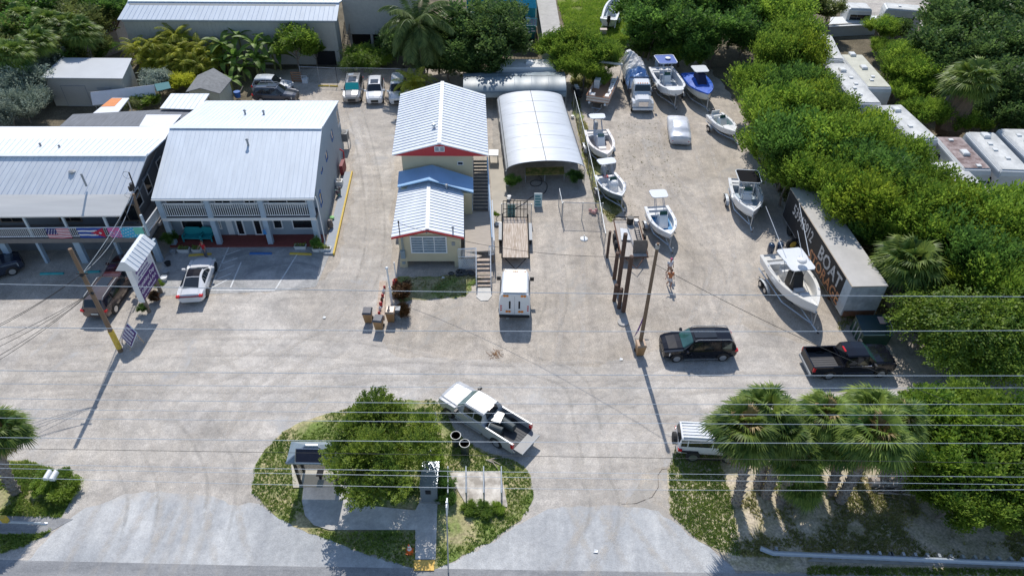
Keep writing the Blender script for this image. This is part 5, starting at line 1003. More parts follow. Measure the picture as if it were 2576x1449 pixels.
def boat(label, px, z, B=2.2, H=1.1, base=.75, hullm=None, deckm=None, nm='boat', fl=(.1,.78), top=None, cons=(.42,.25), eng=1, engm=None, group=None, sole=.35, blunt=False, seat=True, rails=False, cat='boat', topm=None, L=None, extra=None, innerm=None, trailer_label=None, cover=None, consh=1.0):
    a, b = G(*px[0], z), G(*px[1], z); d = Vector((b.x-a.x, b.y-a.y, 0)); LL = d.length if L is None else L; rz = math.atan2(d.y, d.x); d.normalize()
    t = thing(nm, label, cat, (a.x, a.y, base), rz, group); L = LL; fine = 2.3 if not blunt else 5
    N = 22; O = []; I = []
    for i in range(N+1):
        f = i/N; bb, zs, zk = hullgeo(L, B, H, f, fine if not blunt else 6)
        if blunt: bb = max(bb, B*.30*(1 if f < .97 else .8))
        x = f*L; zc = zk+(zs-zk)*.36
        O.append([(x,bb,zs),(x,bb*.97,zs-.1*H),(x,bb*.86,zc),(x,bb*.5,zk+.10),(x,0,zk),(x,-bb*.5,zk+.10),(x,-bb*.86,zc),(x,-bb*.97,zs-.1*H),(x,-bb,zs)])
        g = min(.27, bb*.6); zi = sole*H if fl[0] <= f <= fl[1] else (zs-.04 if f > fl[1] else zs-.12)
        I.append([(x,bb,zs),(x,bb-.03,zs+.03),(x,bb-g,zs+.02),(x,bb-g-.02,zi),(x,0,zi+(.03 if f > fl[1] else 0)),(x,-bb+g+.02,zi),(x,-bb+g,zs+.02),(x,-bb+.03,zs+.03),(x,-bb,zs)])
    m = MB(); m.ring(O, closed=False); m.add([Vector(q) for q in O[0]], [list(range(9))]); m.add([Vector(q) for q in O[-1]], [list(range(9))]); m.build('hull', hullm or GEL, t, smooth=False)
    if not cover:
        m = MB(); 
        m.ring(I, closed=False)
        k = len(m.f)
        m.build('deck', deckm or DECKW, t)
        if innerm:
            m = MB(); x0, x1 = fl[0]*L+.15, fl[1]*L*.9; w_ = B/2-.26; m.slab([(x0,-w_,sole*H+.02),(x1,-w_*.8,sole*H+.02),(x1,w_*.8,sole*H+.02),(x0,w_,sole*H+.02)], .015); m.build('cockpit_floor', innerm, t)
    else:
        m = MB(); rr = rng(7); C = []
        for i in range(N+1):
            f = i/N; bb, zs, zk = hullgeo(L, B, H, f, fine); x = f*L; hump = cover[1]*math.exp(-((f-.38)/.22)**2)
            C.append([(x, (bb+.04)*math.cos(math.pi*j/10), zs-.12+(.14+hump*(1-abs(math.cos(math.pi*j/10))**1.5)+rr.uniform(-.02,.02))*(1 if 0 < j < 10 else 0)) for j in range(11)])
        m.ring(C, closed=False); m.build('fitted_cover', cover[0], t)
        m = MB(); x = L*.42; m.hexa([(x-.7,-.55,H+.1),(x+1.3,-.5,H+.1),(x+1.3,.5,H+.1),(x-.7,.55,H+.1)], [(x-.6,-.45,H+1.1),(x+.5,-.4,H+1.1),(x+.5,.4,H+1.1),(x-.6,.45,H+1.1)]); m.build('console_cover', NAVC, t)
    cx_, cl = cons[0]*L, cons[1]
    if cl and not cover:
        zt = sole*H+consh; m = MB(); m.hexa([(cx_-.35,-.42,sole*H),(cx_+.55,-.38,sole*H),(cx_+.55,.38,sole*H),(cx_-.35,.42,sole*H)], [(cx_-.3,-.38,zt),(cx_+.15,-.34,zt),(cx_+.15,.34,zt),(cx_-.3,.38,zt)]); c = m.build('console', GEL, t)
        m = MB(); m.slab([(cx_-.02,-.34,zt),(cx_-.02,.34,zt),(cx_-.12,.3,zt+.3),(cx_-.12,-.3,zt+.3)], 0, (.02,0,0)); m.build('windscreen', GLASSG, c)
    if seat and not cover:
        m = MB(); x = cx_-1.25; m.box(x-.2, x+.3, -.45, .45, sole*H, sole*H+.62); m.box(x-.26, x-.18, -.45, .45, sole*H+.6, sole*H+.95); m.build('helm_seat', VINYL, t)
        m = MB(); x = cx_+.75; m.box(x, x+.4, -.35, .35, sole*H, sole*H+.4); m.build('bow_seat', VINYL, t)
        m = MB(); m.box(.12*L, .12*L+.3, -B/2+.28, B/2-.28, sole*H, H-.15); m.build('stern_seat', DECKG, t)
    if top:
        tl, tw, th, cxx = top; zt = H+th; x0 = cxx*L-tl/2; c = []
        m = MB(); e = .18; P = [(x0+e,-tw/2),(x0+tl-e,-tw/2*.94),(x0+tl,-tw/2*.94+e),(x0+tl,tw/2*.94-e),(x0+tl-e,tw/2*.94),(x0+e,tw/2),(x0,tw/2-e),(x0,-tw/2+e)]
        m.slab([(p[0],p[1],zt) for p in P], .07); tp = m.build('t_top', topm or GEL, t)
        if topm and topm is not GEL:
            m = MB(); pp = [Vector((p[0],p[1],zt+.01)) for p in P]; m.tube(pp+[pp[0]], .04, 5); m.build('top_frame', WHITE, tp)
        for sx, sy in ((x0+.3,-.5),(x0+.3,.5),(x0+tl-.4,-.5),(x0+tl-.4,.5)):
            m = MB(); m.tube([(cx_+(.3 if sx > x0+tl/2 else -.3), sy*.8, sole*H), (sx, sy*tw/2.0*.9, zt-.05)], .03, 5); m.build('top_post', ALU, t)
    for i in range(eng):
        y = (i-(eng-1)/2)*.72; em = engm or BLACKM; m = MB(); s_ = 1.0 if B > 2.2 else .8
        m.ring([[(-.42*s_+.34*s_*q*math.cos(2*math.pi*k/12), y+.24*s_*q*math.sin(2*math.pi*k/12), zz*s_+H-.62) for k in range(12)] for q, zz in ((.5,.35),(.95,.5),(1,.85),(.95,1.15),(.6,1.3))]); eo = m.build('outboard_engine', em, t, smooth=True)
        m = MB(); m.hexa([(-.52*s_,y-.05,H-1.25),(-.3*s_,y-.05,H-1.25),(-.3*s_,y+.05,H-1.25),(-.52*s_,y+.05,H-1.25)], [(-.5*s_,y-.1,H-.3),(-.1*s_,y-.1,H-.3),(-.1*s_,y+.1,H-.3),(-.5*s_,y+.1,H-.3)]); m.build('engine_leg', em, eo)
    if rails:
        for s in (1, -1):
            m = MB(); pts = []
            for f in (.55,.65,.75,.85,.94,.99): bb, zs, zk = hullgeo(L, B, H, f, fine); pts.append((f*L, s*(bb-.05), zs+.28))
            m.tube(pts, .02, 5); m.build('bow_rail', CHROME, t)
    for i, f in enumerate((.22,.5,.72)):
        for s in (1,-1):
            bb, zs, zk = hullgeo(L, B, H, f, fine); m = MB(); m.box(f*L-.09, f*L+.09, s*(bb-.12)-.03, s*(bb-.12)+.03, zs+.03, zs+.08); m.build('cleat', CHROME, t)
    # its trailer
    if trailer_label:
        tr = thing('boat_trailer', trailer_label, 'boat trailer', (a.x, a.y, 0), rz)
        xf, xw = L*1.0+.9, L*.30; w_ = B/2-.05
        for s in (1, -1):
            m = MB(); m.tube([(-.1, s*w_*.75, .52), (L*.62, s*w_*.75, .52), (xf-.9, s*.06, .50)], .055, 4); m.build('frame_rail', GALV, tr)
            m = MB(); m.tube([(.1, s*w_*.45, base+.04), (L*.7, s*w_*.40, base+.04)], .06, 4); m.build('bunk', BLACK, tr)
            for dx in ((0,) if B < 2.5 else (-.4,.4)):
                m = MB(); n = 14; y0 = s*(w_+.02); m.ring([[(xw+dx+q*math.cos(2*math.pi*i/n), y0+s*y, .33+q*math.sin(2*math.pi*i/n)) for i in range(n)] for q, y in ((.25,0),(.33,.03),(.33,.18),(.26,.2),(.1,.19))]); wl = m.build('wheel', TYRE, tr)
                m = MB(); m.ring([[(xw+dx+q*math.cos(2*math.pi*i/n), y0+s*y, .33+q*math.sin(2*math.pi*i/n)) for i in range(n)] for q, y in ((.18,.18),(.18,.21),(.06,.215))]); m.build('rim', ALU, wl)
            ex = .45 if B < 2.5 else .85
            m = MB(); m.ring([[(xw+ex*math.cos(math.pi*i/8)*1.05, y, .36+.42*math.sin(math.pi*i/8)) for i in range(9)] for y in (s*(w_-.02), s*(w_+.24))], closed=False); m.build('fender', GALV, tr)
        m = MB(); m.tube([(L*.6,0,.5),(xf,0,.46)], .06, 4); m.build('tongue', GALV, tr)
        for x in (.3, L*.35, L*.6): m = MB(); m.tube([(x,-w_*.75,.5),(x,w_*.75,.5)], .05, 4); m.build('crossbar', GALV, tr)
        m = MB(); m.tube([(L*1.0+.25,0,.5),(L*1.0+.12,0,base+H*.75)], .05, 4); m.tube([(L+.12,0,base+H*.75),(L+.0,0,base+H*.75)], .07, 6); m.build('winch_post', GALV, tr)
        m = MB(); m.tube([(xf-.25,.12,.7),(xf-.25,.12,.0)], .035, 5); m.build('jack', GALV, tr)
        m = MB(); m.blob((xf+.05,0,.45), (.14,.07,.07)); m.build('coupler', BLACKM, tr)
    return t, L
t, L = boat('largest white centre-console boat with hardtop, radar dome and twin dark outboards, beside the box trailer', ((1955,637),(2056,775)), 1.95, 3.05, 1.2, .72, GEL, GELC, top=(2.6,2.0,1.35,.38), cons=(.46,1), eng=2, engm=mat('dark_blue_cowling', (.02,.04,.08), .2, var=.1, coat=.6), consh=1.15, trailer_label='tandem-axle boat trailer under the largest white boat')
m = MB(); m.lathe([(.3,2.85),(.34,2.9),(.34,3.0),(.22,3.08),(.0,3.1)], L*.38+.7, 0, 14); m.build('radar_dome', VINYL, t)
for s in (1,-1): m = MB(); m.tube([(L*.38+.1, s*.9, 2.8), (L*.38-3.9, s*1.35+.2, 4.7)], [.03,.02], 5); m.build('outrigger', WHITE, t)
m = MB(); m.tube([(L*.38+.3, .3, 2.8), (L*.38-1.6, .5, 3.9)], [.02,.015], 5); m.build('antenna', WHITE, t)
m = MB(); x = L*.46; m.hexa([(x-.3,-.5,.55),(x+.85,-.42,.55),(x+.85,.42,.55),(x-.3,.5,.55)], [(x-.3,-.48,1.75),(x+.4,-.36,1.75),(x+.4,.36,1.75),(x-.3,.48,1.75)]); m.build('console_cover', BLACK, t)
m = MB(); x = L*.70; m.box(x, x+.7, -.35, .35, .55, 1.05); m.build('cooler_seat', DECKG, t)
t, L = boat('white boat with black canvas top beside the thicket, above the largest boat', ((1868,450),(1895,537)), 1.65, 2.75, 1.05, .6, GEL, DECKW, top=(2.1,2.0,1.25,.30), topm=mat('black_canvas', (.012,.012,.014), .95, spec=.1), cons=(.45,1), eng=0, innerm=mat('pale_blue_grey_floor', (.36,.45,.52), .6), rails=True, trailer_label='boat trailer under the boat with the black canvas top')
m = MB(); m.tube([(L*.52,-.55,1.3),(L*.55,0,1.35),(L*.52,.55,1.3)], .03, 5); m.build('grab_rail', CHROME, t)
t, L = boat('small white skiff with blue inside and flat white canopy, behind the leaning poles', ((1651,519),(1687,594)), 1.4, 2.3, .82, .58, GEL, DECKW, top=(1.2,1.5,1.35,.02), cons=(.46,1), eng=0, innerm=mat('bright_blue_floor', (.02,.20,.42), .5), seat=False, trailer_label='single-axle boat trailer under the blue-floored skiff')
m = MB(); m.box(.25, .9, -.8, .8, .35, .55); m.build('stern_bench', DECKW, t)
t, L = boat('white bay boat with tan cockpit seats and small stern canopy by the yard fence', ((1500,327),(1527,393)), 1.5, 2.7, .95, .55, GEL, mat('warm_white_deck', (.70,.66,.63), .5), top=(1.0,1.6,1.45,-.02), cons=(.42,1), eng=1, engm=GREYP, innerm=mat('tan_floor', (.45,.38,.33), .6), trailer_label='boat trailer under the tan-seated bay boat')
t, L = boat('small skiff with slate-blue hull and white canopy above its stern, by the yard fence', ((1522,438),(1564,497)), 1.35, 2.3, .8, .55, HULLB, DECKW, top=(1.0,1.7,1.4,.02), cons=(.48,1), eng=1, engm=GREYP, innerm=DECKG, seat=False, rails=True, trailer_label='boat trailer under the slate-hulled skiff')
m = MB(); m.blob((L*.52,0,.95), (.5,.45,.45)); m.build('cooler_cover', VINYL, t)
m = MB(); m.box(.1,.4,-.2,.2,.5,.75); m.build('fuel_can', REDP, t)
t, L = boat('white boat with broad blunt bow and royal blue top, behind the covered car', ((1662,170),(1701,233)), 1.95, 3.05, 1.2, .8, GEL, DECKW, top=(2.3,2.2,1.5,.22), topm=mat('royal_blue_top', (.02,.09,.38), .5), cons=(.42,1), eng=2, engm=mat('blue_grey_cowling', (.14,.2,.27), .3), blunt=True, innerm=mat('blue_grey_floor', (.42,.48,.52), .5), trailer_label='boat trailer under the blunt-bowed boat with the blue top')
m = MB(); m.lathe([(.3,2.78),(.3,2.88),(0,2.9)], L*.22, .2, 12); m.build('radar_dome', VINYL, t)
t, L = boat('boat under a bright blue fitted cover with a white hardtop, right of the blue-topped boat', ((1741,186),(1782,243)), 1.8, 2.8, 1.15, .75, mat('cream_hull', (.62,.62,.56), .3), None, top=(1.7,1.7,1.4,.36), cons=(.4,0), eng=0, cover=(CANV, .55), seat=False, trailer_label='boat trailer under the blue-covered boat')
t, L = boat('small white skiff with green stern deck and black outboard against the thicket', ((1797,288),(1850,336)), 1.2, 2.15, .75, .5, GEL, DECKW, cons=(.38,1), eng=1, fl=(.15,.62), consh=.8, innerm=mat('green_floor', (.03,.22,.16), .6), trailer_label='boat trailer under the green-decked skiff')
t, L = boat('white open boat with raised black outboard on the lawn at the top edge', ((1532,47),(1550,-12)), 1.7, 2.3, .95, .6, GEL, DECKW, cons=(.45,1), eng=1, innerm=mat('wet_blue_floor', (.12,.2,.26), .5), trailer_label='boat trailer under the open boat at the top edge')
# pontoon
a, b = G(1531,200,1.1), G(1503,258,1.1); d = b-a; L = 6.2; rz = math.atan2(d.y, d.x)
t = thing('pontoon_boat', 'pontoon boat with brown deck, white seats and orange-striped rails, under the trees', 'boat', (a.x, a.y, .55), rz)
for s in (1,-1): m = MB(); m.tube([(0,s*.85,.3),(L-.5,s*.85,.3),(L+.1,s*.85,.5)], [.3,.3,.12], 10); m.build('pontoon', ALU, t)
m = MB(); m.box(-.1, L, -1.25, 1.25, .58, .66); m.build('deck', mat('brown_carpet', (.36,.20,.12), .9, var=.15), t)
m = MB(); m.slab([(0,-1.22,.66),(0,-1.2,.66),(L,-1.2,.66),(L,-1.22,.66)], 0, (0,0,.55)); m.slab([(0,1.22,.66),(0,1.2,.66),(L,1.2,.66),(L,1.22,.66)], 0, (0,0,.55)); m.slab([(L,-1.22,.66),(L-.02,-1.22,.66),(L-.02,1.22,.66),(L,1.22,.66)], 0, (0,0,.55)); m.build('side_panel', mat('white_side_panel', (.60,.57,.54), .4), t)
m = MB(); m.tube([(0,-1.23,1.24),(L,-1.23,1.24),(L,1.23,1.24),(0,1.23,1.24)], .035, 5); m.tube([(L+.01,-1.2,.95),(L+.01,1.2,.95)], .03, 5); m.build('rail', mat('orange_brown_rail', (.50,.22,.10), .5), t)
for n_, c in enumerate(((.6,1.6,.5,1.15),(2.0,3.4,.65,1.15),(4.7,5.4,.6,1.15),(.3,1.1,-1.1,-.4),(4.9,5.5,-1.1,-.5),(3.5,4.2,.7,1.15))): m = MB(); m.box(c[0],c[1],c[2],c[3],.66,1.05); m.box(c[0],c[1],c[3]-.12 if c[2]>0 else c[2],c[3] if c[2]>0 else c[2]+.12,1.05,1.3); m.build('bench_seat', VINYL, t)
m = MB(); m.box(2.2,3.0,-1.1,-.5,.66,1.6); m.build('console', VINYL, t)
m = MB(); m.box(1.5,2.0,-.9,-.4,.66,1.1); m.box(1.45,1.55,-.9,-.4,1.1,1.55); m.build('helm_seat', VINYL, t)
m = MB(); m.tube([(.2,-1.25,1.2),(-.3,-1.3,2.3)], .03, 5); m.tube([(.2,1.25,1.2),(-.3,1.3,2.3)], .03, 5); m.build('bimini_frame', ALU, t)
m = MB(); m.tube([(-.3,-1.35,2.3),(-.3,1.35,2.35)], .14, 8); m.build('folded_bimini', VINYL, t)
tr = thing('boat_trailer', 'galvanised trailer with A-frame tongue under the pontoon boat', 'boat trailer', (a.x, a.y, 0), rz)
for s in (1,-1):
    m = MB(); m.tube([(.3,s*.6,.45),(L-.8,s*.6,.45),(L+1.5,0,.45)], .05, 4); m.build('frame_rail', GALV, tr)
    m = MB(); n = 14; m.ring([[(L*.35+q*math.cos(2*math.pi*i/n), s*.55+y, .28+q*math.sin(2*math.pi*i/n)) for i in range(n)] for q, y in ((.28,-.1),(.28,.1))]); m.build('wheel', TYRE, tr)
m = MB(); m.tube([(L+.3,-.5,.6),(L+.3,.5,.6),(L+.3,.5,1.1)], .04, 4); m.build('winch_stand', GALV, tr)
# small boat trailer with dark jetski behind fence
p = G(1452,240,.5); t = thing('jet_ski', 'small dark watercraft in the shade left of the pontoon boat', 'watercraft', (p.x, p.y, .35), -1.4)
m = MB(); m.ring([[(x,w*math.cos(q*math.pi/5), z0+h*math.sin(q*math.pi/5)) for q in range(10)] for x, w, z0, h in ((-1.3,.4,.4,.3),(-.6,.5,.45,.4),(.4,.5,.5,.45),(1.2,.2,.55,.2))]); m.build('hull', BLACKM, t)
m = MB(); m.box(-.9,.1,-.2,.2,.75,1.0); m.build('seat', VINYL, t); m = MB(); m.tube([(.35,-.4,1.15),(.25,0,1.1),(.35,.4,1.15)], .04, 5); m.build('handlebar', BLACKM, t)
# utility trailer
a, b = G(1297,645,.7), G(1297,560,.7); L = 5.6; ww = 2.15
p0 = G(1297,650,.6); t = thing('utility_trailer', 'open timber-decked utility trailer with raised black mesh ramp behind the shuttle van', 'trailer', (p0.x, p0.y, 0), math.pi/2+.01)
m = MB(); m.box(0, L, -ww/2, ww/2, .55, .62); m.build('timber_deck', mat('trailer_boards', (.50,.38,.28), .8, var=.3, scale=2.5, streak=(.4,6,1), c2=(.56,.50,.44)), t)
m = MB(); m.tube([(0,-ww/2,.62),(L,-ww/2,.62),(L,ww/2,.62),(0,ww/2,.62),(0,-ww/2,.62)], .06, 4); m.tube([(0,-ww/2,.95),(L,-ww/2,.95)], .04, 4); m.tube([(0,ww/2,.95),(L,ww/2,.95)], .04, 4)
for i in range(5):
    for s in (1,-1): m.tube([(L*i/4, s*ww/2, .6),(L*i/4, s*ww/2, .95)], .04, 4)
m.build('frame', BLACKM, t)
m = MB(); 
for i in range(8): y = -ww/2+.05+(ww-.1)*i/7; m.tube([(L,y,.62),(L+.45,y,2.0)], .028, 4)
for f in (0,.5,1): m.tube([(L+.45*f,-ww/2+.05,.62+1.38*f),(L+.45*f,ww/2-.05,.62+1.38*f)], .035, 4)
m.build('ramp_gate', BLACKM, t)
for s in (1,-1):
    for x in (L*.5, L*.66):
        m = MB(); n = 14; y0 = s*(ww/2+.06); m.ring([[(x+q*math.cos(2*math.pi*i/n), y0+s*y, .38+q*math.sin(2*math.pi*i/n)) for i in range(n)] for q, y in ((.3,0),(.38,.03),(.38,.2),(.2,.22))]); m.build('wheel', TYRE, t)
    m = MB(); m.box(L*.38, L*.8, s*(ww/2+.02), s*(ww/2+.3), .80, .84); m.build('fender', GREYP, t)
m = MB(); m.tube([(0,-.8,.55),(-1.3,0,.5),(0,.8,.55)], .06, 4); m.build('tongue', BLACKM, t)
# junk trailer with rusty deck
q0, q1 = G(1575,555,.65), G(1597,648,.65); d = q1-q0; d.z = 0; L = d.length
t = thing('flatbed_trailer', 'rough flatbed trailer with grey boards and a stood-up steel plate between the poles', 'trailer', (q0.x, q0.y, 0), math.atan2(d.y, d.x))
ww = 2.1; m = MB(); m.box(0, L, -ww/2, ww/2, .6, .67); m.build('deck_boards', mat('grey_boards', (.42,.38,.34), .85, var=.35, scale=2, streak=(.4,6,1)), t)
m = MB(); m.tube([(0,-ww/2,.66),(L,-ww/2,.66),(L,ww/2,.66),(0,ww/2,.66),(0,-ww/2,.66)], .06, 4); m.build('frame', RUST, t)
m = MB(); m.tube([(0,-ww/2,.67),(0,-ww/2,1.0),(0,ww/2,1.0),(0,ww/2,.67)], .05, 4); m.build('rear_bar', BLACKM, t)
m = MB(); m.slab([(L-.5,-.1,.68),(L-.5,1.2-.2,.68),(L-.9,1.0,1.7),(L-.9,-.1,1.7)], 0, (.03,0,0)); m.build('steel_plate', mat('brown_steel', (.20,.17,.14), .6, .2, var=.2), t)
for s in (1,-1):
    for x in (L*.42, L*.6):
        m = MB(); n = 14; y0 = s*(ww/2+.08); m.ring([[(x+q*math.cos(2*math.pi*i/n), y0+s*y, .38+q*math.sin(2*math.pi*i/n)) for i in range(n)] for q, y in ((.3,0),(.38,.03),(.38,.2),(.2,.22))]); m.build('wheel', TYRE, t)
m = MB(); m.tube([(L,-.7,.55),(L+1.2,0,.5),(L,.7,.55)], .05, 4); m.build('tongue', RUST, t)
B_ = t.matrix_basis
def small(nm, label, cat, mb, mt, loc, rz=0, **k):
    o = mb.build(nm, mt, **k); o.location = loc; o.rotation_euler = (0,0,rz); return tag(o, label, cat)
small('tank', 'small black drum on the flatbed trailer beside the red-capped bucket', 'drum', MB().cyl(0,0,0,.6,.28), BLACK, B_@Vector((.45,.25,.68)))
small('bucket', 'pale bucket with dark red rim on the flatbed trailer', 'bucket', MB().cyl(0,0,0,.38,.17,.2), VINYL, B_@Vector((.5,.75,.68)))
o = MB(); o.tube([(0,0,0),(1.9,0,0)], .03, 5); o.tube([(0,.35,0),(1.9,.35,0)], .03, 5)
for i in range(6): o.tube([(.2+i*.3,0,0),(.2+i*.3,.35,0)], .025, 5)
small('ladder', 'short dark ladder laid along the flatbed trailer', 'ladder', o, BLACKM, B_@Vector((1.2,.5,.85)), t.rotation_euler.z)
o = MB(); o.slab([(0,-.3,.1),(1.6,-.4,.05),(1.7,.35,.12),(.1,.4,.05)], .05); small('tarp', 'crumpled white sheet on the middle of the flatbed trailer', 'sheet', o, mat('white_sheet', (.55,.57,.6), .7, var=.2, bump=.5, scale=3), B_@Vector((1.3,-.4,.72)), t.rotation_euler.z)
o = MB(); o.tube([(0,0,0),(3.6,.2,0)], .03, 5); small('pipe', 'long thin pipe lying down the length of the flatbed trailer', 'pipe', o, ALU, B_@Vector((1,-.1,.9)), t.rotation_euler.z)
# hull on trailer at far left bottom: hitch
p = G(5,1312,.5); t = thing('trailer_tongue', 'galvanised trailer tongue and bow poking in at the lower left edge', 'boat trailer', (p.x, p.y, 0), -.03)
m = MB(); m.tube([(-2.5,0,.5),(2.2,0,.5)], .07, 5); m.build('tongue', GALV, t); m = MB(); m.tube([(-2.5,-.5,.5),(.3,0,.5)], .06, 4); m.build('frame_rail', GALV, t); m = MB(); m.box(.1,.4,-.1,.1,.55,1.0); m.build('winch_post', YELP, t); m = MB(); m.blob((2.3,0,.48),(.25,.12,.1)); m.build('coupler', ALU, t)
m = MB(); m.ring([[(x,w,.6+z),(x,0,.35+z),(x,-w,.6+z),(x,-w,1.1),(x,w,1.1)] for x, w, z in ((-5,.9,0),(-1.5,.7,0),(-.3,.1,.3))]); m.build('bow', HULLB, t)
# ---------------------------------------------------------------- poles, wires, signs, small things
POLE = mat('brown_pole_wood', (.20,.135,.09), .85, var=.25, scale=4, streak=(6,6,.4)); PILE = mat('dark_piling_wood', (.10,.06,.045), .85, var=.3, scale=4, streak=(6,6,.5))
def upol(px, h, r0=.16, r1=.11):
    p = G(*px); return p
p = G(304,884); t = thing('utility_pole', 'brown wooden utility pole with yellow-painted foot beside the purple shop sign', 'utility pole', p)
m = MB(); m.cyl(0,0,0,8.9,.17,.12,10); m.build('pole', POLE, t); m = MB(); m.cyl(0,0,.35,2.0,.19,.185,10); m.build('yellow_sleeve', YELP, t)
m = MB(); m.blob((0,-.1,6.9),.14); m.blob((.1,-.1,5.4),.12); m.tube([(-.35,0,6.95),(.35,0,6.95)], .05, 5); m.build('insulator', BLACKM, t)
LP = p
p = G(1607,884); t = thing('utility_pole', 'slender bare wooden utility pole with a tan bin at its foot', 'utility pole', p)
m = MB(); m.cyl(0,0,0,9.4,.15,.10,10); m.build('pole', POLE, t); m = MB(); m.cyl(0,-.0,9.0,9.3,.13,.13,8); m.build('pole_band', GALV, t); RP = p
def piling(px, h, label, r=.15):
    p = G(*px); o = MB().cyl(0,0,0,h,r,r*.93,10).build('piling', PILE); o.location = p; return tag(o, label, 'post', 'wooden pilings in a line by the boat yard')
piling((1527,648), 2.6, 'pale short piling at the upper end of the piling line, by the flatbed trailer', .12)
piling((1545,702), 2.6, 'dark short piling second from the upper end of the line', .16)
piling((1545,757), 1.6, 'stubby piling just left of the tallest dark piling')
piling((1553,738), 5.6, 'tall dark piling left of the flatbed trailer', .17)
piling((1557,775), 1.9, 'low grey piling between the two tall dark ones', .15)
piling((1568,784), 5.2, 'tall dark piling in front of the flatbed trailer, nearest the road', .17)
# service-mast cluster above the long building
p = G(334,505,3.0); t = thing('service_pole', 'dark pole with transformers and bent lamp arm over the right end of the long roof', 'utility pole', (G(383,640).x, G(383,640).y, 0))
bx, by = G(383,640).x, G(383,640).y; q = lambda x, y: GY(x, y, by)-Vector((bx,by,0))
m = MB(); m.tube([(0,0,0), q(335,488)], [.14,.1], 8); m.build('pole', POLE, t)
m = MB(); m.tube([q(336,482), q(337,468), q(324,434)], .05, 6); m.build('arm', BLACKM, t)
m = MB(); m.cyl(q(333,470).x, 0, q(333,474).z, q(333,462).z, .16, n=10); m.build('transformer', BLACKM, t)
m = MB(); m.cyl(q(329,478).x, 0, q(329,480).z, q(329,470).z, .13, n=10); m.build('transformer', BLACKM, t)
m = MB(); c = q(319,441); m.tube([c+Vector((.28*math.cos(i*math.pi/6),0,.3*math.sin(i*math.pi/6))) for i in range(13)], .012, 4); m.build('cable_loop', BLACKM, t)
m = MB(); c = q(322,492); m.tube([c+Vector((.25*math.cos(i*math.pi/6),0,.2*math.sin(i*math.pi/6))) for i in range(13)], .012, 4); m.build('cable_loop', BLACKM, t)
MT = Vector((bx,by,0))+q(334,486)
WIRE = mat('wire_aluminium', (.50,.52,.55), .35, .7); WIREB = mat('black_cable', (.03,.03,.03), .6)
def wire(label, pts, mt=WIRE, r=.014, group='power lines crossing above the lot', nm='power_line'):
    m = MB(); pts = [Vector(p) for p in pts]; m.tube(pts, r, 5); o = m.build(nm, mt, loc=pts[0]); return tag(o, label, 'power line', group)
WY = [[715,730,741,746.6],[823,831.6,833.6,831.6],[932,939,944,945],[965,972,976,975],[1002,1011.8,1016.8,1016],[1028.5,1036,1042.5,1044.5],[1051,1059,1065,1070],[1100,1108.6,1113.6,1114.6],[1127.6,1140,1152.6,1165],[1167,1180,1192.7,1199],[1177.6,1193,1207,1218.7],[1200,1221,1232.7,1231]]
ordn = ['highest','second','third','fourth','fifth','sixth','seventh','eighth','ninth','tenth','eleventh','lowest']
for i, ys in enumerate(WY):
    Y = [19.2,19.2,18.6,20.4,18.6,20.4,19.2,19.6,19.9,20.0,20.0,20.0][i]; xs = [0,859,1717,2576]; z = [GY(x, y, Y) for x, y in zip(xs, ys)]
    # quadratic fit through three anchor points gives a true sag
    import numpy as np
    cf = np.polyfit([q.x for q in z], [q.z for q in z], 2); x0, x1 = z[0].x-14, z[-1].x+14
    P = [(x0+(x1-x0)*k/24, Y, float(np.polyval(cf, x0+(x1-x0)*k/24))) for k in range(25)]
    wire('%s power line in the picture of the twelve running across the frame' % ordn[i] if 0 < i < 11 else '%s in the picture of the twelve power lines' % ('topmost' if i == 0 else 'bottommost'), P, WIRE if i not in (8,) else WIREB, .013 if i in (0,1,2,7) else .011)
def span(a, b, sag, n=14): a, b = Vector(a), Vector(b); return [a.lerp(b, k/n)-Vector((0,0,sag*4*(k/n)*(1-k/n))) for k in range(n+1)]
top = RP+Vector((0,0,7.8)); far = GY(2720,1135,21.5)
wire('thin black service cable running from the slender pole down to the lower right', span(top, far, .7), WIREB, .016, 'service cables')
mast = G(1006,570,4.6); mast = Vector((mt_.x, mt_.y, 4.5)); wire('service cable from the cream cottage mast to the slender pole', span(mast, RP+Vector((0,0,8.4)), 1.0), WIREB, .015, 'service cables')
l1, l2 = LP+Vector((0,0,6.95)), LP+Vector((0,0,5.4))
for i, (a, b, s) in enumerate(((l1, MT, .25),(l1+Vector((.2,0,0)), MT+Vector((.1,0,.3)), .4),(l1, MT+Vector((0,0,-.2)), .7),(l2, MT+Vector((0,.1,.1)), .5))):
    wire(('uppermost','second','third','lowest')[i]+' of the cables between the leaning-looking pole and the service pole', span(a, b, s), WIREB if i % 2 else WIRE, .014, 'cables between the two left poles')
for i, (a, y, Y) in enumerate(((l1, 806, 31),(l1, 811, 31),(l2, 846, 31),(l2, 862, 30),(l2, 884, 30),(l2, 895, 30))):
    e = GY(0, y, Y); e = a+(e-a)*1.35; wire(('topmost','second','third','fourth','fifth','lowest')[i]+' of the cables leaving the left pole towards the left edge', span(a, e, .3), WIREB, .016, 'cables from the left pole to the left edge')
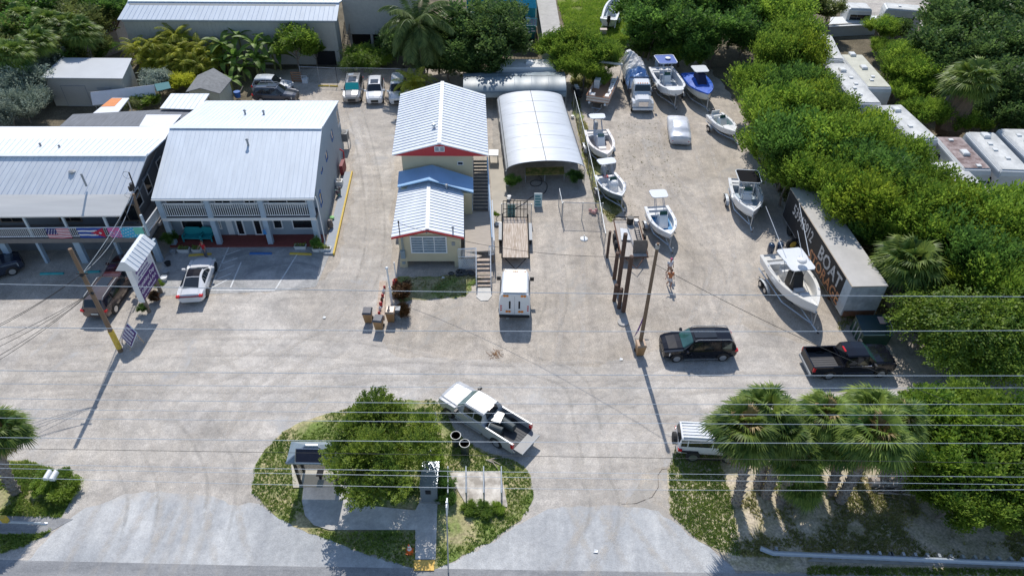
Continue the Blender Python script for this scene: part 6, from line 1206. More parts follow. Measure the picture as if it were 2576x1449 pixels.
# big purple shop sign
B0 = G(371,790); hb = lambda x, y: GY(x, y, B0.y)
n1, f1 = G(357,757,1.35), G(392,702,1.35); d = (f1-n1); d.z = 0; Ls = d.length; d.normalize(); ang = math.atan2(d.y, d.x)
Pn = Vector((n1.x, n1.y, 0)); t = thing('shop_sign', 'tall roofed roadside sign with purple panel reading Sunshiny Day Gifts and Art', 'sign', Pn, ang)
ztop = 4.35; Ls = 2.7
m = MB(); m.box(.02, Ls, -.12, .12, 2.78, ztop); m.build('upper_panel', mat('sign_white', (.66,.66,.70), .5), t)
m = MB(); m.box(.02, Ls, -.125, .125, 1.3, 2.775); m.build('purple_panel', mat('sign_purple', (.09,.025,.17), .5), t)
for x in (-.06, Ls+.003): m = MB(); m.box(x, x+.07, -.2, .2, 1.25, ztop); m.build('side_board', WHITE, t)
for x in (.25, Ls-.3): m = MB(); m.box(x-.1, x+.1, -.1, .1, 0, 1.29); m.build('post', WOODD, t)
m = MB(); m.ring([[(x,-.75,ztop-.05),(x,-.14,ztop+.75),(x,.14,ztop+.75),(x,.75,ztop-.05)] for x in (-.25, Ls+.25)]); m.m = 1
for i in range(1,8): x = -.25+(Ls+.5)*i/8; m.tube([(x,-.75,ztop-.03),(x,-.14,ztop+.77)], .02, 3); m.tube([(x,.75,ztop-.03),(x,.14,ztop+.77)], .02, 3)
m.build('sign_roof', [ROOFW, SEAM], t)
PWt = mat('sign_lettering', (.72,.70,.75), .6); PPt = mat('purple_lettering', (.16,.10,.28), .6)
S_ = lambda u, z: fr((u, -.135, z), (1,0,0))
text('lettering', 'Sunshiny Day', .44, PWt, t, S_(Ls/2, 2.42), font_off=.008); text('lettering', 'Gifts and Art', .44, PWt, t, S_(Ls/2, 1.92), font_off=.008)
r = rng(3)
def squig(z, h, n, u0, u1, mt, dens=.8):
    m = MB(); u = u0
    while u < u1: w_ = r.uniform(.04,.1); m.box(u, u+w_, -.14, -.12, z-h/2*r.uniform(.6,1), z+h/2*r.uniform(.6,1)); u += w_+r.uniform(.02,.05)*(3 if r.random() > dens else 1)
    m.build('small_lettering', mt, t)
squig(3.95,.26,0,.5,Ls-.5,PPt); squig(3.55,.24,0,.4,Ls-.4,PPt); squig(3.2,.16,0,.6,Ls-.6,PPt); squig(2.95,.09,0,.4,Ls-.4,PPt); squig(1.5,.12,0,.3,Ls-.3,PWt)
# small purple sign
a, b = G(318,850,1.1), G(346,853,1.1); p = G(338,862); t = thing('small_sign', 'small purple-and-white board sign leaning back in front of the tall purple shop sign', 'sign', p, -.72)
def sgn(x0, x1, v0, v1, off):
    m = MB(); Q_ = [Vector((x, v*.62-.45, .35+v*.78)) for x, v in ((x0,v0),(x1,v0),(x1,v1),(x0,v1))]; m.slab([q+Vector((0,-.78,.62))*off for q in Q_], 0, (0,.03,-.02)); return m
sgn(-.72,.72,0,1.15,0).build('panel', WHITE, t); sgn(-.66,.66,.06,1.09,.03).build('purple_face', MATS['sign_purple'], t)
for x in (-.6,.6): m = MB(); m.tube([(x,-.45,.35),(x,-.6,0)], .04, 4); m.build('post', WOODL, t); m = MB(); m.tube([(x,.2,1.15),(x,.45,0)], .04, 4); m.build('rear_leg', WOODL, t)
for j in range(4):
    u = -.55
    while u < .5: w_ = r.uniform(.06,.14); sgn(u, u+w_, .16+j*.23, .29+j*.23, .06).build('small_lettering', PWt, t); u += w_+.05
# sign boards near the greenhouse
def aboard(px, label, rz=0, face=None):
    p = G(*px); t = thing('a_frame_sign', label, 'sign', p, rz); m = MB(); m.slab([(-.35,-.25,.02),(.35,-.25,.02),(.35,0,1.25),(-.35,0,1.25)], 0, (0,-.03,0)); m.build('panel', face or mat('pale_turquoise_board', (.50,.62,.62), .5), t)
    m = MB(); m.slab([(-.35,.25,.02),(.35,.25,.02),(.35,0.03,1.25),(-.35,0.03,1.25)], 0, (0,.03,0)); m.build('rear_panel', WHITE, t)
    m = MB(); 
    for j in range(4): m.slab([(-.26,-.22+.045*j-.035,.2+.25*j),(.26-.1*(j%2),-.22+.045*j-.035,.2+.25*j),(.26-.1*(j%2),-.20+.045*j-.04,.32+.25*j),(-.26,-.20+.045*j-.04,.32+.25*j)], 0, (0,-.012,0))
    m.build('small_lettering', mat('teal_ink', (.05,.25,.28), .6), t)
aboard((1353,517), 'pale turquoise sandwich board standing on the gravel before the white greenhouse')
aboard((1286,545), 'green-faced sandwich board behind the utility trailer ramp', 0, mat('green_board', (.18,.30,.24), .6))
# bins by the drive, pole cabinet
def wheelie(px, label, rz=0, body=(.34,.20,.09), lid=None, r=1.0, grp='tan wheelie bins'):
    p = G(*px); t = thing('wheelie_bin', label, 'bin', p, rz, grp)
    m = MB(); m.hexa([(-.24,-.24,.06),(.24,-.24,.06),(.22,.26,.06),(-.22,.26,.06)], [(-.31,-.36,1.0),(.31,-.36,1.0),(.31,.32,1.0),(-.31,.32,1.0)]); m.build('bin_body', mat('tan_bin_plastic', body, .5, var=.06), t)
    m = MB(); m.hexa([(-.34,-.41,1.0),(.34,-.41,1.0),(.34,.36,1.0),(-.34,.36,1.0)], [(-.28,-.32,1.11),(.28,-.32,1.11),(.28,.30,1.12),(-.28,.30,1.12)]); m.build('lid', lid or mat('dark_glossy_lid', (.09,.09,.10), .15, coat=.5), t)
    for s in (1,-1): m = MB(); n = 10; m.ring([[(s*.25+y, .30+q*math.cos(2*math.pi*i/n), .12+q*math.sin(2*math.pi*i/n)) for i in range(n)] for q, y in ((.12,-.03),(.12,.03))]); m.build('wheel', TYRE, t)
    m = MB(); m.tube([(-.22,.36,.98),(.22,.36,.98)], .025, 5); m.build('handle', BLACK, t)
wheelie((928,808), 'tan bin with dark shiny lid, leftmost of the three by the drive'); wheelie((955,827), 'tan bin with dark shiny lid, nearest the road of the three by the drive', -.12)
wheelie((985,806), 'tan bin with matching tan lid beside the grey electrical box', 0, lid=mat('tan_lid', (.42,.28,.18), .35, coat=.3)); wheelie((1608,890), 'tan bin against the foot of the slender utility pole', .1, lid=mat('tan_lid',(0,0,0)), grp=None)
p = G(1000,800); o = MB().box(-.25,.25,-.2,.2,0,.95).box(-.28,.28,-.23,.23,.95,.98).build('electrical_box', GREYP); o.location = p; tag(o, 'light grey metal box on the ground right of the tan-lidded bin', 'electrical box')
# mast with bell, ropes, red anchor pile, planter bed
t = thing('white_post', 'white pipe post with a rounded cap rising left of the cream cottage', 'post', G(986,765)); m = MB(); m.cyl(0,0,0,1.7,.09,n=10); m.build('lower_pipe', WHITE, t); m = MB(); m.tube([(0,0,1.7),(-.05,.1,3.3)], .06, 8); m.build('upper_pipe', WHITE, t); m = MB(); m.blob((-.05,.1,3.35), .12); m.build('cap', WHITE, t)
t = thing('white_pipe', 'thinner white pipe standing in an orange cone base by the cottage corner', 'post', G(999,722)); m = MB(); m.cyl(0,0,0,2.4,.045,n=8); m.build('pipe', WHITE, t); m = MB(); m.lathe([(.22,0),(.20,.05),(.12,.45),(.08,.9)], n=10); m.build('cone_base', ORANGE, t)
o = MB().cyl(0,0,0,.7,.28,.2,12).build('fuel_can', REDP); o.location = G(996,722); tag(o, 'red plastic container next to the orange cone base', 'container')
bed = MB(); P = [G(*q) for q in ((947,800),(968,802),(972,712),(956,712))]; bed.slab([(q.x,q.y,.25) for q in P], .25); tag(bed.build('planter_bed', WOODL, loc=P[0]), 'narrow timber planter bed holding red and white ornaments', 'planter')
r = rng(11)
for i in range(7):
    q = G(954+i*2.2, 790-i*11, .25); o = MB(); rr = r.uniform(.08,.15); o.blob((0,0,rr), (rr,rr,rr*1.4)); 
    if i % 2: o.cyl(0,0,rr*1.5,rr*3.2,rr*.5,.02,8)
    o = o.build('ornament', [REDP, VINYL, REDP, RUST][i % 4]); o.location = q; tag(o, '%s ornament, number %s along the planter bed' % (('red','white','red','rusty')[i%4], ('one','two','three','four','five','six','seven')[i]) , 'ornament', 'ornaments in the planter bed')
# traffic cone
t = thing('traffic_cone', 'orange traffic cone with white bands in the shade left of the footpath', 'cone', G(1031,1388)+Vector((0,0,.03))); m = MB(); m.box(-.2,.2,-.2,.2,0,.04); m.build('base', ORANGE, t); m = MB(); m.lathe([(.15,.04),(.03,.75)], n=12); m.build('cone_body', ORANGE, t); m = MB(); m.lathe([(.118,.28),(.092,.42)], n=12); m.lathe([(.085,.5),(.062,.62)], n=12); m.build('white_band', WHITE, t)
# mailboxes
t = thing('mailbox', 'pair of white plastic mailboxes on one post on the left verge', 'mailbox', G(150,1225)); 
m = MB(); m.box(-.06,.06,-.06,.06,0,1.1); m.build('post', WHITE, t)
for x, z in ((-.28,1.1),(.05,1.05)): m = MB(); m.ring([[(x+.13*math.cos(q*math.pi/6)+.1, y, z+.12+.14*math.sin(q*math.pi/6)) for q in range(7)]+[(x-.03,y,z)]+[(x+.23,y,z)] for y in (-.3,.25)]); m.build('box', WHITE, t)
# bus stop sign post, marker
t = thing('bus_stop_sign', 'tall thin steel post with a small white sign by the footpath', 'sign', G(1128,1440)); p1 = GY(1123,1262,G(1128,1440).y)-G(1128,1440)
m = MB(); m.tube([(0,0,0), p1], .04, 6); m.build('post', GALV, t); m = MB(); m.box(p1.x-.02, p1.x+.04, -.25, .25, p1.z-.75, p1.z-.05); m.build('sign_plate', WHITE, t)
t = thing('marker_post', 'short white flexible marker post on the grass beside the silver pickup', 'marker post', G(1098,1068)); m = MB(); m.box(-.05,.05,-.02,.02,0,1.2); m.build('blade', WHITE, t); m = MB(); m.box(-.052,.052,-.023,.023,.85,1.1); m.build('reflector', GREYP, t)
# guard rail right
A, B = G(1918,1385,.75), G(2640,1416,.75); d = B-A; d.z = 0; L = d.length; t = thing('guard_rail', 'long blue-grey steel guard rail on dark posts at the lower right', 'guard rail', (A.x,A.y,0), math.atan2(d.y,d.x))
m = MB(); m.ring([[(x,y,z) for y, z in ((0,.42),(.09,.48),(0,.58),(.09,.68),(0,.76),(-.06,.76),(.03,.68),(-.06,.58),(.03,.48),(-.06,.42))] for x in (-.0,.6,L)]); m.v = [Vector((q.x, q.y+(.25 if q.x < .3 else 0), q.z)) for q in m.v]; m.build('rail', mat('guardrail_steel', (.42,.47,.53), .4, .3, var=.08), t)
n = int(L/.62)
for i in range(n-14, n+1): m = MB(); x = i*.62; m.box(x-.07,x+.07,.1,.3,0,.72); m.build('post', GALV, t)
for i in range(3): m = MB(); x = .8+i*3; m.box(x-.07,x+.07,.1,.3,0,.72); m.build('post', GALV, t)
m = MB(); P = [G(*q) for q in ((2075,1386),(2600,1418),(2600,1432),(2030,1412))]; m.slab([(q.x,q.y,.07) for q in P], .06); struct('rail_footing', m, CONC)
# parking stops
def stop(a, b, label, mt): A, B = G(*a, .1), G(*b, .1); o = MB(); d = B-A; L = d.length; o.hexa([(0,-.1,0),(L,-.1,0),(L,.1,0),(0,.1,0)], [(.05,-.06,.13),(L-.05,-.06,.13),(L-.05,.06,.13),(.05,.06,.13)]); o = o.build('wheel_stop', mt); o.location = (A.x,A.y,.02); o.rotation_euler = (0,0,math.atan2(d.y,d.x)); tag(o, label, 'wheel stop', 'concrete wheel stops')
stop((474,642),(532,638), 'yellow wheel stop ahead of the white sedan', YELP); stop((627,637),(684,637), 'blue wheel stop in the accessible parking bay', BLUEP); stop((728,637),(784,639), 'yellow wheel stop at the right end before the blue shop', YELP)
TQ = mat('turquoise_paint', (.05,.35,.36), .7, var=.2); stop((100,688),(160,687), 'turquoise wheel stop left of the utility pole', TQ); stop((195,685),(252,682), 'turquoise wheel stop right of the utility pole', TQ); stop((800,216),(828,216), 'yellow wheel stop by the rear fence', YELP); stop((829,216),(850,217), 'second short yellow wheel stop by the rear fence', YELP)
# shop front furniture
t = thing('bench', 'turquoise plastic loveseat on the brick porch', 'bench', G(572,592,.15)+Vector((0,.0,0)))
def adir(loc, w_, label, nm='bench'):
    t = thing(nm, label, nm, loc); m = MB(); m.box(-w_/2,w_/2,-.5,.1,.3,.38); m.build('seat', TEALP, t); m = MB(); m.ring([[(x,y,z) for x, z in [(-w_/2,.35),(-w_/2,.85),(-w_*.35,1.08),(w_*.35,1.08),(w_/2,.85),(w_/2,.35)]] for y in (.1,.16)]); m.build('backrest', TEALP, t)
    for s in (1,-1): m = MB(); m.box(s*w_/2-.06, s*w_/2+.06, -.5, .12, .52, .58); m.box(s*w_/2-.05, s*w_/2+.05, -.5,-.42, 0,.52); m.build('armrest', TEALP, t)
TEALP = mat('turquoise_plastic', (.02,.30,.33), .5); bpy.data.objects.remove(t)
adir(G(491,600,.15), 1.5, 'turquoise plastic loveseat on the brick porch of the blue shop'); adir(G(525,600,.15), .9, 'turquoise plastic armchair beside the loveseat on the brick porch', 'chair')
def planter(px, label, w_=.9, tall=.35):
    p = G(*px); t = thing('planter', label, 'planter', p, group='white planters before the blue shop'); m = MB(); m.hexa([(-w_/2+.05,-.17,0),(w_/2-.05,-.17,0),(w_/2-.05,.17,0),(-w_/2+.05,.17,0)], [(-w_/2,-.22,tall),(w_/2,-.22,tall),(w_/2,.22,tall),(-w_/2,.22,tall)]); m.build('trough', WHITE2, t)
    m = MB(); m.box(-w_/2+.05,w_/2-.05,-.17,.17,tall-.02,tall+.005); m.build('soil', SOIL, t); m = MB(); r = rng(px[0])
    for i in range(60): x, y = r.uniform(-w_/2+.05,w_/2-.05), r.uniform(-.15,.15); z = tall+r.uniform(.02,.25); a = r.uniform(0,6.28); s = .06; m.add([(x,y,tall),(x+s*math.cos(a),y+s*math.sin(a),z),(x-s*math.sin(a),y+s*math.cos(a),z+.05)], [(0,1,2)])
    m.build('seedlings', GR1, t)
for i, (px, w_) in enumerate((((464,634),.95),((497,634),.7),((757,626),.95),((797,632),.6),((820,632),.9))): planter(px, ('leftmost white trough planter by the blue shop','white trough planter between the leftmost one and the red-shirted person','white trough planter right of the accessible bay','small white planter near the right end of the shop front','white trough planter at the right corner of the shop')[i], w_)
for i, (x, y) in enumerate(((437,640),(424,668),(419,690),(415,705))): o = MB().lathe([(.16,0),(.24,.3),(.26,.33),(.22,.33),(.2,.28)], n=12).build('flower_pot', [GREYP, BLACK, GREYP, WHITE2][i]); o.location = G(x, y); tag(o, ('grey pot nearest the shop in the row left of the parking bay','black pot second from the shop in the row','grey pot third from the shop in the row','white pot furthest from the shop in the row')[i], 'flower pot', 'pots left of the parking bay')
o = MB(); o.box(-.14,.14,-.005,.005,0,.28).box(-.12,.12,-.012,-.006,.32,.44); o = o.build('parking_sign', mat('sign_blue', (.03,.22,.55), .4)); o.location = W_sign if False else G(667,590,1.4); tag(o, 'small blue accessible parking sign on the shop column', 'sign')
# air conditioners and clutter on shop side
def acu(p, label, s=.45, h=.85, stand=0, dark=True):
    t = thing('air_conditioner', label, 'air conditioner', p); m = MB(); m.box(-s,s,-s,s,stand,stand+h); m.build('casing', mat('ac_casing', (.16,.17,.18), .5) if dark else WHITE2, t); m = MB(); m.cyl(0,0,stand+h,stand+h+.03,s*.8,n=16); m.build('fan_grille', BLACK, t)
    if stand: 
        for x in (-s,s): m = MB(); m.tube([(x,-s,0),(x,-s,stand)], .04, 4); m.tube([(x,s,0),(x,s,stand)], .04, 4); m.build('stand_leg', GALV, t)
acu(G(868,372), 'dark round-fan air conditioner raised on a stand beside the blue shop', .48, .85, .9); acu(G(855,468), 'small white condenser on the side walk of the blue shop', .3, .6, 0, False)
t = thing('red_machine', 'red metal hand-pump rack against the side of the blue shop', 'machine', G(868,425)); m = MB(); m.tube([(0,0,0),(-.05,.6,1.5),(-.4,.7,1.7)], .07, 6); m.build('pipe', REDP, t); m = MB(); m.box(-.2,.1,-1.2,.2,0,1.0); m.build('frame', mat('dark_red', (.2,.02,.03), .6), t)
o = MB().lathe([(.2,0),(.26,.2),(.22,.6),(.12,.75)], n=10).build('urn', mat('brown_urn', (.16,.13,.12), .6)); o.location = G(832,572,.16); tag(o, 'brown urn with white top on the side walk of the blue shop', 'urn')
o = MB().lathe([(.1,0),(.2,.12),(.2,.2),(.05,.25)], n=10).build('green_bucket', mat('lime_green', (.2,.5,.15), .5)); o.location = G(836,551,.16); tag(o, 'lime green and white tub beside the brown urn', 'tub')
o = MB(); [o.blob((r.uniform(-.2,.2),r.uniform(-.2,.2),.4+r.uniform(0,.3)), .12) for _ in range(6)]; o.cyl(0,0,0,.35,.2,.25,10); o = o.build('flower_tub', mat('pink_flowers', (.5,.12,.2), .8, var=.5, c2=(.05,.3,.25))); o.location = G(852,490,.16); tag(o, 'tub of pink flowers on the side walk of the blue shop', 'flower tub')
# parasol base on gravel, table, odds
o = MB().lathe([(.33,0),(.33,.07),(.25,.11),(.05,.14),(.04,.4)], n=16).build('parasol_base', WHITE2); o.location = G(1469,602); tag(o, 'round white parasol base alone on the gravel between trailer and pilings', 'parasol base')
t = thing('side_table', 'white-topped table in the passage right of the red gabled house', 'table', G(1242,408)); m = MB(); m.box(-.45,.45,-.5,.6,.95,1.02); m.build('table_top', VINYL, t)
for x in (-.4,.4):
    for y in (-.45,.55): m = MB(); m.box(x-.03,x+.03,y-.03,y+.03,0,.95); m.build('leg', GREYP, t)
pd = MB(); P = [G(*q) for q in ((1229,398),(1262,398),(1290,560),(1243,560))]; pd.slab([(q.x,q.y,.045) for q in P], .04); struct('passage_slab', pd, mat('stained_concrete', (.44,.40,.34), .85, var=.15, scale=.6))
o = MB(); o.slab([G(1246,558,.12), G(1322,560,.12), G(1322,570,.12), G(1246,567,.12)], .1); tag(o.build('plank', WHITE2, loc=G(1284,562)), 'long white board lying behind the utility trailer', 'board')
for i, (x, y) in enumerate(((1235,467),(1236,506),(1270,500),(1516,470),(1512,500),(1440,298))): o = MB().lathe([(.14,0),(.18,.3),(.0,.32)], n=10).build('ballast_bucket', [VINYL, GREYP, VINYL, VINYL, GREYP, VINYL][i]); o.location = G([1277,1279,1281,1516,1512,1440][i], y); tag(o, ['white ballast bucket higher on the left side of the greenhouse','grey ballast bucket low on the left side of the greenhouse','white ballast bucket at the front left foot of the greenhouse','white ballast bucket at the front right foot of the greenhouse','grey ballast bucket below the front right greenhouse foot','white ballast bucket behind the greenhouse by the fence'][i], 'bucket', 'buckets weighing down the greenhouse feet')
# hose
m = MB(); P = [(1330,436),(1350,440),(1362,452),(1360,466),(1342,470),(1334,462),(1345,455),(1372,460),(1376,475),(1365,490),(1340,496),(1315,515),(1290,528),(1262,540),(1248,552),(1258,566)]; P = [Vector((q.x,q.y,.05)) for q in (G(*p) for p in P)]
sp_ = []; 
for i in range(len(P)-1):
    for k in range(4):
        u = k/4; a0, a1, a2, a3 = P[max(i-1,0)], P[i], P[i+1], P[min(i+2,len(P)-1)]; sp_.append(.5*((2*a1)+(a2-a0)*u+(2*a0-5*a1+4*a2-a3)*u*u+(3*a1-a0-3*a2+a3)*u**3))
m.tube(sp_, .03, 5); tag(m.build('garden_hose', BLACK, loc=P[0]), 'black garden hose snaking out of the white greenhouse', 'hose')
m = MB(); P = [G(*q,) for q in ((1810-0,1340),(1811,1355))]
P = [Vector((q.x,q.y,.03)) for q in (G(*p) for p in ((1562,1268),(1600,1266),(1640,1250),(1656,1225),(1655,1195),(1665,1180),(1692,1178),(1697,1130)))]; tag(MB().tube(P, .011, 4).build('loose_cable', mat('brown_cable', (.12,.08,.06), .7), loc=P[0]), 'thin loose cable lying in a curve on the right drive', 'cable')
# branches, debris
def twig(px, label, seed, n=5, s=.8, mt=None, nm='cut_branch'):
    r = rng(seed); m = MB(); 
    for i in range(n): a = r.uniform(-.5,.5); m.tube([(0+r.uniform(-.1,.1),r.uniform(-.1,.1),.05),(s*.5*math.cos(a),s*.5*math.sin(a),.09),(s*math.cos(a*1.5),s*math.sin(a*1.5),.06)], [.05,.035,.015], 5)
    o = m.build(nm, mt or mat('pale_bark', (.42,.36,.30), .9, var=.2)); o.location = G(*px); tag(o, label, 'branch')
twig((1222,1157), 'pale cut branch on the grass in front of the silver pickup', 3, 3, 1.0); twig((1015,1156), 'short pale cut branch on the grass beside the island tree', 4, 2, .6)
m = MB(); r = rng(9)
for i in range(50): a = r.uniform(0,6.28); d_ = r.uniform(0,.45); m.tube([(d_*math.cos(a),d_*math.sin(a),.03),(d_*math.cos(a)+r.uniform(-.3,.3),d_*math.sin(a)+r.uniform(-.3,.3),.05)], .012, 3)
o = m.build('dead_frond_litter', mat('brown_litter', (.32,.18,.09), .9, var=.3)); o.location = G(1248,892); tag(o, 'small heap of brown dry leaves on the gravel above the island', 'leaf litter', kind='stuff')
m = MB(); r = rng(19)
for i in range(70): a = r.uniform(-.4,.9); x, y = r.uniform(-1.6,1.8), r.uniform(-.8,.8); l = r.uniform(.5,1.3); z = r.uniform(.05,.5); m.tube([(x,y,z),(x+l*math.cos(a),y+l*math.sin(a),z+r.uniform(-.1,.2))], r.uniform(.02,.06), 4)
o = m.build('palm_log_pile', mat('grey_palm_log', (.30,.26,.23), .95, var=.4, scale=5)); o.location = G(2255,1225); tag(o, 'heap of dead palm logs and fronds beside the rightmost cabbage palm', 'log pile', kind='stuff')
m = MB(); m.ring([[(x, .28*math.cos(q*math.pi/5), .32+.28*math.sin(q*math.pi/5)) for q in range(10)] for x in (0, 2.6)]); m.m = 1
for i in range(26): a = i*2.4; x = .1*i; m.blob((x,.26*math.cos(a),.32+.26*abs(math.sin(a))), (.05,.09,.09), 5)
o = m.build('palm_log', [mat('grey_palm_log',(0,0,0)), mat('pale_boot', (.55,.50,.46), .9)]); o.location = G(2185,1220); o.rotation_euler = (0,0,-.03); tag(o, 'fallen palm trunk studded with pale leaf bases under the right palms', 'log')
# concrete slab with bars on island (bike rack)
m = MB(); P = [G(*q) for q in ((1126,1190),(1258,1186),(1276,1268),(1276,1276),(1176,1276))]; m.slab([(q.x,q.y,.09) for q in P], .06); struct('rack_pad', m, mat('pad_concrete', (.56,.50,.43), .9, var=.35, scale=1.6, c2=(.62,.58,.52)))
for i, x in enumerate((1160,1206,1250,1295)):
    xx = [1126,1171,1215,1259][i]-4; a, b = G(xx+6,1192,.1), G(xx+6,1258,.1); m = MB(); m.tube([a, Vector((a.x,a.y,.85)), Vector((b.x,b.y,.85)), b], .04, 5); tag(m.build('bike_rack', GALV, loc=a), ['leftmost hoop of the bike rack, half under leaves','second hoop from the left of the bike rack','third hoop from the left of the bike rack','rightmost hoop of the bike rack'][i], 'bike rack', 'bike rack hoops on the island')
# chain link fences
def fence(label, pts, h=1.9, step=2.6, gates=False):
    Ps = [G(*p) for p in pts]; t = thing('chain_link_fence', label, 'fence', Ps[0])
    for a, b in zip(Ps, Ps[1:]):
        L = (b-a).length; n = max(1, round(L/step)); up = Vector((0,0,h))
        m = MB(); m.tube([a+up, b+up], .028, 5); m.build('top_rail', GALV, t, world=True)
        m = MB(); nn = (b-a).normalized().cross(Vector((0,0,1)))*.004; m.slab([a+Vector((0,0,.05)), b+Vector((0,0,.05)), b+up, a+up], 0, nn); m.build('chain_mesh', CHAIN, t, world=True)
        for i in range(n+1): p = a.lerp(b, i/n); m = MB(); m.tube([p, p+up*1.03], .035, 5); m.build('post', GALV, t, world=True)
    return t
fence('tall chain-link fence between the greenhouses and the boat yard', [(1518,638),(1498,520),(1470,390),(1442,275)], 2.0)
fence('chain-link fence along the rear of the parked cars', [(760,208),(850,212),(930,212),(1010,214)], 1.9)
fence('open right-hand chain-link gate leaf on the gravel before the greenhouse', [(1414,553),(1512,556)], 1.8, 2)
fence('chain-link gate leaf swung open in line with the camera', [(1412,556),(1405,520)], 1.8, 2)
fence('left-hand chain-link panel beside the two sandwich boards', [(1262,555),(1336,556)], 1.7, 1.8)
# crates / clutter in yards
t = thing('pallet', 'brown wooden pallet leaning by the rear fence under the small tree', 'pallet', G(748,208)); 
for i in range(5): m = MB(); m.box(-.6,.6,-.03,.03,.1+i*.25,.25+i*.25); m.build('board', mat('pallet_wood', (.30,.17,.10), .85), t)
m = MB(); m.box(-.6,-.5,.03,.12,0,1.25); m.box(.5,.6,.03,.12,0,1.25); m.build('stringer', mat('pallet_wood',(0,0,0)), t)
o = MB().box(-.3,.3,-.3,.3,.0,.5); o.tube([(-.3,-.3,.5),(-.3,-.3,.9),(.3,-.3,.9),(.3,-.3,.5)], .03, 4); o = o.build('metal_rack', WHITE); o.location = G(769,208); tag(o, 'small white metal rack beside the pallet', 'rack')
o = MB().lathe([(.3,0),(.36,.6),(.36,.65),(.3,.65)], n=12).build('blue_barrel', mat('blue_plastic', (.02,.12,.42), .5)); o.location = G(599,245,.3); tag(o, 'blue plastic tub behind the grey shingled shed', 'tub')
o = MB(); o.tube([(0,0,0),(.5,1.6,.9)], .05, 4); o = o.build('leaning_board', WOODL); o.location = G(594,252); tag(o, 'pale board leaning by the blue tub', 'board')
t = thing('lawn_chair', 'blue and white garden chair in front of the pale shed', 'chair', G(181,258)); m = MB(); m.box(-.3,.3,-.3,.25,.4,.46); m.build('seat', BLUEP, t); m = MB(); m.slab([(-.3,.25,.46),(.3,.25,.46),(.3,.4,1.0),(-.3,.4,1.0)], 0, (0,.04,0)); m.build('backrest', BLUEP, t)
for x in (-.28,.28):
    for y in (-.28,.22): m = MB(); m.box(x-.02,x+.02,y-.02,y+.02,0,.4); m.build('leg', WHITE, t)
o = MB(); o.tube([(0,0,.6),(0,.25,.6)], .62, 16) ; o = o.build('yellow_wheel', [BLACK]); 
bpy.data.objects.remove(o); p = G(2320//1,700) 
p = G(1993,612,.6); t = thing('tractor_wheel', 'black tyre with yellow hub leaning behind the largest boat', 'wheel', (p.x,p.y,0), .3); m = MB(); n = 18; m.ring([[(q*math.cos(2*math.pi*i/n), y, .55+q*math.sin(2*math.pi*i/n)) for i in range(n)] for q, y in ((.3,.1),(.5,.12),(.55,0),(.5,-.12),(.3,-.14))]); m.build('tyre', TYRE, t); m = MB(); m.ring([[(q*math.cos(2*math.pi*i/n), y, .55+q*math.sin(2*math.pi*i/n)) for i in range(n)] for q, y in ((.3,.08),(.3,-.15),(.1,-.17))]); m.build('hub', YELP, t)
o = MB(); o.box(-.4,.4,-.3,.3,.0,.7).box(-.45,.45,-.35,.35,.7,.75); o = o.build('yard_cabinet', mat('pale_pinkish_box', (.5,.42,.38), .7)); o.location = G(1517,88); tag(o, 'small pale box-like cart on the lawn below the open boat', 'cart')
m = MB(); a = G(1505,530); r = rng(2); [m.blob((r.uniform(-.3,.3),r.uniform(-.3,.3),.15+r.uniform(0,.1)), .16) for _ in range(6)]; o = m.build('pink_pots', mat('pink_clay', (.55,.28,.26), .8)); o.location = G(1492,538); tag(o, 'cluster of pink clay pots near the gate post', 'pots')
t = thing('feather_flag', 'thin pink and purple feather banner lying against the foot of the slender pole', 'banner', G(1595,850)); a = G(1595,855); m = MB(); m.tube([(0,0,.1),(.9,1.3,1.6)], .02, 4); m.build('flagpole', ALU, t); m = MB(); m.slab([(.05,.0,.2),(.3,.25,.45),(.92,1.3,1.62),(.75,1.15,1.5)], 0, (0,-.02,.02)); m.build('cloth', mat('pink_purple_cloth', (.45,.10,.25), .6, var=.4, c2=(.2,.08,.4)), t)
o = MB().cyl(0,0,0,.1,.4,n=16).build('manhole_ring', CONC); o.location = G(1567,812); tag(o, 'round concrete disc on the gravel by the pilings', 'disc')
for i, (x, y) in enumerate(((1498,1387),(1277,802),(816,800),(1562,905),(1115,700))):
    r = rng(i); m = MB(); m.slab([(-.12,-.08,.07),(.1,-.1,.09),(.13,.08,.06),(-.05,.12,.1)], .02); o = m.build('litter', WHITE2); o.location = G(x, y); tag(o, ['white scrap of litter on the right apron','small white scrap beside the van','white square of paper on the gravel left of the bins','white scrap beside the tan bin','white scrap under the cottage steps'][i], 'litter')
m = MB(); r = rng(29)
for i in range(14): m.blob((r.uniform(-.9,.9), r.uniform(-.35,.35), .12), (r.uniform(.15,.4), r.uniform(.1,.25), .14), 6)
o = m.build('junk_pile', mat('dark_scrap', (.05,.055,.06), .6, var=.5)); o.location = G(1160,690); tag(o, 'heap of dark scrap at the foot of the lattice skirt', 'scrap heap', kind='stuff')
